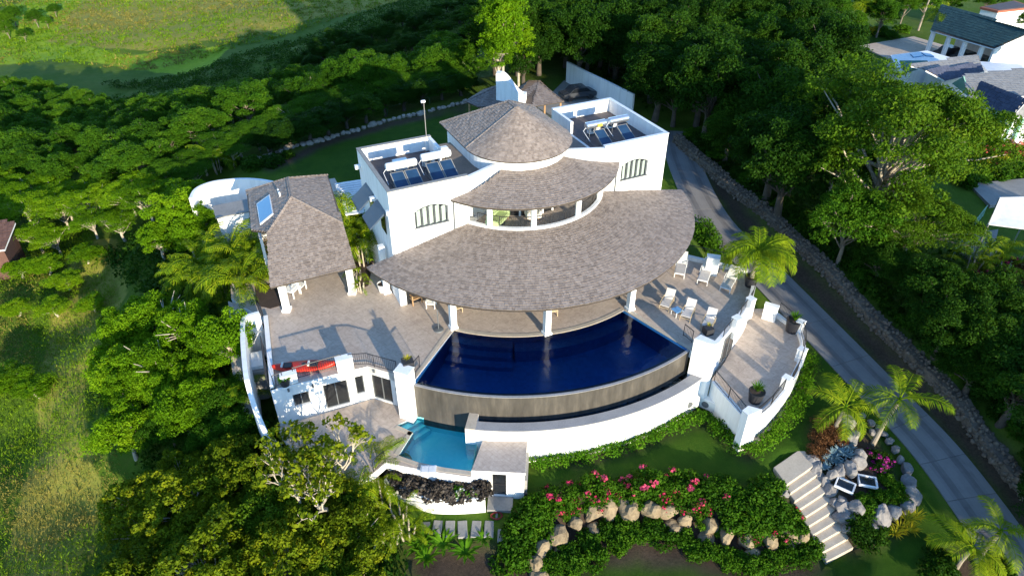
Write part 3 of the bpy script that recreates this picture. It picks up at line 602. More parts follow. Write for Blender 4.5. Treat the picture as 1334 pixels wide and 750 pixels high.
for A, B in (((-ER, DC[1], EZ + .03), (0, DC[1], 11.33)), ((-ER, YB, EZ + .03), tuple(RB + Vector((0, 0, .03)))), ((ER, YB, EZ + .03), tuple(RB + Vector((0, 0, .03)))), (tuple(AP + Vector((0, 0, .03))), tuple(RB + Vector((0, 0, .03))))): ridge_caps(b, A, B)
o = b.build('cone_roof_shingles', M['shingle'], cr); o['kind'] = 'stuff'
# main veranda roof
C1 = (0, 3.3)
def lim1(r): a = math.acos(min(1, C1[1] / r)); return -a, a
b = MB(); cone_sheet(b, C1, 12.92, 3.77, 6.2, 5.26, lim1, 60, 0, .16); r1 = V(b, 'veranda_roof', [M['soffit'], M['fascia']])
b = MB(); shingle_cone(b, C1, 12.96, 3.77, 6.25, 5.25, lim1); o = b.build('veranda_roof_shingles', M['shingle'], r1); o['kind'] = 'stuff'
for x, y in ((-10.95, 2.0), (-8.15, -3.78), (-2.85, -7.0), (3.55, -7.12), (9.3, -2.6)):
    b = MB(); b.box(x - .2, x + .2, y - .2, y + .2, 0, 3.9); b.box(x - .27, x + .27, y - .27, y + .27, 0, .18); V(b, 'veranda_column', M['stucco'])
for k, x in enumerate((-4.2, -2.1, 0, 2.1, 4.2)):
    b = MB(); b.box(x - .95, x + .95, .0, .04, 0, 2.5); V(b, 'veranda_door', M['glass_dark'])
for x in (-9.2, -7.0, 7.0, 9.2):
    b = MB(); b.box(x - .9, x + .9, -.05, -.002, 0, 2.5); V(b, 'veranda_door', M['glass_dark'])

# ------------------------------------------------------------------ on the flat roofs: solar water heaters, condensers, mast
def solar_heater(loc, rz, label, npan=2, tank='metal_white'):
    t = empty('solar_water_heater', loc, rz, label, 'water heater', 'solar water heaters on the flat roofs')
    w = .9
    for k in range(npan):
        x = (k - (npan - 1) / 2) * (w + .06); mt = Matrix.Translation((x, -.25, .62)) @ Matrix.Rotation(R(24), 4, 'X')
        p_ = MB(); p_.box(-w / 2, w / 2, -.95, .85, -.05, .03, mtx=mt); po = p_.build('collector_panel', M['concrete'], t)
        g = MB(); g.box(-w / 2 + .05, w / 2 - .05, -.90, .80, .031, .037, mtx=mt); g.build('panel_glass', M['solar_glass'], po)
    tk = MB(); L = 1.05 if npan > 1 else .85; tk.tube([(-L, .95, 1.25), (-L + .06, .95, 1.25), (L - .06, .95, 1.25), (L, .95, 1.25)], [.2, .26, .26, .2], 18); tk.build('tank', M[tank], t, smooth=False)
    for x in (-L * .75, L * .75):
        f = MB(); f.box(x - .03, x + .03, .62, 1.28, .93, .97); f.tube([(x, .7, 0), (x, .7, .95)], .025, 6); f.tube([(x, 1.25, 0), (x, 1.25, .95)], .025, 6); f.tube([(x, 1.25, 0), (x, -1.1, .18)], .02, 6); f.tube([(x, -1.05, 0), (x, -1.05, .22)], .025, 6); f.build('stand', M['grey_frame'], t)
    pi = MB(); pi.tube([(-L, .95, 1.1), (-L - .2, .9, .9), (-L - .2, -.1, .5)], .02, 6); pi.build('pipe', M['metal_white'], t); return t
zr = RF + .03
for (a, y, n, tk, lab) in ((-8.7, 2.0, 2, 'metal_white', 'two-panel solar heater with white tank nearer the outer parapet of the mast wing'), (-6.15, 2.35, 2, 'metal_white', 'two-panel solar heater with white tank beside the round cone roof'),
                           (6.35, 2.3, 1, 'steel', 'single-panel solar heater with shiny steel tank and yellow sticker by the cone roof'), (8.35, 2.35, 1, 'steel', 'single-panel solar heater with plain steel tank toward the far parapet')):
    h = solar_heater(HL(a, y, zr), VTH, lab, n, tk)
    if 'yellow' in lab: st_ = MB(); st_.arc((0, 0), .312, .316, -R(20), R(25), -.25, .15, 8); st_.build('sticker', M['yellow_paint'], h, loc=(.25, .95, 1.25), rot=(0, R(90), 0))
def condenser(loc, rz, label, s=1.0, dark=True):
    t = empty('air_conditioner', loc, rz, label, 'air conditioner', 'outdoor air conditioning units')
    b = MB(); b.box(-.45 * s, .45 * s, -.18 * s, .18 * s, .08, .08 + .68 * s); bevel(b.build('casing', M['plastic_white'], t), .02)
    g = MB(); c = [(.2 * s * math.cos(q), .2 * s * math.sin(q)) for q in np.linspace(0, 2 * math.pi, 20)[:-1]]
    g.profile([(-.1 * s + x, .08 + .34 * s + z) for x, z in c], (0, -.2 * s, 0), (1, 0, 0), (0, 0, 1), (0, 1, 0), .018); g.build('fan_grille', M['grey_frame'], t)
    f = MB(); f.box(-.35 * s, -.28 * s, -.17 * s, .17 * s, 0, .08); f.box(.28 * s, .35 * s, -.17 * s, .17 * s, 0, .08); f.build('feet', M['grey_frame'], t); return t
condenser(HL(-8.3, 4.6, zr), VTH, 'air conditioner behind the outer white solar tank on the mast wing', 1.1)
condenser(HL(-6.3, 4.5, zr), VTH + .5, 'air conditioner turned sideways between the two white tanks on the mast wing', 1.05)
condenser(HL(-5.1, 5.2, zr), VTH, 'air conditioner against the cone roof wall on the mast wing', 1.1)
condenser(HL(6.9, 4.3, zr), VTH, 'air conditioner behind the steel tanks on the driveway wing, nearer the cone', 1.1)
condenser(HL(8.6, 4.6, zr), VTH, 'air conditioner behind the steel tanks on the driveway wing, by the outer parapet', 1.0)
mast = empty('camera_mast', HL(-5.5, 7.0, zr), VTH, 'thin steel mast with camera head at the back corner of the flat roof', 'mast')
b = MB(); b.tube([(0, 0, 0), (0, 0, 3.6)], .025, 8); b.build('pole', M['concrete'], mast); b = MB(); b.box(-.2, .1, -.07, .07, 3.55, 3.7); b.build('camera_head', M['plastic_white'], mast); b = MB(); b.box(-.16, .16, -.16, .16, 0, .9); b.build('base', M['stucco'], mast)
# ------------------------------------------------------------------ car pavilion with hipped shingle roof
def on_plane(px, py, o, n):
    d = Vector(ray(px, py)); c = Vector((0, 0, CAM_H)); t = (Vector(o) - c).dot(n) / d.dot(n); return c + d * t
E1, E2 = at(352.4, 374.6, 3.05), at(463.5, 347.5, 3.05); RA, RBk = at(379.6, 256.8, 5.5), at(375, 232, 5.5)
nF = (E2 - E1).cross(RA - E1).normalized(); L1, L2 = on_plane(349, 303, E1, nF), on_plane(447, 291, E1, nF)
nLs = (RBk - RA).cross(L1 - RA).normalized(); nRs = (RBk - RA).cross(L2 - RA).normalized(); LB, LF, RBe = on_plane(320.7, 248.6, RA, nLs), on_plane(327.5, 300, RA, nLs), on_plane(427, 228, RA, nRs)
pav = empty('car_pavilion', ((E1.x + E2.x) / 2, (E1.y + E2.y) / 2, 0), 0, 'open car pavilion with brown hipped shingle roof and skylight beside the villa', 'pavilion')
PO = Vector(((E1.x + E2.x) / 2, (E1.y + E2.y) / 2, 0)); off = -PO
b = MB(); polys = [([E1, E2, L2, RA, L1], 0), ([LB, LF, L1, RA, RBk], 0), ([L2, RBe, RBk, RA], 0), ([RBe, LB, RBk], 0)]
for P_, _ in polys: slab(b, P_, .12)
pr_ = b.build('roof', [M['soffit'], M['fascia']], pav, loc=off)
b = MB()
for P_, e in polys: shingle_plane(b, P_, e)
UP = Vector((0, 0, .03))
for A, B in ((L1, RA), (L2, RA), (RA, RBk), (LB, RBk), (RBe, RBk)): ridge_caps(b, A + UP, B + UP)
o = b.build('roof_shingles', M['shingle'], pr_); o['kind'] = 'stuff'
nL = (LF - LB).cross(RA - LB).normalized(); nL = nL if nL.z > 0 else -nL
sk = [on_plane(a, c, LB + nL * .12, nL) for a, c in ((334, 265.5), (351, 253), (355.5, 278), (338.5, 292))]
b = MB(); b.mesh([p for p in sk] + [p - nL * .14 for p in sk], [(0, 1, 2, 3), (0, 4, 5, 1), (1, 5, 6, 2), (2, 6, 7, 3), (3, 7, 4, 0)]); so = b.build('skylight', M['metal_white'], pav, loc=off)
cs = sum(sk, Vector()) / 4; b = MB(); b.face([p.lerp(cs, .1) + nL * .012 for p in sk]); b.build('skylight_glass', M['skylight'], so)
b = MB(); v1 = on_plane(363, 252, LB + nL * .02, nL); b.tube([v1, v1 + UP * 12], .06, 8); v1 = on_plane(365, 256, LB + nL * .02, nL); b.tube([v1, v1 + UP * 12], .06, 8); b.build('roof_vent', M['metal_white'], pav, loc=off)
for c_ in (at(459.4, 381.5), at(374, 404)):
    b = MB(); b.box(c_.x - .2, c_.x + .2, c_.y - .2, c_.y + .2, 0, 3.25); b.box(c_.x - .28, c_.x + .28, c_.y - .28, c_.y + .28, 0, .2); b.build('column', M['stucco'], pav, loc=off)
wl = [L1.copy(), LF + Vector((.5, .3, 0)), LB + Vector((.6, -.6, 0)), RBe + Vector((-.5, -1.0, 0)), L2 + Vector((-.5, .3, 0))]
for A, B in ((wl[1], wl[2]), (wl[2], wl[3]), (wl[3], wl[4])):
    d = (B - A); d.z = 0; d.normalize(); s_ = Vector((-d.y, d.x, 0)) * .2; b = MB(); b.prism([tuple(A)[:2], tuple(B)[:2], tuple(B + s_)[:2], tuple(A + s_)[:2]], -.3, 3.2); b.build('wall', M['stucco'], pav, loc=off)
# breezeway roof of white ribbed metal
br = [at(a, c, 3.3) for a, c in ((436, 239), (481.6, 232), (489, 275), (450, 279.5))]; bo = br[3]
bz = empty('breezeway', (bo.x, bo.y, 0), 0, 'white ribbed metal lean-to roof between pavilion and villa', 'canopy')
b = MB(); slab(b, br, .08, 0, 0); rf = b.build('roof_sheet', M['metal_white'], bz, loc=(-bo.x, -bo.y, 0))
for k in range(1, 14):
    t = k / 14; A, B = br[0].lerp(br[3], t), br[1].lerp(br[2], t); b = MB(); b.tube([A + UP * .9, B + UP * .9], .022, 5); b.build('rib', M['metal_white'], rf)
for p_ in (br[3], br[0]):
    q = p_.lerp(sum(br, Vector()) / 4, .12); b = MB(); b.tube([(q.x, q.y, 0), (q.x, q.y, 3.25)], .08, 10); b.build('post', M['stucco'], bz, loc=(-bo.x, -bo.y, 0))
# curved courtyard wall and utility box
cw = [at(a, c, 2.3) for a, c in ((250, 258), (257, 246), (275, 238), (299, 234.5), (320, 233.5), (340, 235), (357, 238))]; cws = smooth_line(cw, 5)
b = MB()
for i in range(len(cws) - 1):
    A, B = cws[i], cws[i + 1]; nA, nB = side(cws, i, .25), side(cws, i + 1, .25); zb = -2.0
    b.mesh([(A.x, A.y, zb), (B.x, B.y, zb), (nB.x, nB.y, zb), (nA.x, nA.y, zb), A, B, nB, nA], [(4, 5, 6, 7), (0, 1, 5, 4), (2, 3, 7, 6)] + ([(0, 4, 7, 3)] if i == 0 else []) + ([(1, 2, 6, 5)] if i == len(cws) - 2 else []))
tag(b.build('courtyard_wall', M['stucco']), 'tall curved white wall round the yard behind the pavilion', 'wall')
yp = [at(a, c, -.6) for a, c in ((268, 275), (300, 262), (330, 262), (330, 318), (285, 322))]; b = MB(); b.prism([tuple(p)[:2] for p in yp], -1.6, -.6); tag(b.build('yard_slab', M['concrete']), kind='structure')
ub = empty('utility_shed', at(312, 300, -.6), VTH, 'low grey-white utility shed inside the curved yard wall', 'shed')
b = MB(); b.box(-1.4, 1.4, -1.0, 1.0, 0, 2.0); b.build('wall', M['stucco'], ub); b = MB(); b.box(-1.5, 1.5, -1.1, 1.1, 2.001, 2.1); b.build('roof', M['concrete'], ub)
# ------------------------------------------------------------------ gazebos, scrolled gable wall, back boundary wall
def hip(name, label, pts, apexes, z, za, mat, posts=True, group=None, floor=0.0):
    """eave corners pts (world, CCW), ridge end points apexes (1 or 2)"""
    c = sum((Vector(p) for p in pts), Vector()) / len(pts); e = empty(name, (c.x, c.y, floor), 0, label, 'gazebo', group); off = (-c.x, -c.y, -floor)
    n = len(pts); rb, sb = MB(), MB()
    for i in range(n):
        A, B = Vector(pts[i]), Vector(pts[(i + 1) % n]); pa = min(apexes, key=lambda q: (Vector(q) - A).length); pb = min(apexes, key=lambda q: (Vector(q) - B).length)
        P_ = [A, B, Vector(pb)] if pa is pb else [A, B, Vector(pb), Vector(pa)]
        slab(rb, P_, .1); shingle_plane(sb, P_, 0, .28, .3)
    ro = rb.build('roof', [M['soffit'], M['fascia']], e, loc=off); s = sb.build('roof_shingles', M[mat], ro); s['kind'] = 'stuff'
    if posts:
        for p in pts: q = Vector(p).lerp(Vector((c.x, c.y, p[2])), .12); pm = MB(); pm.tube([(q.x, q.y, floor), (q.x, q.y, p[2])], .11, 8); pm.build('post', M['wood'], e, loc=off)
    return e
zg = 2.9; gl = [at(a, c, zg) for a, c in ((606, 132), (623, 139.5), (668, 138), (690, 128), (672, 116), (630, 117))]
hip('gazebo', 'dark shingled gazebo left of the scrolled white gable wall', gl, [Vector(at(652, 110, 3.9))], zg, 3.9, 'shingle_dark', floor=-.4)
gr = [at(a, c, zg) for a, c in ((668, 131), (694, 139), (735, 132.5), (712, 114), (676, 114))]
hip('gazebo', 'dark shingled gazebo with open posts next to the back courtyard', gr, [Vector(at(688, 106, 4.0)), Vector(at(703, 107, 4.0))], zg, 4.0, 'shingle_dark', floor=-.4)
A_ = at(646, 96.5, 5.9); B_ = at(681, 124, 3.9); ax = (B_ - A_); ax.z = 0; Lw = ax.length; ax.normalize(); dpt = Vector((-ax.y, ax.x, 0))
prof = [(0, -.5), (0, 5.9)] + [(Lw * (.16 + .84 * t), 5.9 - 2.0 * (t * t * (3 - 2 * t))) for t in np.linspace(0, 1, 12)] + [(Lw + .25, 3.9), (Lw + .25, -.5)]
b = MB(); b.profile(prof, (A_.x, A_.y, 0), ax, (0, 0, 1), dpt, 1.0); tag(b.build('gable_wall', M['stucco']), 'scrolled white gable wall rising between the two dark gazebos', 'wall')
bw = [(at(737, 108, -.4), 2.2), (at(760, 121, -.4), 2.2), (at(790, 135, -.4), 2.1), (at(822, 152, -.5), 2.1)]
b = MB()
for i in range(len(bw) - 1):
    (A, h0), (B, h1) = bw[i], bw[i + 1]; d = (B - A); d.z = 0; d.normalize(); s_ = Vector((-d.y, d.x, 0)) * .25; H0, H1 = Vector((0, 0, h0 + .4)), Vector((0, 0, h1 + .4)); dn = Vector((0, 0, -1))
    b.mesh([A + dn, B + dn, B + s_ + dn, A + s_ + dn, A + H0, B + H1, B + s_ + H1, A + s_ + H0], [(0, 1, 5, 4), (1, 2, 6, 5), (2, 3, 7, 6), (3, 0, 4, 7), (4, 5, 6, 7)])
tag(b.build('boundary_wall', M['stucco']), 'straight white boundary wall at the foot of the dark trees', 'wall')
b = MB(); b.prism([tuple(at(a, c, -.3))[:2] for a, c in ((700, 140), (735, 105), (790, 132), (815, 152), (760, 175))], -.8, -.28); tag(b.build('back_court', M['concrete']), kind='structure')
# dark parked car seen in the back court
car = empty('parked_car', at(752, 128, -.28), R(20), 'dark parked car in the shaded back court by the boundary wall', 'car')
b = MB(); b.profile([(-2.1, .35), (-2.1, .8), (-1.3, .95), (-.7, 1.45), (.8, 1.45), (1.4, .98), (2.1, .85), (2.15, .35)], (0, -.85, 0), (1, 0, 0), (0, 0, 1), (0, 1, 0), 1.7); bevel(b.build('body', M['car_paint'], car), .08, 2)
b = MB(); b.profile([(-1.2, .98), (-.72, 1.38), (.78, 1.38), (1.25, 1.0)], (0, -.87, 0), (1, 0, 0), (0, 0, 1), (0, 1, 0), 1.74); b.build('side_windows', M['glass_dark'], car)
for x in (-1.3, 1.35):
    for y in (-.86, .66): b = MB(); b.tube([(x, y, .33), (x, y + .2, .33)], .33, 16); b.build('wheel', M['pot_black'], car)

# ------------------------------------------------------------------ guest wing below the terrace
def wall_run(b, P, z0, z1, th, openings=(), m=0):
    """vertical wall along P[0]->P[1] (outer face), openings (s0, s1, zb, zt) in metres along it"""
    A, B = P; d = (B - A); d.z = 0; L = d.length; d.normalize(); inn = Vector((-d.y, d.x, 0)); ops = sorted(openings); s = 0
    def blk(s0, s1, a, c):
        if s1 - s0 < 1e-3 or c - a < 1e-3: return
        o = Vector((A.x, A.y, 0)); q = [o + d * s0, o + d * s1, o + d * s1 + inn * th, o + d * s0 + inn * th]; b.prism([(p.x, p.y) for p in q], a, c, m)
    for s0, s1, zb, zt in ops: blk(s, s0, z0, z1); blk(s0, s1, z0, zb); blk(s0, s1, zt, z1); s = s1
    blk(s, L, z0, z1); return d, inn
def rect_on(name, mat, P, s0, s1, z0, z1, dep, th, parent, off, inset=0.0):
    A, B = P; d = (B - A); d.z = 0; d.normalize(); inn = Vector((-d.y, d.x, 0)); o = Vector((A.x, A.y, 0)) + inn * dep
    q = [o + d * (s0 + inset), o + d * (s1 - inset), o + d * (s1 - inset) + inn * th, o + d * (s0 + inset) + inn * th]; b = MB(); b.prism([(p.x, p.y) for p in q], z0 + inset, z1 - inset); return b.build(name, M[mat], parent, loc=off)
G0, G1, G2 = at(352.6, 509), at(479, 477), at(520, 489); gw = empty('guest_wing', (G1.x, G1.y, -2.7), 0, 'white lower storey with dark doors under the terrace beside the turquoise pool', 'building'); go_ = (-G1.x, -G1.y, 2.7)
def s_of(P, px, py, z):                             # metres along a wall where the photograph shows this pixel of it
    A, B = P; d = (B - A); d.z = 0; d.normalize(); inn = Vector((-d.y, d.x, 0)); q = on_plane(px, py, Vector((A.x, A.y, 0)), inn); return (q - A).dot(d), q.z
PL, PR = (G0, G1), (G1, G2)
k = lambda P, x, y: s_of(P, 340 + x / 6.064, 440 + y / 6.064, 0)
wA, wB = k(PL, 255, 480), k(PL, 400, 530); dA, dB = k(PL, 490, 400), k(PL, 712, 520); nA_, nB_ = k(PL, 738, 320), k(PL, 832, 455); tA, tB = k(PR, 868, 330), k(PR, 1048, 525)
opL = [(wA[0], wB[0], -1.75, -.75), (dA[0], dB[0], -2.65, -.62), (nA_[0], min(nB_[0], (G1 - G0).length - .15), -2.1, -.55)]; opR = [(tA[0], tB[0], -2.65, -.55)]
b = MB(); wall_run(b, PL, -5.0, -.02, .3, opL); wall_run(b, PR, -3.3, -.02, .3, opR); b.build('wall', M['stucco'], gw, loc=go_)
b = MB(); W0 = at(352.6, 509); W1 = at(344, 414); wall_run(b, (W1, W0), -3.3, .0, .3); b.build('flank_wall', M['stucco'], gw, loc=go_)
def glazed(P, op, name, split=0):
    f = MB(); s0, s1, z0, z1 = op; t = .06
    o = rect_on(name, 'glass_dark', P, s0, s1, z0, z1, .16, .03, gw, go_)
    for a, c, e, g in ((s0, s0 + t, z0, z1), (s1 - t, s1, z0, z1), (s0 + t, s1 - t, z1 - t, z1), (s0 + t, s1 - t, z0, z0 + t)): r_ = rect_on('frame', 'grey_frame', P, a, c, e, g, .11, .05, o, None)
    for j in range(split): x = s0 + (s1 - s0) * (j + 1) / (split + 1); rect_on('mullion', 'grey_frame', P, x - .03, x + .03, z0 + t, z1 - t, .11, .05, o, None)
glazed(PL, opL[0], 'window', 1); glazed(PL, opL[1], 'sliding_door', 1); glazed(PL, opL[2], 'side_light', 0); glazed(PR, opR[0], 'sliding_door', 1)
rect_on('window_sill', 'stucco', PL, opL[0][0] - .08, opL[0][1] + .08, -1.83, -1.752, -.06, .2, gw, go_)
for P, s, z in ((PL, opL[1][0] - .6, -.5), (PL, opL[0][0] - .2, -.35), (PR, opR[0][1] + .35, -1.3), (PR, opR[0][0] + .3, -.3)): rect_on('wall_lamp', 'grey_frame', P, s, s + .12, z, z + .22, -.1, .1, gw, go_)
# piers along the terrace edge
def pier(c, w, d, z0, z1, rz, label, group='white piers along the terrace edges', name='pier'):
    b = MB(); b.box(-w / 2, w / 2, -d / 2, d / 2, 0, z1 - z0 - .06); b.box(-w / 2 - .03, w / 2 + .03, -d / 2 - .03, d / 2 + .03, z1 - z0 - .059, z1 - z0)
    o = b.build(name, M['stucco']); o.location = (c[0], c[1], z0); o.rotation_euler = (0, 0, rz); bevel(o, .015); return tag(o, label, 'pier', group)
angL = math.atan2(G1.y - G0.y, G1.x - G0.x); pL = lambda s, dep: G0 + (G1 - G0).normalized() * s + Vector((-math.sin(angL), math.cos(angL), 0)) * dep
sp1 = s_of(PL, 340 + 665 / 6.064, 440 + 190 / 6.064, 0); p1t = at(449.6, 471, 1.15); p0t = at(375.5, 491, 1.0); p3t = at(526, 480.5, 1.2)
for t_, w, d, z0, z1, lab in ((p1t, 1.0, .5, -.6, .9, 'white pier with flat top at the pointed stern of the red kayak'), (p0t, .95, .45, -.6, .72, 'white pier above the small dark window of the guest wing'), (p3t, .95, .75, -3.2, 1.2, 'tall white pier at the corner of the infinity pool and guest wing')):
    t_ = t_ if 'corner' in lab else pL((Vector((t_.x, t_.y, 0)) - G0).dot((G1 - G0).normalized()), .33); z0 = z0 if 'corner' in lab else .001
    pier((t_.x, t_.y), w, d, z0, z1, angL if 'corner' not in lab else math.atan2(G2.y - G1.y, G2.x - G1.x), lab)
q0, q1, q2, q3 = at(356, 504), at(446, 477), at(479, 475), at(517, 485.5)
rail([at(384, 494.5), q1], .95, label='black bar railing behind the red kayak', group='black railings'); rail([at(456, 476.5), q2, q3], .95, label='black bar railing bent round the top of the guest wing', group='black railings')
rail([at(358, 505), at(370, 500)], .95, label='short black railing at the corner by the outside stairs', group='black railings')
rail([at(349, 500), at(343, 452)], .95, label='black railing guarding the outside stairwell from the terrace', group='black railings'); rail([at(538, 489), at(547, 478)], .95, label='short black railing beside the tall pier and pool corner', group='black railings')
b = MB(); wall_run(b, (at(344, 415), at(352.4, 506)), -.3, .25, .28); tag(b.build('kerb_wall', M['stucco']), 'low white kerb wall between the terrace and the outside stairwell', 'wall')
# outside stairwell: curved outer wall, landings, flights
sw = smooth_line([at(a, c, .85) for a, c in ((337, 405), (320, 410), (313.5, 418), (313, 440), (315, 470), (318, 495), (323, 513), (334, 533))], 5); stw = empty('outside_stairwell', (sw[10].x, sw[10].y, -2.9), 0, 'curved white stairwell wall with landings at the terrace flank', 'stairwell'); so_ = (-sw[10].x, -sw[10].y, 2.9)
b = MB()
for i in range(len(sw) - 1):
    A, B = sw[i], sw[i + 1]; t0, t1 = [(.85 if k_ < len(sw) * .7 else .85 - 2.6 * (k_ / len(sw) - .7) / .3) for k_ in (i, i + 1)]; nA, nB = side(sw, i, .28), side(sw, i + 1, .28)
    b.mesh([(A.x, A.y, -3.4), (B.x, B.y, -3.4), (nB.x, nB.y, -3.4), (nA.x, nA.y, -3.4), (A.x, A.y, t0), (B.x, B.y, t1), (nB.x, nB.y, t1), (nA.x, nA.y, t0)], [(4, 5, 6, 7), (0, 1, 5, 4), (2, 3, 7, 6)] + ([(0, 4, 7, 3)] if i == 0 else []) + ([(1, 2, 6, 5)] if i == len(sw) - 2 else []))
b.build('outer_wall', M['stucco'], stw, loc=so_)
for pts, z0, z1, nm in ((((317, 411), (337, 408), (341, 432), (318, 440)), -3.2, -.45, 'upper_landing'), (((316, 462), (342, 456), (345, 475), (318, 480)), -3.2, -.9, 'middle_landing')):
    b = MB(); b.prism([tuple(at(a, c, z1))[:2] for a, c in pts], z0, z1); b.build(nm, M['stucco'], stw, loc=so_)
for k_ in range(6):
    y = 480 + k_ * 5; z1 = -1.15 - .28 * k_; b = MB(); b.prism([tuple(at(a, c, z1))[:2] for a, c in ((319, y), (346, y - 3), (347, y + 3), (320, y + 6))], -3.3, z1); b.build('step', M['concrete'], stw, loc=so_)
rail([at(343.5, 414, 0), at(338.5, 408, 0)], .9, label='short black gate rail at the head of the outside stairs', group='black railings')

# ------------------------------------------------------------------ infinity pool
pool = empty('infinity_pool', HL(PC[0], PC[1] - 14, 0), VTH, 'fan-shaped infinity pool with deep navy water and wet grey overflow wall', 'pool')
pc = (0, 14.0); AL, AR = R(-46.3), R(15.6); rot_ = lambda mb, nm, mt, par=None: mb.build(nm, mt, par or pool)
b = MB(); b.arc(pc, 16.78, 17.13, AL, AR, -3.3, -.045, 60); rot_(b, 'overflow_wall', M['pool_plaster'])
b = MB(); b.arc(pc, 11.3, 16.78, AL, AR, -1.75, -1.5, 60); b.arc(pc, 11.2, 11.5, AL, AR, -1.75, -.03, 40)
for s, A in ((-1, AL), (1, AR)):
    P0, P1 = [Vector((pc[0] + r * math.sin(A), pc[1] - r * math.cos(A), 0)) for r in (11.3, 17.1)]; u = (P1 - P0).normalized(); n_ = Vector((-u.y, u.x, 0)) * s * -.2; b.prism([tuple(v)[:2] for v in (P0, P1, P1 + n_, P0 + n_)], -1.75, -.03)
rot_(b, 'basin', M['navy_tile'])
b = MB()
for k_ in range(3): b.arc(pc, 11.4, 12.2 + .55 * (2 - k_), AL + .02, AL + .36, -1.5 + .35 * k_, -1.5 + .35 * (k_ + 1), 14)
rot_(b, 'entry_steps', M['navy_tile']); b = MB(); b.arc(pc, 11.4, 12.35, AL + .37, AR - .01, -1.5, -.62, 40); b.arc(pc, 16.2, 16.78, AL + .01, AR - .01, -1.5, -1.0, 40); rot_(b, 'bench_ledge', M['navy_tile'])
b = MB(); NA = 70; WR = [11.4, 13, 14.5, 16, 17.0]
for i in range(4):
    for k_ in range(NA):
        a0, a1 = AL + (AR - AL) * k_ / NA, AL + (AR - AL) * (k_ + 1) / NA; f = lambda r, a: (pc[0] + r * math.sin(a), pc[1] - r * math.cos(a), -.035); b.face([f(WR[i], a0), f(WR[i + 1], a0), f(WR[i + 1], a1), f(WR[i], a1)])
rot_(b, 'water', M['water_navy'])
b = MB(); b.arc(pc, 16.98, 17.16, AL, AR, -.06, -.028, 60); rot_(b, 'wet_edge', M['coping'])
b = MB(); b.arc(pc, 11.28, 11.6, AL, AR, -.02, .02, 50)
for s, A in ((-1, AL), (1, AR)):
    P0, P1 = [Vector((pc[0] + r * math.sin(A), pc[1] - r * math.cos(A), 0)) for r in (11.6, 17.1)]; u = (P1 - P0).normalized(); n_ = Vector((-u.y, u.x, 0)) * s * .22; b.prism([tuple(v)[:2] for v in (P0, P1, P1 + n_, P0 + n_)], -.02, .02)
rot_(b, 'pool_coping', M['step_stone'])
TL, TR = R(-32.5), R(16.5)
b = MB(); b.arc(pc, 17.78, 18.38, TL, TR, -5.2, -1.57, 60); rot_(b, 'outer_wall', M['stucco']); b = MB(); b.arc(pc, 17.74, 18.42, TL, TR, -1.568, -1.5, 60); rot_(b, 'trough_coping', M['coping'])
b = MB(); b.arc(pc, 17.14, 17.77, TL, TR, -2.6, -2.5, 50); rot_(b, 'trough_floor', M['dark_tile']); b = MB(); b.arc(pc, 17.135, 17.775, TL, TR, -1.96, -1.95, 50); rot_(b, 'trough_water', M['water_navy'])
b = MB(); b.arc(pc, 17.14, 18.42, R(-34.4), TL, -3.3, -1.56, 3, 0); rot_(b, 'trough_end', M['stucco']); b = MB(); b.arc(pc, 17.14, 18.42, R(-34.4), TL, -1.558, -1.49, 3); rot_(b, 'trough_end_cap', M['step_stone'])
# ------------------------------------------------------------------ turquoise plunge pool
sp = [Vector(p) for p in sp_world]; c0 = sum(sp, Vector()) / len(sp); pp = empty('plunge_pool', (c0.x, c0.y, -2.7), 0, 'small turquoise plunge pool on the lower patio', 'pool'); po_ = (-c0.x, -c0.y, 2.7)
b = MB(); n_ = len(sp); b.face([(p.x, p.y, -3.75) for p in sp][::1])
for i in range(n_): A, B = sp[i], sp[(i + 1) % n_]; b.face([(A.x, A.y, -3.75), (B.x, B.y, -3.75), (B.x, B.y, -2.7), (A.x, A.y, -2.7)])
b.build('basin', M['turquoise_tile'], pp, loc=po_)
b = MB(); b.face([(p.x, p.y, -2.80) for p in sp]); b.build('water', M['water_turquoise'], pp, loc=po_)
for k_ in range(3):
    t0 = at(541, 542, -2.7); q = [at(541, 542, -2.7), at(517.5, 553.6, -2.7), at(538, 563, -2.7), at(560, 549, -2.7)]; cc = q[0].lerp(q[1], .5); P_ = [q[0], q[1], q[1].lerp(q[2], .4 + .3 * k_), q[0].lerp(q[3], .4 + .3 * k_)]
    b = MB(); b.prism([tuple(v)[:2] for v in P_], -3.74, -2.95 - .22 * k_); b.build('pool_step', M['turquoise_tile'], pp, loc=po_)
b = MB()
for i in (1, 2, 3, 4, 5): A, B = sp[i], sp[i + 1]; d = (B - A).normalized(); n2 = Vector((-d.y, d.x, 0)) * (-.3 if i < 3 else -.3); b.prism([tuple(v)[:2] for v in (A, B, B + n2, A + n2)], -2.73, -2.68)
b.build('pool_coping', M['step_stone'], pp, loc=po_)
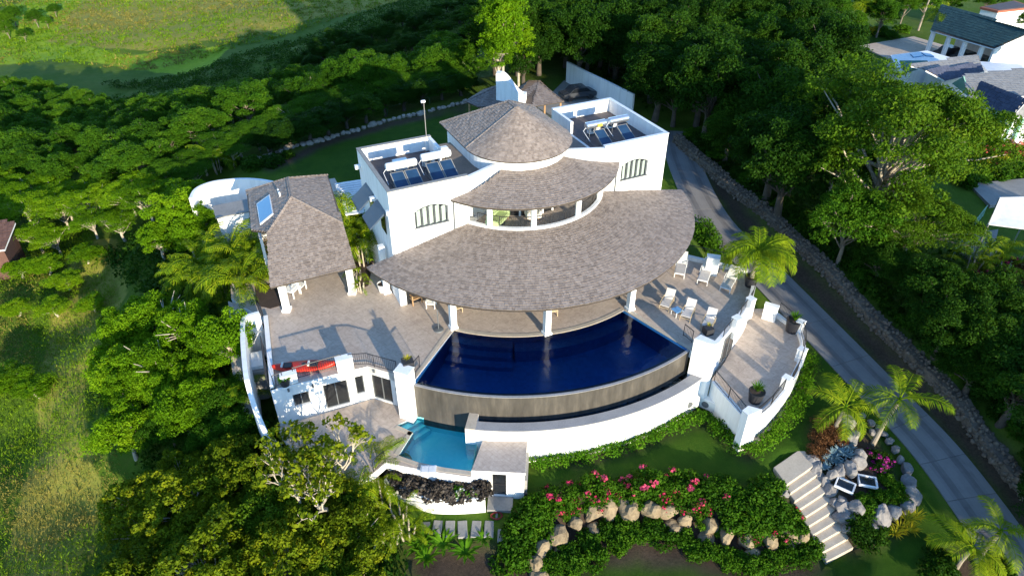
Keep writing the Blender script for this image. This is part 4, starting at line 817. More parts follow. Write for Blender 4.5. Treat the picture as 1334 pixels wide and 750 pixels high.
# ------------------------------------------------------------------ pump house with paved roof
ph = empty('pump_house', (pump_poly[0].x, pump_poly[0].y, -4.7), 0, 'small white pump house with paved flat roof and black door', 'building'); pho = (-pump_poly[0].x, -pump_poly[0].y, 4.7)
Pq = [Vector((p.x, p.y, 0)) for p in pump_poly]; ins = [q.lerp(sum(Pq, Vector()) / 4, .05) for q in Pq]
FrA, FrB = ins[3], ins[2]; sd0 = s_of((FrA, FrB), 641.5, 632, 0)[0]; sd1 = s_of((FrA, FrB), 659.5, 632, 0)[0]
b = MB(); wall_run(b, (FrA, FrB), -5.2, -2.602, .25, [(sd0, sd1, -4.62, -2.72)]); wall_run(b, (FrB, ins[1]), -5.2, -2.602, .25); wall_run(b, (ins[0], FrA), -5.2, -2.602, .25); b.build('wall', M['stucco'], ph, loc=pho)
b = MB(); b.prism([tuple(q)[:2] for q in Pq], -2.6, -2.42, 1, 0); b.build('roof_slab', [M['paving_fine'], M['stucco']], ph, loc=pho)
do = rect_on('door', 'glass_dark', (FrA, FrB), sd0, sd1, -4.62, -2.72, .12, .05, ph, pho)
for a, c, e, g in ((sd0, sd0 + .07, -4.62, -2.72), (sd1 - .07, sd1, -4.62, -2.72), (sd0 + .07, sd1 - .07, -2.8, -2.72), (sd0 + .07, sd1 - .07, -3.75, -3.68)): rect_on('door_frame', 'black_metal', (FrA, FrB), a, c, e, g, .08, .04, do, None)
rect_on('door_step', 'concrete', (FrA, FrB), sd0 - .25, sd1 + .4, -4.95, -4.64, -1.0, .98, ph, pho); rect_on('outlet_box', 'black_metal', (FrA, FrB), sd1 + 1.1, sd1 + 1.25, -4.5, -4.25, -.06, .06, ph, pho)
b = MB(); wall_run(b, (at(686.5, 640, -4.4), at(690, 575, -3.4)), -5.2, -3.4, .4); tag(b.build('stub_wall', M['concrete']), 'short bare stone wall between pump house and hedge', 'wall')
# ------------------------------------------------------------------ planter in front of the plunge pool
pls = smooth_line(PLANTER_OUT, 4); pin = [side(pls, i, .3) for i in range(len(pls))]; b = MB()
for i in range(len(pls) - 1):
    A, B, C_, D = pls[i], pls[i + 1], pin[i + 1], pin[i]
    b.mesh([(A.x, A.y, -5.2), (B.x, B.y, -5.2), (C_.x, C_.y, -5.2), (D.x, D.y, -5.2), (A.x, A.y, -3.55), (B.x, B.y, -3.55), (C_.x, C_.y, -3.55), (D.x, D.y, -3.55)], [(4, 5, 6, 7), (0, 1, 5, 4), (2, 3, 7, 6)] + ([(0, 4, 7, 3)] if i == 0 else []) + ([(1, 2, 6, 5)] if i == len(pls) - 2 else []))
plt_ = empty('planter', (pls[8].x, pls[8].y, -4.9), 0, 'curved white planter wall below the plunge pool', 'planter'); pof = (-pls[8].x, -pls[8].y, 4.9); b.build('front_wall', M['stucco'], plt_, loc=pof)
bk = [at(a, c, -3.7) for a, c in ((505, 612), (512, 606), (530, 612), (548, 621), (566, 632), (572, 618), (617, 622), (632, 624))]
b = MB(); b.face([(p.x, p.y, -3.85) for p in pin] + [(p.x, p.y, -3.85) for p in bk[::-1]]); b.build('bed_soil', M['soil'], plt_, loc=pof)
b = MB(); bz_ = [at(a, c, -2.72) for a, c in ((503, 603), (530, 609), (570, 616), (613, 621.5), (616, 616))]
for A, B in zip(bz_, bz_[1:]): d = (B - A).normalized(); n2 = Vector((-d.y, d.x, 0)) * .25; b.prism([tuple(v)[:2] for v in (A, B, B + n2, A + n2)], -4.4, -2.72)
b.build('back_wall', M['stucco'], plt_, loc=pof)
rail([at(487, 614, -2.7), at(502, 601.5, -2.7)], .95, label='short black railing at the edge of the lower patio', group='black railings')
hb = MB(); h0 = at(558, 612, -2.68); hb.box(-.45, .45, -.3, .3, 0, .08); hb.box(-.38, -.02, -.22, .22, .081, .1); hb.box(.04, .38, -.22, .22, .081, .1); hb = hb.build('skimmer_hatch', M['metal_white']); hb.location = h0; tag(hb, 'small white hatch cover behind the dark planter shrubs', 'hatch')

# ------------------------------------------------------------------ side of the terrace and side terrace
rp = at(914, 442, 1.35); cA = math.atan2(1, 1)
b = MB(); q = [at(a, c, 1.35) for a, c in ((904.5, 441), (913, 435.5), (937, 446), (931.5, 449), (923, 447))]
b.prism([tuple(v)[:2] for v in q], -3.2, 1.35); tag(b.build('pier', M['stucco']), 'broad white corner pier between infinity pool and side terrace', 'pier', 'white piers along the terrace edges')
EW = [at(a, c, 0) for a, c in ((931, 456), (938, 448), (961, 421), (979, 394), (986.5, 361))]; ews = smooth_line(EW, 5); ew = empty('terrace_wall', (EW[2].x, EW[2].y, -2.2), 0, 'curved white wall carrying the lounger terrace above the side terrace', 'wall'); ewo = (-EW[2].x, -EW[2].y, 2.2)
b = MB()
for i in range(len(ews) - 1):
    A, B = ews[i], ews[i + 1]; nA, nB = side(ews, i, .3), side(ews, i + 1, .3); z1 = .28
    b.mesh([(A.x, A.y, -3.4), (B.x, B.y, -3.4), (nB.x, nB.y, -3.4), (nA.x, nA.y, -3.4), (A.x, A.y, z1), (B.x, B.y, z1), (nB.x, nB.y, z1), (nA.x, nA.y, z1)], [(4, 5, 6, 7), (0, 1, 5, 4), (2, 3, 7, 6)] + ([(0, 4, 7, 3)] if i == 0 else []) + ([(1, 2, 6, 5)] if i == len(ews) - 2 else []))
b.build('wall', M['stucco'], ew, loc=ewo)
dd = (EW[2] - EW[1]); dd.z = 0; dl = dd.length; dd.normalize(); outn = Vector((dd.y, -dd.x, 0))
for nm, mt, a, c, o_, z0, z1 in (('door', 'glass_dark', .75, 2.35, .06, -2.15, -.15), ('door_frame', 'grey_frame', .66, .75, .09, -2.15, -.06), ('door_frame', 'grey_frame', 2.35, 2.44, .09, -2.15, -.06), ('door_frame', 'grey_frame', .751, 2.349, .09, -.149, -.06), ('door_frame', 'grey_frame', 1.51, 1.59, .09, -2.15, -.15)):
    o0 = EW[1]; q = [o0 + dd * a + outn * (o_ - .3), o0 + dd * c + outn * (o_ - .3), o0 + dd * c + outn * o_, o0 + dd * a + outn * o_]; b = MB(); b.prism([tuple(v)[:2] for v in q], z0, z1); b.build(nm, M[mt], ew, loc=ewo)
for (px, py, w, lab) in ((961, 413, .55, 'small white pier midway along the curved lounger terrace wall'), (979, 388, .45, 'small white pier on the curved wall nearer the potted palm')):
    p_ = at(px, py, 1.05); pier((p_.x, p_.y), w, .5, -.6, 1.05, R(35), lab)
rail([at(941, 443), at(949, 433.5), at(958, 422)], .95, label='black railing along the lounger terrace by the corner pier', group='black railings'); rail([at(963, 415), at(972, 403), at(978.5, 392)], .95, label='black railing along the lounger terrace, middle stretch', group='black railings'); rail([at(980, 387), at(984, 374), at(986, 361)], .95, label='black railing along the lounger terrace below the potted palm', group='black railings')
rail([at(890, 437), at(901, 446)], .95, label='short black railing between navy pool and lounger terrace', group='black railings')
b = MB(); kb = [at(889, 337), at(930, 347), at(973, 357.5)]
for A, B in zip(kb, kb[1:]): wall_run(b, (A, B), -.5, .3, .3)
tag(b.build('kerb_wall', M['stucco']), 'low white kerb wall behind the three sun loungers', 'wall'); rail([at(890, 333.5, .0), at(929, 342.5, 0), at(972, 353, 0)], 1.1, label='black railing on the kerb behind the three sun loungers', group='black railings')
pc_ = at(930, 334, 1.5); pier((pc_.x, pc_.y), .9, .6, -.3, 1.5, R(-15), 'white pier behind the middle sun lounger')
# side terrace parapet
SW = [at(a, c, -2.2) for a, c in ((975, 552), (996, 540), (1018, 518), (1035, 495), (1046, 470), (1048, 450), (1042, 432))]; sws = smooth_line(SW, 5); b = MB(); n_ = len(sws)
for i in range(n_ - 1):
    A, B = sws[i], sws[i + 1]; nA, nB = side(sws, i, .3), side(sws, i + 1, .3); z1 = -1.9
    b.mesh([(A.x, A.y, -4.6), (B.x, B.y, -4.6), (nB.x, nB.y, -4.6), (nA.x, nA.y, -4.6), (A.x, A.y, z1), (B.x, B.y, z1), (nB.x, nB.y, z1), (nA.x, nA.y, z1)], [(4, 5, 6, 7), (0, 1, 5, 4), (2, 3, 7, 6)] + ([(0, 4, 7, 3)] if i == 0 else []) + ([(1, 2, 6, 5)] if i == n_ - 2 else []))
st = empty('side_terrace_wall', (SW[0].x, SW[0].y, -4.2), 0, 'curved white retaining wall round the empty side terrace', 'wall'); sto = (-SW[0].x, -SW[0].y, 4.2); b.build('curved_wall', M['stucco'], st, loc=sto)
b = MB(); wall_run(b, (at(926, 500, -2.2), at(972, 553, -2.2)), -4.8, -1.95, .3); b.build('front_wall', M['stucco'], st, loc=sto)
b = MB(); wall_run(b, (at(1042, 432, -2.2), at(1000, 402, -2.2)), -3.4, -1.9, .3); b.build('road_wall', M['stucco'], st, loc=sto)
pcn = at(973.5, 534, -1.0); b = MB(); q = [at(a, c, -1.0) for a, c in ((967, 534), (975, 528), (993, 533), (975, 541))]; b.prism([tuple(v)[:2] for v in q], -4.8, -1.0); tag(b.build('pier', M['stucco']), 'pointed white corner pier of the side terrace above the hedge', 'pier', 'white piers along the terrace edges')
for px, py, lab in ((1026, 497, 'small white pier on the side terrace wall above the rubble edge'), (1046, 460, 'small white pier at the bulge of the side terrace wall'), (1044, 424, 'small white pier beside the tall black pot')):
    p_ = at(px, py - 6, -1.15); pier((p_.x, p_.y), .5, .5, -2.8, -1.15, R(45), lab)
p_ = at(1006, 397, -.9); pier((p_.x, p_.y), .95, .4, -3, -.9, R(-30), 'squat white pier at the road end of the side terrace')
rail([at(930, 497, -2.05), at(968, 543, -2.05)], .95, label='black railing across the front of the side terrace', group='black railings'); rail([at(985, 545, -1.95), at(1002, 530, -1.95), at(1020, 508, -1.95)], .95, label='black railing round the side terrace by the pointed pier', group='black railings')
rail([at(1029, 500, -1.95), at(1038, 484, -1.95), at(1044, 466, -1.95)], .95, label='black railing round the side terrace, middle stretch', group='black railings'); rail([at(1046, 458, -1.95), at(1046, 446, -1.95), at(1043, 433, -1.95)], .95, label='black railing round the side terrace by the tall pot', group='black railings'); rail([at(1014, 408, -1.95), at(1034, 424, -1.95)], .95, label='black railing facing the driveway behind the tall pot', group='black railings')
# condensers on the outer pool wall
condenser(at(896, 531, -3.9), VTH + R(-8), 'air conditioner at the foot of the curved pool wall by the hedge', 1.35); condenser(at(921, 532, -4.1), R(-35), 'air conditioner in the corner under the side terrace', 1.2)
# ------------------------------------------------------------------ terrace furniture
def lounger(loc, rz, label):
    t = empty('sun_lounger', loc, rz, label, 'sun lounger', 'sun loungers on the terrace')
    f = MB()
    for y in (-.32, .32): f.tube([(-1.0, y, .36), (.95, y, .36)], .03, 6)
    for x in (-1.0, .95): f.tube([(x, -.32, .36), (x, .32, .36)], .03, 6)
    f.build('frame', M['plastic_white'], t)
    for x in (-.9, .85):
        for y in (-.32, .32): g = MB(); g.tube([(x, y, .36), (x * 1.04, y, 0)], [.028, .024], 6); g.build('leg', M['plastic_white'], t)
    s_ = MB(); s_.box(-.98, .25, -.30, .30, .365, .41); s_.build('seat', M['sling'], t)
    bk_ = MB(); mt = Matrix.Translation((.25, 0, .39)) @ Matrix.Rotation(R(-33), 4, 'Y'); bk_.box(0, .95, -.30, .30, -.025, .03, mtx=mt); bk_.build('backrest', M['cushion_white'], t)
    for y in (-.36, .36): a = MB(); a.tube([(-.05, y, .36), (.0, y, .58), (.5, y, .58), (.55, y, .37)], .025, 6); a.build('armrest', M['plastic_white'], t)
    return t
def face(a, b_): return math.atan2(b_.y - a.y, b_.x - a.x)
for (h, f_, lab) in (((888.5, 341), (884, 364), 'sun lounger with white back closest to the big veranda roof'), ((922, 350), (913.5, 373), 'sun lounger with white back in front of the white kerb pier'), ((955, 361), (943, 382), 'sun lounger with white back next to the potted palm')):
    A, B = at(*h), at(*f_); o = lounger(((A.x + B.x) / 2, (A.y + B.y) / 2, 0), face(B, A), lab); o.scale = (1.1,) * 3
def deck_chair(loc, rz, label):
    t = empty('deck_chair', loc, rz, label, 'deck chair', 'low deck chairs near the pool')
    for y in (-.33, .33):
        f = MB(); f.tube([(-.55, y, 0), (-.5, y, .36), (.45, y, .42), (.5, y, 0)], .026, 6); f.tube([(-.45, y, .36), (-.4, y, .58), (.35, y, .62), (.42, y, .42)], .024, 6); f.build('side_frame', M['cane'], t)
    s_ = MB(); s_.box(-.55, .4, -.3, .3, .37, .42); s_.build('seat', M['sling'], t)
    bk_ = MB(); mt = Matrix.Translation((.35, 0, .40)) @ Matrix.Rotation(R(-48), 4, 'Y'); bk_.box(0, .7, -.3, .3, -.02, .03, mtx=mt); bk_.build('backrest', M['sling'], t)
    for x in (-.5, .47): l = MB(); l.tube([(x, -.33, .2), (x, .33, .2)], .02, 6); l.build('stretcher', M['cane'], t)
    return t
for (px, py, lab) in ((868, 399, 'low deck chair of pale sling nearest the veranda column by the pool'), (895, 412.5, 'low deck chair of pale sling right beside the blue side table'), (922, 425, 'low deck chair of pale sling next to the corner pier railing')):
    p_ = at(px, py); o = deck_chair((p_.x, p_.y, 0), R(62), lab); o.scale = (1.05,) * 3
p_ = at(881, 410); t = empty('side_table', (p_.x, p_.y, 0), R(30), 'small blue-topped side table between two deck chairs', 'table')
b = MB(); b.box(-.3, .3, -.3, .3, .42, .46); bevel(b.build('table_top', M['blue_plastic'], t), .015)
for x in (-.25, .25):
    for y in (-.25, .25): b = MB(); b.tube([(x, y, 0), (x, y, .42)], .025, 6); b.build('leg', M['plastic_white'], t)
# kayak: sit-on-top hull with two moulded seats
k0, k1 = at(356, 482), at(438, 477); kc = (k0 + k1) / 2; ky = empty('kayak', (kc.x, kc.y, .0), face(k0, k1), 'bright red two-seat kayak lying on the terrace by the railing', 'kayak')
Lk = (k1 - k0).length; b = MB(); ns, nr = 28, 14; ring = []
for i in range(ns + 1):
    t = i / ns; x = (t - .5) * Lk; w = .5 * math.sin(math.pi * min(max(t, .012), .988)) ** .55; up = .10 * abs(2 * t - 1) ** 3; deck = -.06 if .18 < t < .45 or .55 < t < .82 else 0.0; row = []
    for j in range(nr):
        a = 2 * math.pi * j / nr; y = w * math.cos(a); z = .2 + up + (.15 * math.sin(a) if math.sin(a) > 0 else .2 * math.sin(a))
        if deck and math.sin(a) > .6: z += deck
        row.append((x, y, z))
    ring.append(row)
Vs = [p for r_ in ring for p in r_]; F = [(i * nr + j, i * nr + (j + 1) % nr, (i + 1) * nr + (j + 1) % nr, (i + 1) * nr + j) for i in range(ns) for j in range(nr)] + [tuple(range(nr))[::-1], tuple(ns * nr + j for j in range(nr))]
b.mesh(Vs, F); b.build('hull', M['orange_hull'], ky, smooth=True)
for x, m_ in ((-.95, 'cushion_white'), (.65, 'cushion_white')):
    s_ = MB(); s_.box(x - .3, x + .2, -.22, .22, .30, .37); s_.build('seat', M['pot_black'], ky); bk_ = MB(); bk_.box(x - .42, x - .3, -.2, .2, .33, .45); bk_.build('seat_back', M[m_], ky)
b = MB(); b.tube([(0, 0, .36), (0, 0, .39)], .13, 12); b.build('hatch', M['pot_black'], ky)
b = MB(); b.tube([(Lk / 2 - .02, 0, .33), (Lk / 2 + .14, 0, .36)], .05, 8); b.build('grab_handle', M['plastic_white'], ky)
# parasol base, verandah chair, bench, pots
p_ = at(571.5, 429.5); t = empty('parasol_stand', (p_.x, p_.y, 0), 0, 'dark parasol stand with bare pole on the terrace near the pool corner', 'parasol stand')
b = MB(); b.lathe([(0, .12), (.1, .12), (.32, .09), (.34, .03), (.34, 0)], n=20); b.build('base', M['grey_frame'], t); b = MB(); b.tube([(0, 0, .1), (0, 0, 1.7)], .035, 8); b.build('pole', M['grey_frame'], t); b = MB(); b.tube([(0, 0, 1.1), (-.25, .02, 1.25)], .015, 6); b.tube([(0, 0, 1.2), (.22, .0, 1.35)], .015, 6); b.build('crank', M['grey_frame'], t)
def arm_chair(loc, rz, label, mat, group=None, s=1.0):
    t = empty('arm_chair', loc, rz, label, 'chair', group); t.scale = (s,) * 3
    for x in (-.3, .3):
        for y in (-.28, .28): l = MB(); l.box(x - .03, x + .03, y - .03, y + .03, 0, .62 if y < 0 else .9); l.build('leg', M[mat], t)
    a = MB(); a.box(-.33, .33, -.31, .27, .38, .44); a.build('seat', M[mat], t); a = MB(); a.box(-.27, .27, .25, .31, .5, .9); a.build('backrest', M[mat], t)
    for x in (-.3, .3): a = MB(); a.box(x - .045, x + .045, -.31, .25, .62, .66); a.build('armrest', M[mat], t)
    return t
p_ = at(541, 393); arm_chair((p_.x, p_.y, 0), VTH + R(10), 'wooden veranda chair peeking out under the big round roof', 'wood', s=1.2)
p_ = at(562, 399); arm_chair((p_.x, p_.y, 0), VTH + R(-30), 'white veranda chair under the roof edge beyond the wooden chair', 'plastic_white', s=.95)
p_ = at(595, 405); arm_chair((p_.x, p_.y, 0), VTH, 'yellow-brown veranda chair behind the column at the pool corner', 'cane', s=1.0)
p_ = at(720, 409); arm_chair((p_.x, p_.y, 0), VTH + R(160), 'pale veranda chair behind the column at the middle of the pool', 'cane', s=.95)
p_ = at(812, 386); arm_chair((p_.x, p_.y, 0), VTH + R(60), 'black veranda chair behind the column at the lounger end of the pool', 'pot_black', s=1.1)
p_ = at(381, 384); arm_chair((p_.x, p_.y, 0), R(-20), 'white garden chair by the column of the car pavilion', 'plastic_white', s=1.25)
p_ = at(391, 378); arm_chair((p_.x, p_.y, 0), R(70), 'white garden chair deeper under the car pavilion roof', 'plastic_white', s=1.1)
# outdoor sofa on the upper balcony
def sofa(loc, rz, label, w, mat):
    t = empty('balcony_sofa', loc, rz, label, 'sofa'); a = MB(); a.box(-w / 2, w / 2, -.4, .4, .12, .42); bevel(a.build('seat', M[mat], t), .06, 2); a = MB(); a.box(-w / 2, w / 2, .3, .5, .42, .9); bevel(a.build('backrest', M[mat], t), .06, 2)
    for s in (-1, 1): a = MB(); a.box(s * w / 2 - .1, s * w / 2 + .1, -.4, .5, .12, .65); bevel(a.build('armrest', M[mat], t), .05, 2)
    for x in (-w / 2 + .1, w / 2 - .1): a = MB(); a.box(x - .04, x + .04, -.35, .45, 0, .12); a.build('foot', M['wood'], t)
sofa(HL(-3.3, -.55, 5.1), VTH + R(40), 'pale green cushioned sofa on the upper balcony', 1.9, 'cushion'); sofa(HL(-.9, -1.0, 5.1), VTH + R(-10), 'small white cushioned seat on the upper balcony', .8, 'cushion_white')
def pot(loc, label, r=.35, h=.6, mat='pot_black', square=False):
    t = empty('planter_pot', loc, R(20), label, 'plant pot', 'plant pots on the terraces'); b = MB()
    if square: b.box(-r, r, -r, r, 0, h)
    else: b.lathe([(0, 0), (r * .72, 0), (r, h), (r * .88, h), (r * .85, h - .08)], n=20)
    b.build('pot', M[mat], t); b = MB(); b.lathe([(r * .86, h - .07), (0, h - .05)], n=16); b.build('pot_soil', M['soil'], t); return t
pot(p3t.lerp(at(527, 473, 1.2), .0) + Vector((.15, .65, -1.2)), 'square black pot with yellowish plant behind the tall pool-corner pier', .34, 1.3, square=True)
p_ = at(923, 438); pot((p_.x, p_.y + .3, 0), 'black pot on the terrace behind the broad corner pier', .28, .5, square=True)
p_ = at(983, 522, -2.2); pot((p_.x, p_.y, -2.2), 'round black pot of grass at the pointed corner of the side terrace', .52, .85); p_ = at(1031, 431, -2.2); pot((p_.x, p_.y, -2.2), 'tall black pot of grass at the road side of the side terrace', .55, 1.0)
p_ = at(977, 372); pot((p_.x, p_.y, 0), 'black pot holding the feathery palm at the terrace corner', .5, .8); p_ = at(499, 379); pot((p_.x, p_.y, 0), 'white pot beside the first veranda column', .38, .65, 'pot_white')
p_ = at(372, 501); pot((p_.x, p_.y, 0), 'dark pot of leafy plant at the bow of the kayak', .35, .5)
# red hose coil by the pump house
t = empty('garden_hose', gp(647, 672), 0, 'coiled red garden hose on the grass by the pump house door', 'hose')
b = MB(); pts = [(math.cos(a) * (.55 + .1 * math.sin(a * 2.3)) , math.sin(a) * (.42 + .08 * math.cos(a * 1.7)), .05 + .02 * (a / 6.28)) for a in np.linspace(0, 2 * math.pi * 5, 120)]; b.tube(pts, .03, 5); b.build('coil', M['hose_red'], t); t.scale = (.55,) * 3
b = MB(); b.box(-.12, .12, -.4, .4, 0, .06); b.build('reel_bracket', M['grey_frame'], t)
# ------------------------------------------------------------------ rocks
def rock_mesh(seed, mat, sub=3):
    r = np.random.default_rng(seed); bm = bmesh.new(); bmesh.ops.create_icosphere(bm, subdivisions=sub, radius=1)
    pl = [(Vector(r.normal(size=3)).normalized(), r.uniform(.55, .85)) for _ in range(9)]
    for v in bm.verts:
        for n_, d in pl:
            e = v.co.dot(n_) - d
            if e > 0: v.co -= n_ * e * .85
        v.co *= 1 + .16 * mnoise.noise(v.co * 1.7 + Vector((seed, 0, 0))) + .09 * mnoise.noise(v.co * 4 + Vector((seed, 3, 0))) + .05 * mnoise.noise(v.co * 9 + Vector((seed, 7, 0)))
    me = bpy.data.meshes.new('rock'); bm.to_mesh(me); bm.free(); me.materials.append(M[mat]); me.attributes.new('rnd', 'FLOAT', 'FACE'); return me
ROCKS = {k: [rock_mesh(i + 10 * j, k) for i in range(6)] for j, k in enumerate(('rock', 'rock_grey', 'rock_gold'))}
SMALL = [rock_mesh(50 + i, 'rock_grey', 1) for i in range(5)]
def rock(p, s, mat, name, label, group, sq=(1, 1, .75), small=False):
    me = random.choice(SMALL) if small else random.choice(ROCKS[mat]); o = link(name, me, None, (p[0], p[1], p[2]), (random.uniform(-.3, .3), random.uniform(-.3, .3), random.uniform(0, 6.28)), (s * sq[0] * random.uniform(.85, 1.2), s * sq[1] * random.uniform(.85, 1.2), s * sq[2] * random.uniform(.85, 1.2)))
    return tag(o, label, 'rock', group)
def along(P, step):
    out, acc = [P[0]], 0
    for a, c in zip(P, P[1:]):
        L = (c - a).length; t = step - acc
        while t < L: out.append(a.lerp(c, t / L)); t += step
        acc = (acc + L) % step if L else acc
    return out
rng2 = random.Random(3)
wallpx = [(700, 740), (715, 712), (735, 697), (760, 680), (790, 668), (815, 663), (845, 670), (870, 672), (900, 680), (925, 690), (950, 703), (975, 713), (1000, 708), (1025, 700), (1048, 705)]
wallw = smooth_line([gp(a, c) for a, c in wallpx], 5)
for i, p_ in enumerate(along(wallw, 1.15)):
    rock((p_.x + rng2.uniform(-.2, .2), p_.y + rng2.uniform(-.2, .2), ground(p_.x, p_.y) + .25), (rng2.uniform(.55, .85) if p_.x < wallw[28].x else rng2.uniform(.45, .75)), 'rock_gold', 'boulder', 'sunlit golden boulder in the retaining bank under the bougainvillea', 'boulders of the garden bank', (1, .8, .95))
    if i % 2 == 0: rock((p_.x + rng2.uniform(-.3, .3), p_.y - .55, ground(p_.x, p_.y - .55) + .1), rng2.uniform(.4, .6), 'rock_gold', 'boulder', 'sunlit golden boulder in the retaining bank under the bougainvillea', 'boulders of the garden bank')
for px, py, s in ((1101, 556, .85), (1110, 572, .8), (1107, 577, .6), (1119, 595, .6), (1116, 606, .65), (1107, 615, .8), (1093, 617, .6), (1083, 621, .55)):
    rock(gp(px, py) + Vector((0, 0, .25)), s * .72, 'rock_grey', 'boulder', 'rounded grey boulder of the dry rockery among blue agaves', 'rockery boulders', (1, .9, 1.1))
for px, py, s in ((1186, 645, .9), (1178, 660, .85), (1163, 668, .8), (1146, 672, 1.0), (1137, 690, .7), (1183, 628, .7), (1180, 612, .6), (1172, 600, .5), (1166, 588, .45), (1158, 577, .45), (1150, 567, .4), (1143, 560, .4), (1134, 553, .4), (1122, 543, .35), (1135, 565, .35)):
    rock(gp(px, py) + Vector((0, 0, .15)), s * .68, 'rock_grey', 'boulder', 'grey edging boulder round the shaded rockery bed by the driveway', 'rockery edging boulders', (1, 1, .9))
for px, py, s in ((1058, 600, .4), (1062, 612, .45), (1068, 622, .4), (1076, 627, .45), (1072, 632, .35), (1082, 640, .4), (1088, 655, .4), (1098, 660, .55), (1100, 675, .6), (1104, 688, .5), (1096, 652, .35), (1021, 645, .3), (1019, 637, .35), (1062, 598, .3), (1066, 606, .3), (1117, 664, .55)):
    rock(gp(px, py) + Vector((0, 0, .12)), s, 'rock_grey', 'boulder', 'small pale stone packed along the garden steps', 'stones beside the garden steps')
edge_ = along(smooth_line([gp(a, c) for a, c in ((338, 207), (360, 200), (385, 192), (410, 186), (432, 180), (460, 172), (490, 163), (520, 155), (548, 149), (580, 141), (608, 134.5))], 5), .62)
for p_ in edge_: rock((p_.x + rng2.uniform(-.1, .1), p_.y + rng2.uniform(-.1, .1), ground(p_.x, p_.y) + .12), rng2.uniform(.28, .44), 'rock', 'edging_stone', 'pale edging stone in the row bordering the shaded back lawn', 'edging stones of the back lawn')
for p_ in along([at(a, c, -4.1) for a, c in ((982, 577), (1000, 560), (1020, 536), (1036, 508), (1048, 480))], .5): rock((p_.x, p_.y, ground(p_.x, p_.y) + .15), rng2.uniform(.2, .32), 'rock', 'footing_stone', 'small rubble stone at the foot of the side terrace wall', 'rubble stones under the side terrace', small=False)
# rubble wall along the driveway
rw = smooth_line([gp(a, c) for a, c in ((878, 186), (892, 200), (920, 224), (948, 250), (975, 270), (1000, 290), (1030, 320), (1060, 347), (1086, 374), (1120, 412), (1160, 452), (1200, 490), (1235, 525), (1262, 565), (1300, 615), (1334, 650))], 4)
rwe = empty('rubble_wall', rw[20], 0, 'long low rubble stone wall along the far side of the driveway', 'wall'); ro = -rw[20]
b = MB()
for i in range(len(rw) - 1):
    A, B = rw[i], rw[i + 1]; nA, nB = side(rw, i, .9), side(rw, i + 1, .9); h0, h1 = [Vector((0, 0, .75 + .15 * mnoise.noise(Vector((k_ * .7, 0, 0))))) for k_ in (i, i + 1)]; dn = Vector((0, 0, -.8))
    b.mesh([A + dn, B + dn, nB + dn, nA + dn, A + h0, B + h1, nB + h1, nA + h0], [(4, 5, 6, 7), (0, 1, 5, 4), (2, 3, 7, 6)])
b.build('core', M['rubble'], rwe, loc=ro)
bm = bmesh.new(); rr = random.Random(9); base_ = [[(v.co.copy()) for v in me.vertices] for me in SMALL]; Vs, Fs = [], []; tri = [[tuple(p.vertices) for p in me.polygons] for me in SMALL]
for p_ in along(rw, .24):
    i = min(range(len(rw)), key=lambda k_: (rw[k_] - p_).length); d = (rw[min(i + 1, len(rw) - 1)] - rw[max(i - 1, 0)]).normalized(); s_ = Vector((-d.y, d.x, 0))
    for across, z in ((-.05, .1), (-.05, .4), (0.0, .68), (.3, .78), (.6, .8), (.9, .7)):
        kx = rr.randrange(5); sc_ = rr.uniform(.07, .22); c = p_ + s_ * (across + rr.uniform(-.1, .1)) + d * rr.uniform(-.1, .1) + Vector((0, 0, z + rr.uniform(-.08, .08))); rt = Matrix.Rotation(rr.uniform(0, 6.28), 3, Vector((rr.uniform(-1, 1), rr.uniform(-1, 1), 1)).normalized()); o0 = len(Vs)
        Vs += [tuple(rt @ (v * sc_) + c) for v in base_[kx]]; Fs += [tuple(o0 + q for q in f) for f in tri[kx]]
bm.free(); me = bpy.data.meshes.new('stones'); me.from_pydata(Vs, [], Fs); me.materials.append(M['rubble']); o = link('stones', me, rwe, ro); o['kind'] = 'stuff'
# ------------------------------------------------------------------ garden steps
S0, S1, S2, S3 = at(1018, 624, -4.15), at(1056, 597, -4.15), at(1077, 731.5, -5.95), at(1112, 713, -5.95); gs = empty('garden_steps', (S0 + S1) / 2, 0, 'flight of pale stone steps down through the rockery', 'steps'); so_ = -(S0 + S1) / 2; NS = 10
for k_ in range(NS):
    t0, t1 = (k_ - .0) / NS, (k_ + 1.0) / NS; z = -4.12 - (k_) * .2; bend = math.sin(math.pi * t0) * .25
    A, B, C_, D = S0.lerp(S2, t0), S1.lerp(S3, t0), S1.lerp(S3, t1), S0.lerp(S2, t1); d = (C_ - B); d.z = 0; d.normalize(); A, B = A - d * (.9 if k_ == 0 else .12), B - d * (.9 if k_ == 0 else .12)
    b = MB(); b.prism([tuple(v + d * .0)[:2] for v in (A, B, C_, D)], z - .9, z); o = b.build('step', M['step_stone'], gs, loc=so_); bevel(o, .03)
for px, py, lab in ((554, 688, 'end'), (569.5, 688.5, ''), (586, 689, ''), (602.5, 689, ''), (620, 689, ''), (637, 689, ''), (654.5, 695, '')):
    p_ = gp(px, py); b = MB(); b.box(-.27, .27, -.55, .55, -.1, .06); o = b.build('stepping_stone', M['concrete']); o.location = p_; o.rotation_euler = (0, 0, random.uniform(-.12, .12)); bevel(o, .03); tag(o, 'oblong grey stepping stone set in the grass below the planter', 'stepping stone', 'stepping stones')
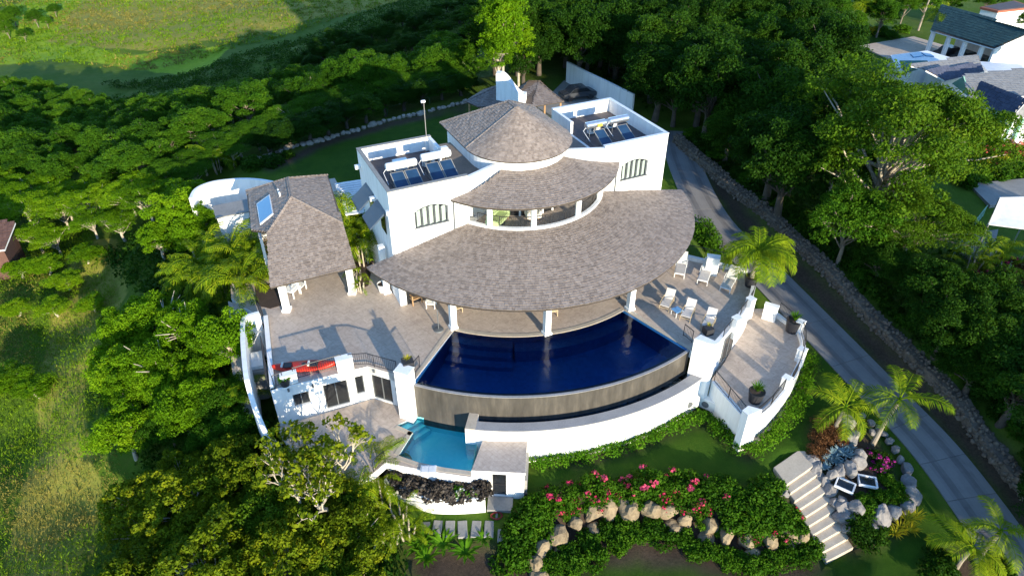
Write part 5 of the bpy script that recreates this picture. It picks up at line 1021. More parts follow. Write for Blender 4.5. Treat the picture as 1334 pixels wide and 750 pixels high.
# two white pond frames in the rockery
for px, py, rz, lab in ((1099, 636, -35, 'white-rimmed pond frame beside the garden steps'), (1128, 631, -15, 'white-rimmed pond frame farther from the garden steps, half under leaves')):
    t = empty('pond_frame', gp(px, py) + Vector((0, 0, .22)), R(rz), lab, 'pond', 'small pond frames'); b = MB(); b.box(-.62, .62, -.5, -.4, 0, .2); b.box(-.62, .62, .4, .5, 0, .2); b.box(-.62, -.52, -.4, .4, 0, .2); b.box(.52, .62, -.4, .4, 0, .2); bevel(b.build('rim', M['metal_white'], t), .02); b = MB(); b.box(-.52, .52, -.4, .4, .02, .08); b.build('water', M['glass_dark'], t); t.scale = (.85,) * 3
# ------------------------------------------------------------------ wire fence behind the back lawn
fp = [gp(a, c) for a, c in ((300, 205), (340, 199), (395, 182), (450, 166), (505, 150), (560, 136), (612, 121))]; fe = empty('wire_fence', fp[0], 0, 'thin green wire fence on slim posts behind the back lawn', 'fence'); fo = -fp[0]
m, nt, out = newmat('fence_wire'); bsdf(nt, out, (.03, .12, .06), .5)
for p_ in fp: b = MB(); b.tube([p_ + Vector((0, 0, -.3)), p_ + Vector((0, 0, 2.7))], .03, 6); b.build('post', M['fence_wire'], fe, loc=fo)
for h in (.9, 1.8, 2.65): b = MB(); b.tube([p_ + Vector((0, 0, h)) for p_ in fp], .014, 4); b.build('wire', M['fence_wire'], fe, loc=fo)
# ------------------------------------------------------------------ neighbouring houses
def gable_house(name, label, ridge, e1, e2, zr, ze, mat, wall, zb, cat='house', overhang=.25):
    """ridge: 2 px points at zr; e1,e2: 2 px eave points each at ze"""
    RA_, RB_ = [at(*p, zr) for p in ridge]; A, B = [at(*p, ze) for p in e1]
    C_, D = [Vector((2 * RB_.x - B.x, 2 * RB_.y - B.y, ze)), Vector((2 * RA_.x - A.x, 2 * RA_.y - A.y, ze))] if e2 is None else [at(*p, ze) for p in e2]
    c = (A + B + C_ + D) / 4; e = empty(name, (c.x, c.y, zb), 0, label, cat, 'neighbouring houses'); off = (-c.x, -c.y, -zb)
    rb = MB(); slab(rb, [A, B, RB_, RA_], .12); slab(rb, [C_, D, RA_, RB_], .12); ro_ = rb.build('roof', [M['soffit'], M['metal_white']], e, loc=off)
    sb = MB(); shingle_plane(sb, [A, B, RB_, RA_], 0, .34, .42); shingle_plane(sb, [C_, D, RA_, RB_], 0, .34, .42); s = sb.build('roof_shingles', M[mat], ro_); s['kind'] = 'stuff'
    return e, off, A, B, C_, D, RA_, RB_
shingle_mat('shingle_brown', (.05, .025, .02), (.09, .045, .035), (.14, .075, .06)); shingle_mat('shingle_teal', (.012, .035, .04), (.02, .055, .06), (.035, .085, .085)); shingle_mat('shingle_grey_shaded', (.03, .035, .06), (.05, .06, .10), (.08, .09, .14))  # last tone: grey shingles with bluish shade of slopes facing off-sun painted in
e, off, A, B, C_, D, RA_, RB_ = gable_house('garage', 'long garage with dark teal roof and open bays up the hill', ((1226, 9), (1345, 42)), ((1212, 40), (1295, 64)), None, 5.2, 2.9, 'shingle_teal', None, -.6)
din = ((RA_ + RB_) / 2 - (A + B) / 2); din.z = 0; din.normalize(); ux = (B - A).normalized()
for t_ in (0.02, .28, .54, .80, .985):
    q = A.lerp(B, t_) + din * .5; b = MB(); b.box(q.x - .22, q.x + .22, q.y - .22, q.y + .22, -.6, 2.85); b.build('bay_column', M['stucco'], e, loc=off)
q0_, q1_ = A + din * 5.5, B + din * 5.5; b = MB(); wall_run(b, (Vector((q0_.x, q0_.y, 0)), Vector((q1_.x, q1_.y, 0))), -.6, 3.4, .25); b.build('back_wall', M['stucco'], e, loc=off)
b = MB(); g1, g2 = B - ux * .4 + din * .4, C_ - ux * .4 - din * .3; b.face([(g1.x, g1.y, -.6), (g2.x, g2.y, -.6), (g2.x, g2.y, 2.9), (RB_.x - ux.x * .4, RB_.y - ux.y * .4, 5.0), (g1.x, g1.y, 2.9)]); b.build('gable_wall', M['stucco'], e, loc=off)
sd_ = at(1318, 69, 2.9); b = MB(); b.lathe([(0, .0), (.25, .04), (.45, .14), (.6, .28)], n=18); b.build('satellite_dish', M['metal_white'], e, loc=(sd_.x + off[0], sd_.y + off[1], 3.2 + off[2]), rot=(R(75), 0, R(20)))
for t_, nm in ((.15, 'a'), (.42, 'b'), (.68, 'c')):
    q = A.lerp(B, t_) + din * 2.9; cr_ = empty('parked_car', (q.x, q.y, -.58), math.atan2(din.y, din.x), 'dark car parked inside the open garage bays', 'car', 'cars in the garage'); b = MB(); b.profile([(-2, .35), (-2, .85), (-1.2, 1.0), (-.6, 1.45), (.9, 1.45), (1.4, 1.0), (2, .9), (2.05, .35)], (0, -.8, 0), (1, 0, 0), (0, 0, 1), (0, 1, 0), 1.6); bevel(b.build('body', M['car_paint'], cr_), .08, 2)
    for x in (-1.25, 1.3):
        for y in (-.82, .62): b = MB(); b.tube([(x, y, .33), (x, y + .2, .33)], .33, 12); b.build('wheel', M['pot_black'], cr_)
b = MB(); b.prism([tuple(at(a, c, -.5))[:2] for a, c in ((1120, 60), (1190, 48), (1300, 80), (1290, 100), (1180, 88))], -.9, -.45); tag(b.build('garage_forecourt', M['paving']), kind='structure')
def house(name, label, roofs, walls, zb, cat='house'):
    c = at(*roofs[0][0][0]); e = empty(name, (c.x, c.y, zb), 0, label, cat, 'neighbouring houses'); off = (-c.x, -c.y, -zb)
    for pts, mat in roofs:
        P_ = [at(*p) for p in pts]; nP = (P_[1] - P_[0]).cross(P_[2] - P_[0]).normalized(); P_ = P_[:3] + [on_plane(p[0], p[1], P_[0], nP) for p in pts[3:]]; rb = MB(); slab(rb, P_, .14); ro_ = rb.build('roof', [M['soffit'], M['metal_white']], e, loc=off); sb = MB(); shingle_plane(sb, P_, 0, .34, .42); s = sb.build('roof_shingles', M[mat], ro_); s['kind'] = 'stuff'
    for pts, z0, z1, mat in walls:
        P_ = [at(p[0], p[1], p[2]) for p in pts]; b = MB(); b.prism([tuple(p)[:2] for p in P_], z0, z1); b.build('wall', M[mat], e, loc=off)
    return e, off
# grey roofed house: main ridge, cross wing, left-facing slopes with blue shade painted in, mint trim
house('villa_house', 'grey shingled neighbouring house half hidden behind the big tree', [([(1206, 92, 3.5), (1278, 84, 3.5), (1274.7, 72, 4.0), (1186, 86, 4.0)], 'shingle_grey'), ([(1231.6, 105.5, 2.9), (1282, 93.5, 2.9), (1278, 84, 3.5), (1206, 92, 3.5)], 'shingle_grey_shaded')],
      [([(1228, 104, 2.8), (1279, 92, 2.8), (1273, 80, 2.8), (1208, 91, 2.8)], -.8, 2.75, 'stucco')], -.8)
e, off = house('villa_house', 'grey shingled neighbouring house with mint-green eaves above the pink flowers', [([(1264, 128, 3.0), (1345, 125, 3.0), (1345, 89, 4.2), (1255.5, 99, 4.2)], 'shingle_grey'), ([(1266, 131, 2.6), (1318, 153.5, 2.6), (1336, 134, 4.0), (1276, 107, 4.0)], 'shingle_grey_shaded'), ([(1318, 153.5, 2.6), (1380, 150, 2.6), (1390, 130, 4.0), (1336, 134, 4.0)], 'shingle_grey')],
      [([(1270, 131, 2.5), (1316, 151, 2.5), (1350, 148, 2.5), (1350, 118, 2.5), (1285, 118, 2.5)], -.8, 2.45, 'stucco')], -.8)
b = MB(); mt0 = [at(a, c, z) for a, c, z in ((1240, 109, 2.6), (1255, 100, 4.1), (1264, 128, 2.7))]; b.mesh([p for p in mt0] + [p + Vector((.2, .2, 0)) for p in mt0], [(0, 1, 2), (5, 4, 3), (0, 3, 4, 1), (1, 4, 5, 2), (2, 5, 3, 0)]); b.build('gable_trim', M['mint_paint'], e, loc=off)
for (a0, a1) in (((1316, 155.5, 2.5), (1268, 137.5, 2.5)), ((1317, 155.5, 2.5), (1360, 141.5, 2.5))): b = MB(); b.tube([at(*a0), at(*a1)], .14, 6); b.build('eave_trim', M['mint_paint'], e, loc=off)
for px, py in ((1300, 152), (1318, 158), (1334, 152)): q = at(px, py, 2.4); b = MB(); b.box(q.x - .12, q.x + .12, q.y - .12, q.y + .12, -.8, 2.4); b.build('porch_post', M['mint_paint'], e, loc=off)
b = MB(); b.tube([at(1290, 175, .2), at(1340, 172, .2)], .05, 6); b.tube([at(1290, 179, -.3), at(1340, 176, -.3)], .05, 6); b.build('porch_rail', M['mint_paint'], e, loc=off)
# white flat-roofed link with roof lights
t = empty('flat_roof_annexe', at(1190, 84, -.6), 0, 'white flat-roofed annexe with blue roof lights near the garage', 'building', 'neighbouring houses'); to = tuple(-v for v in t.location)
b = MB(); b.prism([tuple(at(a, c, 2.5))[:2] for a, c in ((1160, 72), (1208, 66), (1255, 80), (1172, 96))], -.6, 2.5); b.build('wall', M['stucco'], t, loc=to)
for q_ in (((1186, 71), (1198, 69), (1203, 73), (1190, 75)), ((1200, 69), (1212, 71), (1217, 74), (1206, 73))): b = MB(); b.prism([tuple(at(a, c, 2.56))[:2] for a, c in q_], 2.5, 2.62); b.build('roof_light', M['skylight'], t, loc=to)
b = MB(); tl = [at(a, c, z) for a, c, z in ((1180, 94, 2.6), (1212, 86, 2.6), (1208, 79, 3.3), (1172, 79, 3.3))]; slab(b, tl, .1, 0, 0); b.build('teal_canopy', M['teal_paint'], t, loc=to)
b = MB(); b.prism([tuple(at(a, c, 2.4))[:2] for a, c in ((1275, 80), (1330, 84), (1345, 100), (1290, 96))], -.6, 2.4); b.build('link_roof', M['metal_white'], t, loc=to)
# terracotta-edged building and white shed at the very top
t = empty('flat_house', at(1300, 22, -.5), 0, 'low white house with terracotta parapet edge behind the garage', 'house', 'neighbouring houses'); to = tuple(-v for v in t.location)
b = MB(); pp_ = [tuple(at(a, c, 3))[:2] for a, c in ((1278, 12), (1300, 17), (1345, 12), (1320, 4))]; b.prism(pp_, -.5, 3.0); b.build('wall', M['stucco'], t, loc=to); b = MB(); b.prism(grow(pp_, .25), 3.001, 3.3); b.build('parapet_edge', M['tile_red'], t, loc=to); b = MB(); b.prism(grow(pp_, -.4), 3.301, 3.34); b.build('flat_roof', M['roof_felt'], t, loc=to)
# white sail roof and side pen on the right
t = empty('canopy_tent', gp(1315, 300), 0, 'white fabric canopy over the yard on the right beside the light path', 'canopy'); to = tuple(-v for v in t.location)
cp_ = [at(a, c, z) for a, c, z in ((1288, 292, 2.2), (1350, 300, 2.2), (1350, 256, 3.1), (1303, 257, 3.1))]; b = MB(); slab(b, cp_, .06, 0, 0); b.build('fabric', M['metal_white'], t, loc=to)
for q in cp_: b = MB(); b.tube([(q.x, q.y, -2), (q.x, q.y, q.z)], .06, 6); b.build('pole', M['steel'], t, loc=to)
rail([gp(1238, 340), gp(1262, 305), gp(1280, 282)], 1.1, 'pen_fence', label='pale green fence rails under the trees by the canopy', mat='mint_paint'); b = MB(); b.prism([tuple(at(a, c, -1.2))[:2] for a, c in ((1250, 330), (1262, 305), (1300, 300), (1290, 345))], -1.8, -1.1); tag(b.build('yard_paving', M['concrete']), kind='structure')
b = MB(); b.prism([tuple(at(a, c, -.85))[:2] for a, c in ((1262, 240), (1345, 232), (1345, 262), (1290, 268))], -1.6, -.8); tag(b.build('neighbour_path', M['concrete']), kind='structure')
# brown roof at the left margin
house('farm_shed', 'brown roofed shed at the edge of the wild field', [([(-60, 334, -2.6), (6, 325, -2.6), (20, 290, -1.6), (-50, 288, -1.6)], 'shingle_brown')], [([(-55, 329, -2.9), (2, 321, -2.9), (14, 293, -2.9), (-46, 293, -2.9)], -7.5, -2.9, 'brown_roof')], -7, 'shed')
# ------------------------------------------------------------------ foliage
def leaf_mesh(name, P, Nn, size, rnd, mats, asp=.5, midx=None, axis_=None, bend=.12):
    """one folded diamond blade per leaf"""
    P, Nn, size, rnd = map(np.asarray, (P, Nn, size, rnd)); n = len(P); r = np.random.default_rng(n)
    Nn = Nn / (np.linalg.norm(Nn, axis=1, keepdims=True) + 1e-9)
    A = r.normal(size=(n, 3)) if axis_ is None else np.asarray(axis_); A = A - (A * Nn).sum(1, keepdims=True) * Nn; A /= np.linalg.norm(A, axis=1, keepdims=True) + 1e-9
    B = np.cross(Nn, A); s = size[:, None]
    V_ = np.stack([P - A * s * .5, P + B * s * asp * .5 + Nn * s * bend, P + A * s * .5 - Nn * s * bend, P - B * s * asp * .5 + Nn * s * bend], 1).reshape(-1, 3)
    me = bpy.data.meshes.new(name); me.vertices.add(4 * n); me.vertices.foreach_set('co', V_.astype(np.float32).ravel())
    idx = np.arange(4 * n).reshape(n, 4); tri = np.concatenate([idx[:, [0, 1, 3]], idx[:, [1, 2, 3]]], 1).reshape(-1, 3)
    me.loops.add(tri.size); me.loops.foreach_set('vertex_index', tri.ravel()); me.polygons.add(2 * n); me.polygons.foreach_set('loop_start', np.arange(2 * n) * 3); me.update(calc_edges=True)
    me.attributes.new('rnd', 'FLOAT', 'FACE').data.foreach_set('value', np.repeat(rnd, 2).astype(np.float32))
    for m_ in (mats if isinstance(mats, (list, tuple)) else [mats]): me.materials.append(M[m_])
    if midx is not None: me.polygons.foreach_set('material_index', np.repeat(midx, 2).astype(np.int32))
    return me
def clumps(r, C, cr, nl, up=.2, flat=.6, spread=.75):
    """leaves over the domes of clumps centred at C"""
    n = len(C); k = np.repeat(np.arange(n), nl); d = r.normal(size=(n * nl, 3)); d[:, 2] = np.abs(d[:, 2]) * 1.0 - .25; d /= np.linalg.norm(d, axis=1, keepdims=True)
    rad = cr[k][:, None] * (r.uniform(.25, 1, size=(n * nl, 1)) ** .5); P = C[k] + d * rad * np.array([1, 1, flat])
    Nn = d * .55 + np.array([0, 0, up]) + r.normal(size=d.shape) * spread; tone = np.clip(r.normal(.5, .17, n)[k] * .65 + r.normal(.5, .22, n * nl) * .35, 0, 1); return P, Nn, tone
def limbs(mb, base, top, targets, r0, rr, rmin=.02):
    base, top = Vector(base), Vector(top); mid = base.lerp(top, .5) + Vector((rr.uniform(-.2, .2), rr.uniform(-.2, .2), 0)); mb.tube([base + Vector((0, 0, -.6)), base, mid, top], [r0 * 1.4, r0 * 1.15, r0 * .85, r0 * .6], 8)
    for t in targets:
        t = Vector(t); s = base.lerp(top, rr.uniform(.45, 1.0)); m1 = s.lerp(t, .4) + Vector((rr.uniform(-.25, .25), rr.uniform(-.25, .25), rr.uniform(-.1, .35))) * (t - s).length * .25; m2 = s.lerp(t, .75) + Vector((rr.uniform(-.15, .15), rr.uniform(-.15, .15), .05)) * (t - s).length * .2
        mb.tube([s, m1, m2, t], [r0 * .42, r0 * .28, r0 * .17, max(rmin, r0 * .07)], 5, cap=False)
def tree_variant(kind, seed):
    r = np.random.default_rng(seed); rr = random.Random(seed)
    # name: crown radius, height, crown centre, vertical half-size, clumps, leaves per clump, clump radius, leaf, aspect, leaf material, bark, flatness
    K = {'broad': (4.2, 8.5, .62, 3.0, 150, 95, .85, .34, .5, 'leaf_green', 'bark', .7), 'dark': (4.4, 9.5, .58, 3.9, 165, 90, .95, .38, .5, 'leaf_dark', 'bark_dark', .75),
         'bright': (3.0, 6.5, .6, 2.5, 105, 95, .7, .30, .5, 'leaf_bright', 'bark_pale', .65), 'feather': (3.9, 5.8, .74, 1.5, 100, 120, .85, .22, .36, 'leaf_bright', 'bark_pale', .32),
         'feather_lit': (3.9, 5.6, .72, 1.5, 100, 120, .85, .22, .36, 'leaf_green', 'bark_pale', .35), 'almond': (3.9, 6.6, .66, 2.3, 165, 46, .5, .33, .58, 'leaf_almond', 'bark_pale', .6),
         'almond_green': (3.8, 6.4, .64, 2.3, 150, 60, .6, .33, .55, 'leaf_olive', 'bark_pale', .65), 'tall': (2.7, 13, .68, 4.2, 95, 95, .8, .34, .5, 'leaf_bright', 'bark_pale', .8), 'big': (8.0, 11.0, .62, 4.2, 300, 95, 1.15, .34, .45, 'leaf_olive', 'bark_pale', .5)}
    Rr, H, cf, vz, nc, nl, crad, leaf, asp, lm, bk, flat = K[kind]; nl = int(nl * 1.6); leaf *= .8
    d = r.normal(size=(nc, 3)); d /= np.linalg.norm(d, axis=1, keepdims=True); d[:, 2] = np.where(d[:, 2] < -.35, -d[:, 2], d[:, 2]); rad = r.uniform(.35, 1, nc) ** .45
    lob = 1 + .22 * np.sin(3 * np.arctan2(d[:, 1], d[:, 0]) + seed) + .13 * np.sin(5 * np.arctan2(d[:, 1], d[:, 0]) + 2 * seed)
    C = d * rad[:, None] * lob[:, None] * np.array([Rr * .86, Rr * .86, vz]) + np.array([0, 0, H * cf]); C[:, 2] = np.maximum(C[:, 2], H * .22)
    if kind.startswith('feather'): C[:, 2] = H * cf + (C[:, 2] - H * cf) * .8 + .5 * np.sin(C[:, 0] * 1.1 + seed) * .5
    cr = crad * r.uniform(.6, 1.35, nc); P, Nn, tone = clumps(r, C, cr, nl, .2, flat, .8 if asp > .4 else .6); sz = leaf * r.uniform(.65, 1.3, len(P))
    cm = leaf_mesh(kind + '_crown', P, Nn, sz, tone, lm, asp)
    tb = MB(); tg = C[r.choice(nc, min(nc, 46 if kind in ('almond', 'big') else 24), replace=False)]; limbs(tb, (0, 0, 0), (rr.uniform(-.4, .4), rr.uniform(-.4, .4), H * (.5 if kind != 'tall' else .8)), tg, .2 if kind not in ('big', 'dark') else .38, rr); return tb.data(kind + '_trunk', M[bk], True), cm
VAR = {k: [tree_variant(k, 100 * i + j) for j in range(n)] for i, (k, n) in enumerate((('broad', 3), ('dark', 3), ('bright', 3), ('feather', 2), ('feather_lit', 2), ('almond', 3), ('almond_green', 2), ('tall', 2), ('big', 1)))}
CF = {'broad': .62 * 8.5, 'dark': .6 * 9.5, 'bright': .62 * 6.5, 'feather': 4.4, 'feather_lit': 4.3, 'almond': .7 * 6.6, 'almond_green': .66 * 6.4, 'tall': .68 * 13, 'big': .62 * 11}
RT = random.Random(21)
def tree_at(p, kind, s, name, label, group, sz=1.0):
    tm, cm = RT.choice(VAR[kind]); e = empty(name, p, RT.uniform(0, 6.28), label, 'tree', group); e.scale = (s * RT.uniform(.92, 1.08), s * RT.uniform(.92, 1.08), s * sz * RT.uniform(.92, 1.08)); link('trunk', tm, e); link('crown', cm, e); return e
def tree(px, py, kind, s, name, label, group, sz=1.0): return tree_at(gp(px, py, CF[kind] * s * sz), kind, s, name, label, group, sz)
def trees(lst, kind, name, label, group, sz=1.0):
    for px, py, s in lst: tree(px, py, kind, s, name, label, group, sz)
def fill(poly, kind, s, gap, name, label, group, sz=1.0, seed=0, var=.22):
    """stand of single trees: jittered grid over the ground that carries this part of the picture"""
    r = random.Random(seed); W_ = [gp(a, c, CF[kind] * s * sz) for a, c in poly]; P2 = [(p.x, p.y) for p in W_]; x0, x1 = min(p[0] for p in P2), max(p[0] for p in P2); y = min(p[1] for p in P2); row = 0
    while y < max(p[1] for p in P2):
        x = x0 + (row % 2) * gap / 2
        while x < x1:
            px, py = x + r.uniform(-.33, .33) * gap, y + r.uniform(-.33, .33) * gap
            if inpoly(np.array([px]), np.array([py]), P2)[0]: k = r.uniform(1 - var, 1 + var); tree_at(Vector((px, py, ground(px, py))), kind, s * k, name, ('larger ' if k > 1 + var * .33 else 'smaller ' if k < 1 - var * .33 else 'medium-sized ') + label, group, sz)
            x += gap
        y += gap * .87; row += 1
trees([(213, 222, .55), (238, 212, .55), (262, 200, .55), (285, 186, .55), (308, 176, .55), (332, 166, .58), (356, 156, .55), (380, 146, .6), (405, 136, .62), (432, 127, .66), (462, 120, .66), (490, 112, .66), (518, 107, .62), (545, 101, .6), (570, 96, .6), (596, 92, .6), (616, 88, .55), (300, 195, .45), (345, 175, .45), (250, 225, .5), (390, 158, .4), (225, 235, .45)], 'feather_lit', 'umbrella_tree', 'flat-crowned light green tree along the back lawn fence', 'umbrella trees behind the back lawn')
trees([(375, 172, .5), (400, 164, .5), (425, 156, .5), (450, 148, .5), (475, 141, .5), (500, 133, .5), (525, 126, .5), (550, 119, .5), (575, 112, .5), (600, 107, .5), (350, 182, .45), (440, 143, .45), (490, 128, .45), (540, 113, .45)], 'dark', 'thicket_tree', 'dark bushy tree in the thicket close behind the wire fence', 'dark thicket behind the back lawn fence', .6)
fill([(-20, 232), (90, 238), (200, 232), (215, 262), (160, 288), (100, 302), (-20, 305)], 'feather', .58, 3.3, 'umbrella_tree', 'flat-crowned green tree in the band between wild field and valley', 'umbrella trees beside the wild field', 1.0, 1)
fill([(-20, 105), (60, 115), (150, 135), (230, 150), (300, 122), (400, 98), (500, 78), (610, 60), (612, 84), (500, 100), (390, 132), (290, 165), (200, 210), (100, 225), (-20, 220)], 'broad', .62, 4.4, 'valley_tree', 'shaded green tree in the hollow beyond the back lawn', 'trees in the shaded valley', .85, 2)
fill([(330, 95), (400, 60), (470, 35), (560, 8), (620, 0), (620, 50), (520, 65), (420, 85), (350, 100)], 'dark', .4, 4.2, 'scrub_bush', 'dark scrubby bush on the shaded slope below the bright pasture', 'scrub on the far slope', .6, 3)
trees([(15, 18, .5), (45, 22, .45), (8, 38, .4), (70, 12, .35), (30, 45, .3), (5, 25, .5), (60, 28, .3)], 'broad', 'pasture_tree', 'small green tree standing out in the bright pasture', 'trees on the pasture')
trees([(655, 40, .95), (648, 70, .7), (676, 55, .7)], 'tall', 'tall_tree', 'tall light green tree with bare pale trunk behind the gazebos', 'tall pale trees behind the gazebos')
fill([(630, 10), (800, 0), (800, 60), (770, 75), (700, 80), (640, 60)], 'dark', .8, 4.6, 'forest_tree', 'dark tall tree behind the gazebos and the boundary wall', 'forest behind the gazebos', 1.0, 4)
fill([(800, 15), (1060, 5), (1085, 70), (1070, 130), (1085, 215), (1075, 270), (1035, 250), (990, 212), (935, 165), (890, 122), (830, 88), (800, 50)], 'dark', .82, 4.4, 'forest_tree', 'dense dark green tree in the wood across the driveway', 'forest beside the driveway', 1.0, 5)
trees([(890, 45, .8), (985, 60, .9), (930, 95, .8), (1020, 80, .75), (940, 20, .8), (860, 40, .75), (975, 30, .8), (1000, 120, .7)], 'broad', 'forest_tree', 'mid green leafy tree catching light in the wood across the driveway', 'lighter trees in the wood')
fill([(1345, 590), (1400, 590), (1400, 720), (1350, 670)], 'dark', .5, 2.8, 'bank_tree', 'dark tree on the bank at the lower end of the rubble wall', 'trees at the lower bank', .8, 16)
fill([(1115, 300), (1150, 325), (1205, 375), (1250, 395), (1355, 390), (1355, 585), (1325, 545), (1280, 480), (1225, 425), (1160, 365)], 'dark', .58, 3.0, 'bank_tree', 'dark leafy tree on the bank above the rubble wall', 'trees on the bank above the driveway', .8, 6)
big = tree(1165, 195, 'big', 1.08, 'spreading_tree', 'huge spreading olive-green tree in front of the grey roofed houses', None); big2 = tree(1195, 290, 'big', .55, 'spreading_tree', 'smaller spreading olive tree drooping over the fence by the canopy', None)
tree(1095, 195, 'broad', .9, 'spreading_tree', 'round green tree between the dark wood and the huge spreading tree', None); tree(1110, 285, 'broad', .8, 'spreading_tree', 'round green tree leaning out over the rubble wall', None)
trees([(1110, 35, .5), (1150, 20, .6), (1085, 15, .7), (1240, 3, .5), (1180, 8, .5), (1290, 0, .5), (1330, 25, .4), (1130, 10, .6), (1210, 0, .6), (1060, 20, .7)], 'broad', 'garden_tree', 'green garden tree around the garage on the hill', 'garden trees by the garage')
# left side by the pavilion and below the terrace
trees([(243, 258, .7), (228, 285, .72), (258, 290, .6), (205, 312, .55), (245, 310, .55)], 'bright', 'leafy_tree', 'bright green round tree in front of the curved yard wall', 'bright trees by the yard wall')
fill([(150, 410), (210, 390), (265, 412), (296, 440), (300, 515), (262, 565), (195, 600), (140, 560), (118, 490)], 'bright', .6, 2.35, 'leafy_tree', 'bright green tree on the slope between terrace flank and wild field', 'bright trees on the left slope', .95, 7)
fill([(300, 470), (312, 535), (335, 560), (290, 575), (230, 600), (170, 610), (150, 580), (210, 560), (280, 520)], 'broad', .42, 2.4, 'understory_tree', 'shaded green tree in the gully below the terrace', 'shaded trees in the gully', .8, 8)
fill([(330, 625), (385, 600), (440, 600), (462, 640), (485, 690), (510, 740), (530, 800), (120, 800), (160, 745), (215, 690), (270, 645)], 'almond', .66, 2.7, 'almond_tree', 'yellow-green leathery leaved tree in the grove below the lower patio', 'yellow-green grove', 1.0, 9)
fill([(150, 640), (235, 600), (320, 585), (330, 620), (260, 650), (180, 715), (125, 730)], 'almond', .6, 2.3, 'almond_tree', 'yellow-green tree on the field side of the grove', 'field side of the grove', 1.0, 17)
fill([(330, 635), (385, 612), (430, 620), (460, 690), (500, 790), (180, 790), (250, 690)], 'almond_green', .55, 4.2, 'almond_tree', 'olive green leathery leaved tree filling the grove below the lower patio', 'olive green grove', 1.0, 10)
# the open-branched tree whose bare limbs show in the grove
r_ = np.random.default_rng(5); rr_ = random.Random(5); tb = MB(); C = []
def branch(p, d, L, rad, dep):
    q = [p]; 
    for k_ in range(4): d = (d + Vector((rr_.uniform(-.35, .35), rr_.uniform(-.35, .35), rr_.uniform(-.15, .28)))).normalized(); q.append(q[-1] + d * L / 4)
    tb.tube(q, [rad, rad * .85, rad * .7, rad * .6, rad * .5], 6, cap=False)
    if dep == 0: C.append(tuple(q[-1])); return
    for k_ in range(rr_.choice((2, 3))): branch(q[-1 - (k_ == 2)], (d + Vector((rr_.uniform(-.8, .8), rr_.uniform(-.8, .8), rr_.uniform(-.1, .4)))).normalized(), L * .74, rad * .6, dep - 1)
tb.tube([(0, 0, -.5), (0, 0, 0), (.1, 0, 1.6)], [.4, .34, .28], 8)
for k_ in range(6): a = k_ * 1.05 + .3; branch(Vector((.1, 0, 1.5)), Vector((math.cos(a) * .8, math.sin(a) * .8, .75)), 2.1, .17, 4)
C = np.array(C); C2_ = C[r_.random(len(C)) < .55]; P, Nn, tone = clumps(r_, C2_, .34 * r_.uniform(.7, 1.3, len(C2_)), 16, .5, .7); cm_ = leaf_mesh('open_crown', P, Nn, .3 * r_.uniform(.7, 1.3, len(P)), tone, 'leaf_almond', .58)
e = empty('open_branched_tree', gp(412, 655, 2.6), .4, 'tree with bare twisting pale limbs and sparse yellow leaves in the grove', 'tree'); link('trunk', tb.data('limbs', M['bark_pale'], True), e); link('crown', cm_, e); e.scale = (.95,) * 3
# pruned pale limbs among the slope trees
for px, py, s, lab in ((205, 478, 1.0, 'bare grey fallen branches spread on the slope among bright trees'), (240, 430, .9, 'cut pale branch stubs above the bright trees'), (215, 405, .7, 'broken pale limbs near the areca palms')):
    t = empty('dead_branches', gp(px, py, 3.0) + Vector((0, 0, 2.9)), RT.uniform(0, 6), lab, 'branches'); b = MB()
    for k_ in range(11): a = RT.uniform(0, 6.28); d = Vector((math.cos(a), math.sin(a), RT.uniform(-.1, .7))); m1 = d * RT.uniform(.6, 1.0) + Vector((0, 0, RT.uniform(-.1, .2))); b.tube([(0, 0, -.5), m1, m1 * 2 + Vector((RT.uniform(-.3, .3), RT.uniform(-.3, .3), .2))], [.07, .05, .02], 5)
    b.tube([(0, 0, -3.2), (0, 0, -.3)], [.14, .09], 7); b.build('limbs', M['bark_pale'], t); t.scale = (s,) * 3
# off-picture trees on the near slope that throw the long morning shade over the driveway
for x, y, s in ((38, 9, .8), (42, 2, 1.1), (45, 6, 1.3), (50, 0, 1.3), (44, 11, 1.2), (57, 5, 1.4), (62, 0, 1.4), (68, 8, 1.4), (52, 12, 1.3), (60, 18, 1.3), (74, 14, 1.4), (50, -8, 1.3)):
    tree_at(Vector((x, y, ground(x, y))), 'dark', s, 'slope_tree', 'tree on the near slope beside the lower driveway', 'trees on the near slope')

# ------------------------------------------------------------------ palms
def frond_mesh(name, L, droop, nleaf, ll, mat, lift=.5, seed=0, width=.05):
    r = random.Random(seed); b = MB(); pts = []; d = Vector((1, 0, lift)).normalized(); p = Vector((0, 0, 0)); n = 12
    for i in range(n + 1): pts.append(p.copy()); p = p + d * L / n; d = (d + Vector((0, 0, -droop / n * (1 + i / n)))).normalized()
    b.tube(pts, [.035 * (1 - i / (n + 1)) + .006 for i in range(n + 1)], 4, cap=False, r=.75)
    for i in range(nleaf):
        t = .12 + .88 * i / nleaf; f = t * n; k = min(int(f), n - 1); q = pts[k].lerp(pts[k + 1], f - k); tg = (pts[k + 1] - pts[k]).normalized(); l = ll * (math.sin(math.pi * (t * .86 + .1)) ** .7) * r.uniform(.85, 1.1)
        for s in (-1, 1):
            o = (Vector((0, s, 0)) * .8 + tg * .55 + Vector((0, 0, r.uniform(-.1, .25)))).normalized(); m1 = q + o * l * .5; tip = q + o * l + Vector((0, 0, -l * r.uniform(.25, .55))); w = tg * width; c_ = r.uniform(.25, .95)
            b.face([q - w * .5, m1 - w, m1 + w, q + w * .5], 0, c_); b.face([m1 - w, tip, m1 + w], 0, c_)
    return b.data(name, M[mat])
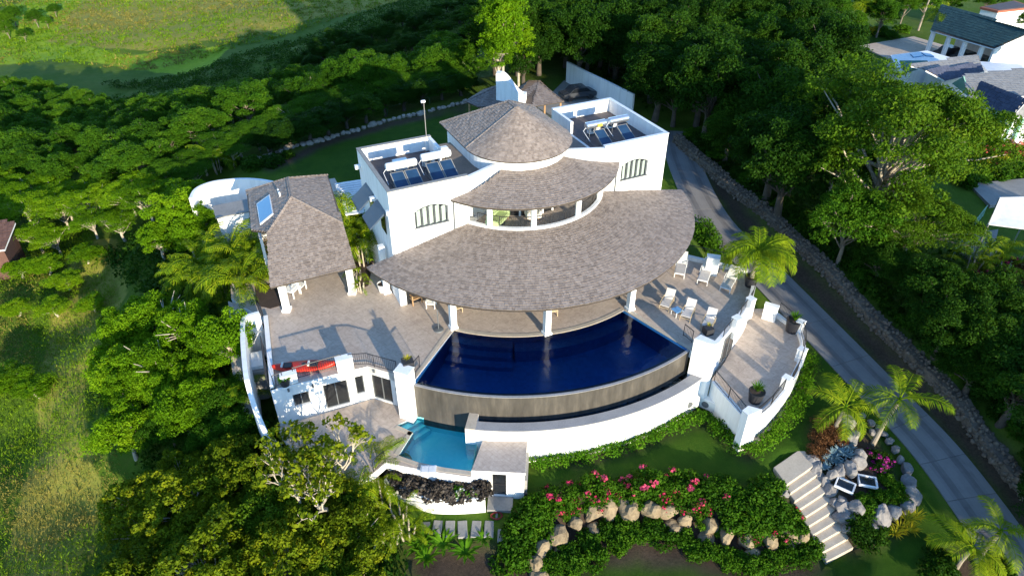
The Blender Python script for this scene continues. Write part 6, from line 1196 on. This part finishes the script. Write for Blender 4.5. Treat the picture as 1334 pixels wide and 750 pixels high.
FR = {'coco': [frond_mesh('coco_frond', 2.6, d, 34, .72, 'leaf_palm', l, i, .028) for i, (d, l) in enumerate(((1.1, .9), (1.5, .5), (1.9, .25), (1.6, .7)))],
      'fox': [frond_mesh('feathery_frond', 2.2, d, 40, .6, 'leaf_palm', l, 10 + i, .022) for i, (d, l) in enumerate(((1.5, 1.0), (2.2, .8), (2.6, .6)))],
      'areca': [frond_mesh('areca_frond', 2.3, d, 22, .5, 'leaf_palm', l, 20 + i, .03) for i, (d, l) in enumerate(((1.2, 1.6), (1.7, 1.2), (2.2, .9), (1.5, 2.2)))]}
def palm(p, h, kind, nf, s, name, label, group=None, lean=(0, 0), trunk=True):
    e = empty(name, p, RT.uniform(0, 6.28), label, 'palm', group); top = Vector((lean[0], lean[1], h)); e.rotation_euler = (0, 0, 0)
    if trunk: b = MB(); b.tube([(0, 0, -.4), (0, 0, 0), (lean[0] * .3, lean[1] * .3, h * .5), tuple(top)], [.2, .17, .12, .11], 9); b.build('trunk', M['palm_trunk'], e); b = MB(); b.tube([tuple(top - Vector((0, 0, .1))), tuple(top + Vector((0, 0, .45)))], [.13, .06], 8); b.build('crownshaft', M['leaf_hedge'], e)
    for k in range(nf): link('frond', RT.choice(FR[kind]), e, tuple(top + Vector((0, 0, .3))), (0, RT.uniform(-.25, .2), 6.283 * k / nf + RT.uniform(-.25, .25)), s * RT.uniform(.85, 1.1))
    return e
def clump_palm(p, n, s, name, label, group=None, mx=.5):
    e = empty(name, p, RT.uniform(0, 6.28), label, 'palm', group)
    for k in range(5): b = MB(); a = k * 1.3; b.tube([(mx * .6 * math.cos(a), mx * .6 * math.sin(a), -.2), (mx * math.cos(a), mx * math.sin(a), 1.5 * s)], [.06, .045], 6); b.build('stem', M['bark_pale'], e)
    for k in range(n): a = RT.uniform(0, 6.28); q = RT.uniform(.1, mx); link('frond', RT.choice(FR['areca']), e, (q * math.cos(a), q * math.sin(a), RT.uniform(.8, 1.6) * s), (0, RT.uniform(-.3, .35), a + RT.uniform(-.4, .4)), s * RT.uniform(.8, 1.15))
    return e
p_ = at(1140, 572, -4.2); palm(gp(1137, 578), 3.0, 'coco', 8, 1.15, 'coconut_palm', 'leaning young palm rising over the rockery beside the driveway', None, (.9, .6)); palm(gp(1084, 566), 2.0, 'coco', 7, 1.0, 'coconut_palm', 'short bright palm above the rust-coloured rockery shrub', None, (.3, .2))
palm(Vector((at(977, 372).x, at(977, 372).y, .7)), 1.7, 'fox', 24, 1.5, 'potted_palm', 'feathery drooping palm in the black pot at the terrace corner', None)
palm(gp(1243, 742), 1.6, 'coco', 9, .95, 'coconut_palm', 'shaded young palm at the lower bend of the driveway', None, (.3, .1)); palm(gp(1272, 730), 2.0, 'coco', 8, .9, 'coconut_palm', 'taller shaded palm leaning over the lower driveway', None, (.6, .3))
for px, py, s in ((268, 345, 1.15), (300, 340, 1.2), (322, 352, 1.15), (285, 368, 1.15), (312, 372, 1.1), (340, 335, .95), (255, 362, 1.0), (300, 358, 1.15), (332, 365, .95)): clump_palm(gp(px, py, 1.6), 24, s * 1.25, 'areca_palm', 'arching yellow-green areca palm in the clump left of the pavilion', 'areca palms by the pavilion')
for px, py, s in ((458, 305, 1.45), (470, 318, 1.35), (466, 296, 1.55), (478, 302, 1.4)): clump_palm(Vector((*tuple(at(px, py, 1.8))[:2], 0)), 16, s, 'areca_palm', 'bright areca palm between pavilion and villa wall', 'areca palms at the villa wall')
for px, py, s in ((466, 357, .5), (470, 372, .45), (455, 340, .6)): clump_palm(Vector((*tuple(at(px, py, .5))[:2], 0)), 9, s, 'bedding_plant', 'low bright strappy plant in the bed by the pavilion column', 'strappy plants by the pavilion', .25)
clump_palm(gp(280, 205, 1.6), 20, 1.15, 'areca_palm', 'sunlit yellow palm clump near the end of the back lawn fence'); clump_palm(Vector((*tuple(at(486, 628, -4.4))[:2], -4.4)), 16, 1.15, 'areca_palm', 'feathery palm at the corner of the lower patio'); clump_palm(Vector((*tuple(at(497, 634, -4.5))[:2], -4.5)), 10, .8, 'areca_palm', 'golden small palm beside the patio railing')
for px, py, s in ((520, 668, 1.1), (500, 650, 1.0), (530, 690, 1.0), (508, 700, .9)): clump_palm(gp(px, py, .6), 11, s * .62, 'fan_palm', 'dark drooping palm left of the stepping stones', 'palms by the stepping stones')
clump_palm(gp(310, 515, 1.4), 12, 1.1, 'areca_palm', 'shaded palm beside the foot of the outside stairs'); clump_palm(gp(260, 480, 2.0), 14, 1.1, 'areca_palm', 'lit palm fronds among the bright slope trees')
for px, py, h, lab in ((1112, 48, 4.0, 'wind-blown palm standing by the yellow shrub'), (1196, 40, 6.5, 'tallest wind-blown palm beside the garage'), (1208, 66, 4.5, 'wind-blown palm in front of the garage bays')): palm(gp(px, py), h, 'coco', 12, 1.3, 'coconut_palm', lab, None, (.4, .2))
for px, py in ((1270, 345), (1290, 335), (1305, 350)): clump_palm(gp(px, py, 1.0), 11, 1.1, 'fan_palm', 'dark palm clump under the white canopy', 'dark palms by the canopy')

# ------------------------------------------------------------------ shrubs, hedges, beds
def bush_mesh(name, seed, R_, H, nc, nl, leaf, mat, asp=.5, flower=None, ff=0.0, flat=.7):
    r = np.random.default_rng(seed); d = r.normal(size=(nc, 3)); d[:, 2] = np.abs(d[:, 2]); d /= np.linalg.norm(d, axis=1, keepdims=True); C_ = d * (r.uniform(.3, 1, (nc, 1)) ** .5) * np.array([R_ * .85, R_ * .85, H * .8]); C_[:, 2] += .1
    P_, N_, t_ = clumps(r, C_, np.full(nc, R_ * .32), nl, .25, flat); me = leaf_mesh(name, P_, N_, leaf * r.uniform(.7, 1.3, len(P_)), t_, mat, asp); fl = None
    if flower:
        k = r.choice(nc, max(1, int(nc * ff)), replace=False); P2, N2, t2 = clumps(r, C_[k] + d[k] * R_ * .12, np.full(len(k), R_ * .2), 14, .4, .8); fl = leaf_mesh(name + '_flowers', P2, N2, .16 * r.uniform(.7, 1.3, len(P2)), t2, flower, .8)
    return me, fl
BU = {'green': [bush_mesh('bush', 300 + i, 1, 1.0, 42, 34, .2, 'leaf_green') for i in range(3)], 'dark': [bush_mesh('bush', 310 + i, 1, 1.0, 42, 34, .2, 'leaf_dark') for i in range(2)], 'bright': [bush_mesh('bush', 320 + i, 1, 1.0, 42, 34, .18, 'leaf_hedge') for i in range(3)],
      'pink': [bush_mesh('bougainvillea', 330 + i, 1, 1.0, 42, 32, .17, 'leaf_green', .5, 'petal_pink', .2) for i in range(3)], 'magenta': [bush_mesh('bougainvillea', 340 + i, 1, 1, 40, 30, .17, 'leaf_dark', .5, 'petal_magenta', .4) for i in range(1)], 'coral': [bush_mesh('oleander', 345 + i, 1, 1, 40, 30, .18, 'leaf_olive', .4, 'petal_coral', .4) for i in range(2)],
      'purple': [bush_mesh('purple_bush', 350 + i, 1, .9, 34, 26, .3, 'leaf_purple', .6) for i in range(3)], 'rust': [bush_mesh('rust_bush', 360 + i, 1, 1.1, 44, 36, .15, 'leaf_rust', .4) for i in range(2)], 'yellow': [bush_mesh('yellow_bush', 370, 1, 1, 36, 30, .2, 'leaf_yellow')], 'croton': [bush_mesh('croton', 375, 1, 1, 36, 30, .22, 'leaf_rust', .4, 'petal_pink', .4)], 'white': [bush_mesh('white_flower_bush', 380, 1, .9, 34, 26, .28, 'leaf_hedge', .6, 'petal_white', .5)]}
def bush(p, kind, s, name, label, group=None, sz=1.0):
    me, fl = RT.choice(BU[kind]); e = empty(name, p, RT.uniform(0, 6.28), label, 'shrub', group); e.scale = (s * RT.uniform(.9, 1.15), s * RT.uniform(.9, 1.15), s * sz * RT.uniform(.9, 1.15)); link('foliage', me, e)
    if fl: link('flowers', fl, e)['kind'] = 'stuff'
    return e
def bushes(lst, kind, s, name, label, group, sz=1.0):
    for q in lst: bush(gp(q[0], q[1]) + Vector((0, 0, -.05)), kind, s * (q[2] if len(q) > 2 else 1), name, label, group, sz)
def hedge(path, w, h, name, label, mat='leaf_hedge', n=900, leaf=.15):
    r = np.random.default_rng(len(path) * 7 + n); pts = along(path, .3); C_ = np.array([(p.x + r.uniform(-w, w) * .5, p.y + r.uniform(-w, w) * .5, ground(p.x, p.y) + h * r.uniform(.35, .8)) for p in pts for _ in range(5)])
    P_, N_, t_ = clumps(r, C_, np.full(len(C_), w * .4), n // 50 + 14, .6, .7); o = link(name, leaf_mesh(name, P_ - np.array(pts[0]), N_, leaf * r.uniform(.7, 1.4, len(P_)), t_, mat), None, pts[0]); return tag(o, label, 'hedge')
hedge(smooth_line([gp(a, c) for a, c in ((697, 607), (740, 600), (790, 589), (840, 575), (880, 560), (908, 545))], 4), .95, .6, 'hedge', 'bright green low hedge following the curved pool wall'); hedge([gp(a, c) for a, c in ((922, 550), (945, 570), (972, 593))], .9, .6, 'hedge', 'bright green low hedge under the straight front of the side terrace')
hedge(smooth_line([gp(a, c) for a, c in ((978, 592), (1000, 577), (1022, 552), (1040, 525), (1050, 495), (1055, 465))], 4), .95, .6, 'hedge', 'bright green low hedge round the curved side terrace')
hedge([gp(a, c) for a, c in ((908, 300), (918, 320), (935, 338))], 1.6, 1.2, 'hedge', 'dark green planting between veranda roof and driveway', 'leaf_green', 1200, .22)
bushes([(676, 690), (690, 672), (705, 663), (668, 712), (682, 728), (700, 690), (664, 735)], 'green', 1.05, 'garden_shrub', 'leafy green shrub at the pump house end of the boulder bank', 'shrubs at the bank end')
bushes([(715, 662, .9), (732, 650, 1.1), (752, 643, .8), (772, 640, 1.2), (795, 636, .9), (818, 640, 1.0), (842, 634, 1.3), (868, 638, .9), (890, 632, 1.3), (908, 645, 1.0), (928, 645, 1.2), (742, 662, .7), (780, 652, .8), (830, 652, .8), (882, 655, .9), (906, 662, .9), (858, 652, .7)], 'pink', 1.0, 'bougainvillea', 'bougainvillea with pink blooms on top of the boulder bank', 'bougainvilleas on the bank', .95)
bushes([(742, 672, .8), (768, 662, .7), (800, 652, .75), (838, 662, .8), (868, 664, .7), (915, 682, .8), (940, 694, .7), (712, 700, .7)], 'bright', .7, 'trailing_shrub', 'light green trailing shrub hanging over the boulder bank', 'trailing shrubs on the bank')
bushes([(940, 662), (958, 652), (975, 665), (990, 652), (1005, 662), (1015, 680), (960, 682), (985, 685), (940, 640), (1000, 640), (1030, 690)], 'green', 1.0, 'garden_shrub', 'rounded green shrub on the bank next to the garden steps', 'shrubs beside the garden steps')
bushes([(1000, 690), (1018, 700), (975, 700), (1032, 675)], 'pink', .75, 'bougainvillea', 'small bougainvillea by the garden steps above the boulders', 'bougainvilleas by the steps')
bushes([(740, 722), (765, 710), (790, 695), (815, 688), (830, 700), (720, 738), (850, 690), (775, 730), (865, 705), (805, 712), (745, 740)], 'green', .85, 'garden_shrub', 'green shrub in the shaded hollow below the boulder bank', 'shrubs below the bank')
bushes([(905, 720), (925, 722), (945, 730), (965, 735), (985, 738), (1005, 735), (1025, 725), (1045, 728), (1060, 715), (890, 705)], 'green', .8, 'garden_shrub', 'glossy green shrub at the lawn edge below the golden boulders', 'shrubs at the lower lawn edge')
bushes([(1075, 560, 1.1), (1070, 575), (1085, 575), (1063, 590, .8), (1092, 562, .8)], 'rust', .85, 'rust_shrub', 'rust-brown spiky shrub in the rockery', 'rust shrubs in the rockery')
bushes([(1140, 598), (1150, 602), (1145, 612, .8)], 'magenta', .7, 'bougainvillea', 'dark magenta flowering shrub in the shaded rockery bed', 'magenta shrubs in the rockery')
bushes([(1125, 655), (1145, 648), (1158, 650), (1165, 637), (1132, 664), (1155, 628), (1170, 650)], 'green', .62, 'garden_shrub', 'green bush around the pond frames in the rockery', 'bushes round the ponds')
bushes([(1120, 695), (1130, 705), (1140, 695), (1118, 680, .8)], 'dark', .85, 'garden_shrub', 'dark bush at the lower end of the rockery', 'dark bushes under the rockery')
bushes([(1215, 745), (1225, 735), (1300, 745)], 'dark', .9, 'garden_shrub', 'dark ground shrub by the lower driveway palms', 'dark shrubs by the lower driveway')
for px, py in ((512, 612), (521, 617), (530, 622), (540, 628), (550, 634), (560, 639), (571, 641), (582, 640), (593, 640), (604, 640), (615, 639), (625, 638), (518, 624), (536, 633), (576, 634), (600, 634)): p_ = at(px, py, -3.6); bush((p_.x, p_.y, -3.85), 'purple', .75, 'purple_shrub', 'dark purple-leaved shrub packed in the white planter', 'purple shrubs in the planter')
for px, py in ((596, 634), (611, 637)): p_ = at(px, py, -3.2); bush((p_.x, p_.y, -3.7), 'white', .55, 'white_flowering_shrub', 'small white-flowering shrub among the purple planter leaves', 'white flowering shrubs')
bushes([(1275, 195), (1295, 185), (1310, 200), (1285, 210), (1325, 205)], 'coral', 1.4, 'flowering_shrub', 'coral-pink flowering shrub before the mint-green porch', 'coral shrubs by the porch'); bushes([(1297, 215)], 'yellow', 1.3, 'yellow_shrub', 'yellow-leaved shrub below the coral flowers', None); bushes([(1122, 42), (1108, 38), (1135, 44)], 'yellow', 1.3, 'yellow_shrub', 'bright yellow shrub by the hill garden palms', 'yellow shrubs on the hill'); bushes([(1290, 365), (1310, 358), (1325, 372), (1300, 380), (1275, 372)], 'croton', 1.4, 'red_shrub', 'dark red flowering shrub below the canopy', 'red shrubs under the canopy')
bushes([(1145, 45), (1160, 50), (1175, 42), (1255, 240), (1275, 235), (1300, 232), (1325, 228), (1180, 120), (1165, 112)], 'green', 1.3, 'garden_shrub', 'green garden shrub near the neighbouring houses', 'neighbour garden shrubs')
bushes([(300, 215), (330, 218), (355, 214), (375, 205, .6)], 'dark', 1.2, 'garden_shrub', 'round dark bush at the near end of the back lawn', 'bushes at the back lawn end')
bushes([(362, 386), (352, 382), (372, 390, .7)], 'dark', .6, 'garden_shrub', 'dark low plant in the bed by the pavilion', 'bed plants by the pavilion')
b = MB(); b.prism([tuple(at(a, c))[:2] for a, c in ((332, 372), (366, 368), (366, 398), (352, 402), (334, 398))], -.2, .03); tag(b.build('planting_bed', M['soil']), kind='structure'); b = MB(); b.prism([tuple(at(a, c))[:2] for a, c in ((452, 330), (490, 320), (480, 372), (466, 378), (458, 366))], -.2, .03); tag(b.build('planting_bed', M['soil']), kind='structure')
bushes([(318, 488), (325, 505), (332, 470)], 'dark', .9, 'stairwell_plant', 'dark plant growing inside the outside stairwell', 'plants in the stairwell')
for k_, p_ in enumerate(along([side(rw, i, 2.1) for i in range(len(rw))], 1.7)): bush((p_.x, p_.y, ground(p_.x, p_.y) - .05), ('dark', 'green')[k_ % 3 == 0], RT.uniform(.9, 1.5), 'bank_shrub', 'dark green shrub growing up behind the rubble wall', 'shrubs behind the rubble wall')
# rosettes: agaves, strappy lilies, pot grasses
def rosette(name, n, L, w, up, mat, seed):
    r = random.Random(seed); b = MB()
    for k in range(n):
        a = 6.283 * k / n + r.uniform(-.25, .25); e_ = r.uniform(.5, 1.1) * up; d = Vector((math.cos(a), math.sin(a), e_)).normalized(); s_ = Vector((-math.sin(a), math.cos(a), 0)); l = L * r.uniform(.75, 1.1); m1 = d * l * .55; tip = d * l + Vector((0, 0, -l * .22)); c_ = r.uniform(.2, .95)
        b.face([-s_ * w * .6, m1 - s_ * w, m1 + Vector((0, 0, -w * .3)), (0, 0, 0)], 0, c_); b.face([(0, 0, 0), m1 + Vector((0, 0, -w * .3)), m1 + s_ * w, s_ * w * .6], 0, c_ * .9); b.face([m1 - s_ * w, tip, m1 + Vector((0, 0, -w * .3))], 0, c_); b.face([m1 + Vector((0, 0, -w * .3)), tip, m1 + s_ * w], 0, c_ * .9)
    return b.data(name, M[mat])
AG = [rosette('agave', 18, .75, .07, .9, 'leaf_agave', i) for i in range(3)]; LI = [rosette('lily', 15, .95, .09, .8, 'leaf_hedge', 20 + i) for i in range(3)]; GRS = rosette('grass', 60, .8, .02, 2.2, 'leaf_hedge', 40); GY_ = [rosette('grass', 34, .95, .03, 1.2, 'leaf_yellow', 50 + i) for i in range(2)]
def plant(p, me, s, name, label, group, cat='plant'): o = link(name, me, None, p, (0, 0, RT.uniform(0, 6)), s); return tag(o, label, cat, group)
for px, py, s in ((1100, 580, 1), (1094, 592, 1), (1102, 596, .9), (1085, 597, 1), (1078, 602, .8), (1104, 586, .8), (1090, 606, .8), (1098, 572, .8), (1074, 612, .7)): plant(gp(px, py) + Vector((0, 0, .15)), RT.choice(AG), s, 'agave', 'blue-grey agave rosette in the dry rockery', 'agaves in the rockery')
for px, py, s in ((553, 705, 1), (578, 712, 1.05), (607, 722, 1.1), (630, 704, .65), (556, 728, 1), (545, 715, .9)): plant(gp(px, py) + Vector((0, 0, .1)), RT.choice(LI), s * 1.15, 'strap_lily', 'pale green strap-leaved lily in the dark bed below the stepping stones', 'strap lilies in the bed')
for px, py, s in ((1180, 680, 1.1), (1172, 690, 1), (1192, 676, .9), (1165, 697, .9), (1185, 692, .9)): plant(gp(px, py) + Vector((0, 0, .1)), RT.choice(GY_), s, 'golden_grass', 'golden strappy grass at the rounded end of the rockery', 'golden grasses')
for loc, lab in (((at(983, 522, -2.2).x, at(983, 522, -2.2).y, -1.4), 'tuft of green grass in the round pot at the pointed corner'), ((at(1031, 431, -2.2).x, at(1031, 431, -2.2).y, -1.25), 'tuft of green grass in the tall pot by the driveway')): plant(loc, GRS, 1.15, 'pot_grass', lab, None)
p_ = p3t + Vector((.15, .65, .15)); plant(p_, RT.choice(GY_), .5, 'pot_plant', 'small yellow plant in the square pot on the pool corner', None); plant((at(372, 501).x, at(372, 501).y, .45), RT.choice(LI), .7, 'pot_plant', 'green leafy plant in the pot by the kayak bow', None); plant((at(923, 438).x, at(923, 438).y + .3, .65), RT.choice(GY_), .4, 'pot_plant', 'tiny dry plant in the black pot behind the corner pier', None)
# ------------------------------------------------------------------ undergrowth and rough grass that nobody could count
def scatter(polys, n, seed):
    r = np.random.default_rng(seed); out = []
    for poly, share in polys:
        P_ = np.array(poly); lo, hi = P_.min(0), P_.max(0); k = int(n * share); q = r.uniform(lo, hi, size=(k * 4, 2)); q = q[inpoly(q[:, 0], q[:, 1], poly)][:k]; out.append(q)
    q = np.concatenate(out); return np.column_stack([q, ground(q[:, 0], q[:, 1])]), r
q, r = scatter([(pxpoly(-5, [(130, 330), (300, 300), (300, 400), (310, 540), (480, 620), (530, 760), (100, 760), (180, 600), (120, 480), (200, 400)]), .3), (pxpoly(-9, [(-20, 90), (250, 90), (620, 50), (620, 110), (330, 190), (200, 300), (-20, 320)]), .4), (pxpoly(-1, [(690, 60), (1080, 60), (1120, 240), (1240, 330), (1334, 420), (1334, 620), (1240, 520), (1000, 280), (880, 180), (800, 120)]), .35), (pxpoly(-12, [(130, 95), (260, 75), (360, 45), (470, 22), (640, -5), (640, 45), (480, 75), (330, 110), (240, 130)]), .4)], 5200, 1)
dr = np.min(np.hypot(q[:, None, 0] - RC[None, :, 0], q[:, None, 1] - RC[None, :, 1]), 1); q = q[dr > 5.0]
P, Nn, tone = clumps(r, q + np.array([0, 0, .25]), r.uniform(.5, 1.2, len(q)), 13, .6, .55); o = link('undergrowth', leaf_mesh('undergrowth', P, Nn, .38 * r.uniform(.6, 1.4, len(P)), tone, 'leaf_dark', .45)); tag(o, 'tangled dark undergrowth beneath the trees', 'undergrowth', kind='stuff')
q, r = scatter([(pxpoly(-7, [(-30, 300), (120, 300), (170, 420), (130, 560), (180, 640), (150, 780), (-40, 780)]), 1.0)], 4200, 2)
P, Nn, tone = clumps(r, q + np.array([0, 0, .05]), r.uniform(.25, .7, len(q)), 9, .0, .9, .8); ax_ = r.normal(size=P.shape) * .5 + np.array([0, 0, 1.0]); Nn = r.normal(size=P.shape); mi = (mnoise.noise(Vector((0, 0, 0))) > 9) * np.zeros(len(P)); cl = np.array([mnoise.noise(Vector((x * .16, y * .16, 0))) for x, y in P[:, :2]]); mi = (cl + r.normal(0, .12, len(P)) > .3).astype(int)
o = link('rough_grass', leaf_mesh('rough_grass', P, Nn, .24 * r.uniform(.6, 1.4, len(P)), tone, ['grass', 'dry_grass'], .18, mi, ax_)); tag(o, 'rough tufted grass of the wild field', 'grass', kind='stuff')
trees([(85, 365, .5), (70, 400, .45), (25, 350, .5), (120, 395, .4), (15, 490, .55), (45, 505, .45), (20, 400, .45), (110, 330, .5), (60, 345, .5)], 'bright', 'field_bush', 'scattered green bush in the wild field', 'bushes in the wild field', .5)
q, r = scatter([(pxpoly(-14, [(-60, 30), (60, -25), (640, -30), (600, 12), (440, 30), (300, 65), (200, 85), (60, 80), (-60, 75)]), 1.0)], 5200, 5)
P, Nn, tone = clumps(r, q + np.array([0, 0, .02]), r.uniform(.5, 1.3, len(q)), 8, .0, .3, .8); Nn = r.normal(size=P.shape); ax_ = r.normal(size=P.shape) * .5 + np.array([0, 0, 1.0]); cl = np.array([mnoise.noise(Vector((x * .05, y * .05, 0))) for x, y in P[:, :2]]); mi = (cl + r.normal(0, .2, len(P)) > .1).astype(int)
o = link('pasture_grass', leaf_mesh('pasture_grass', P, Nn, .6 * r.uniform(.6, 1.4, len(P)), tone, ['grass', 'dry_grass'], .3, mi, ax_)); tag(o, 'rough grass of the bright pasture beyond the valley', 'grass', kind='stuff')
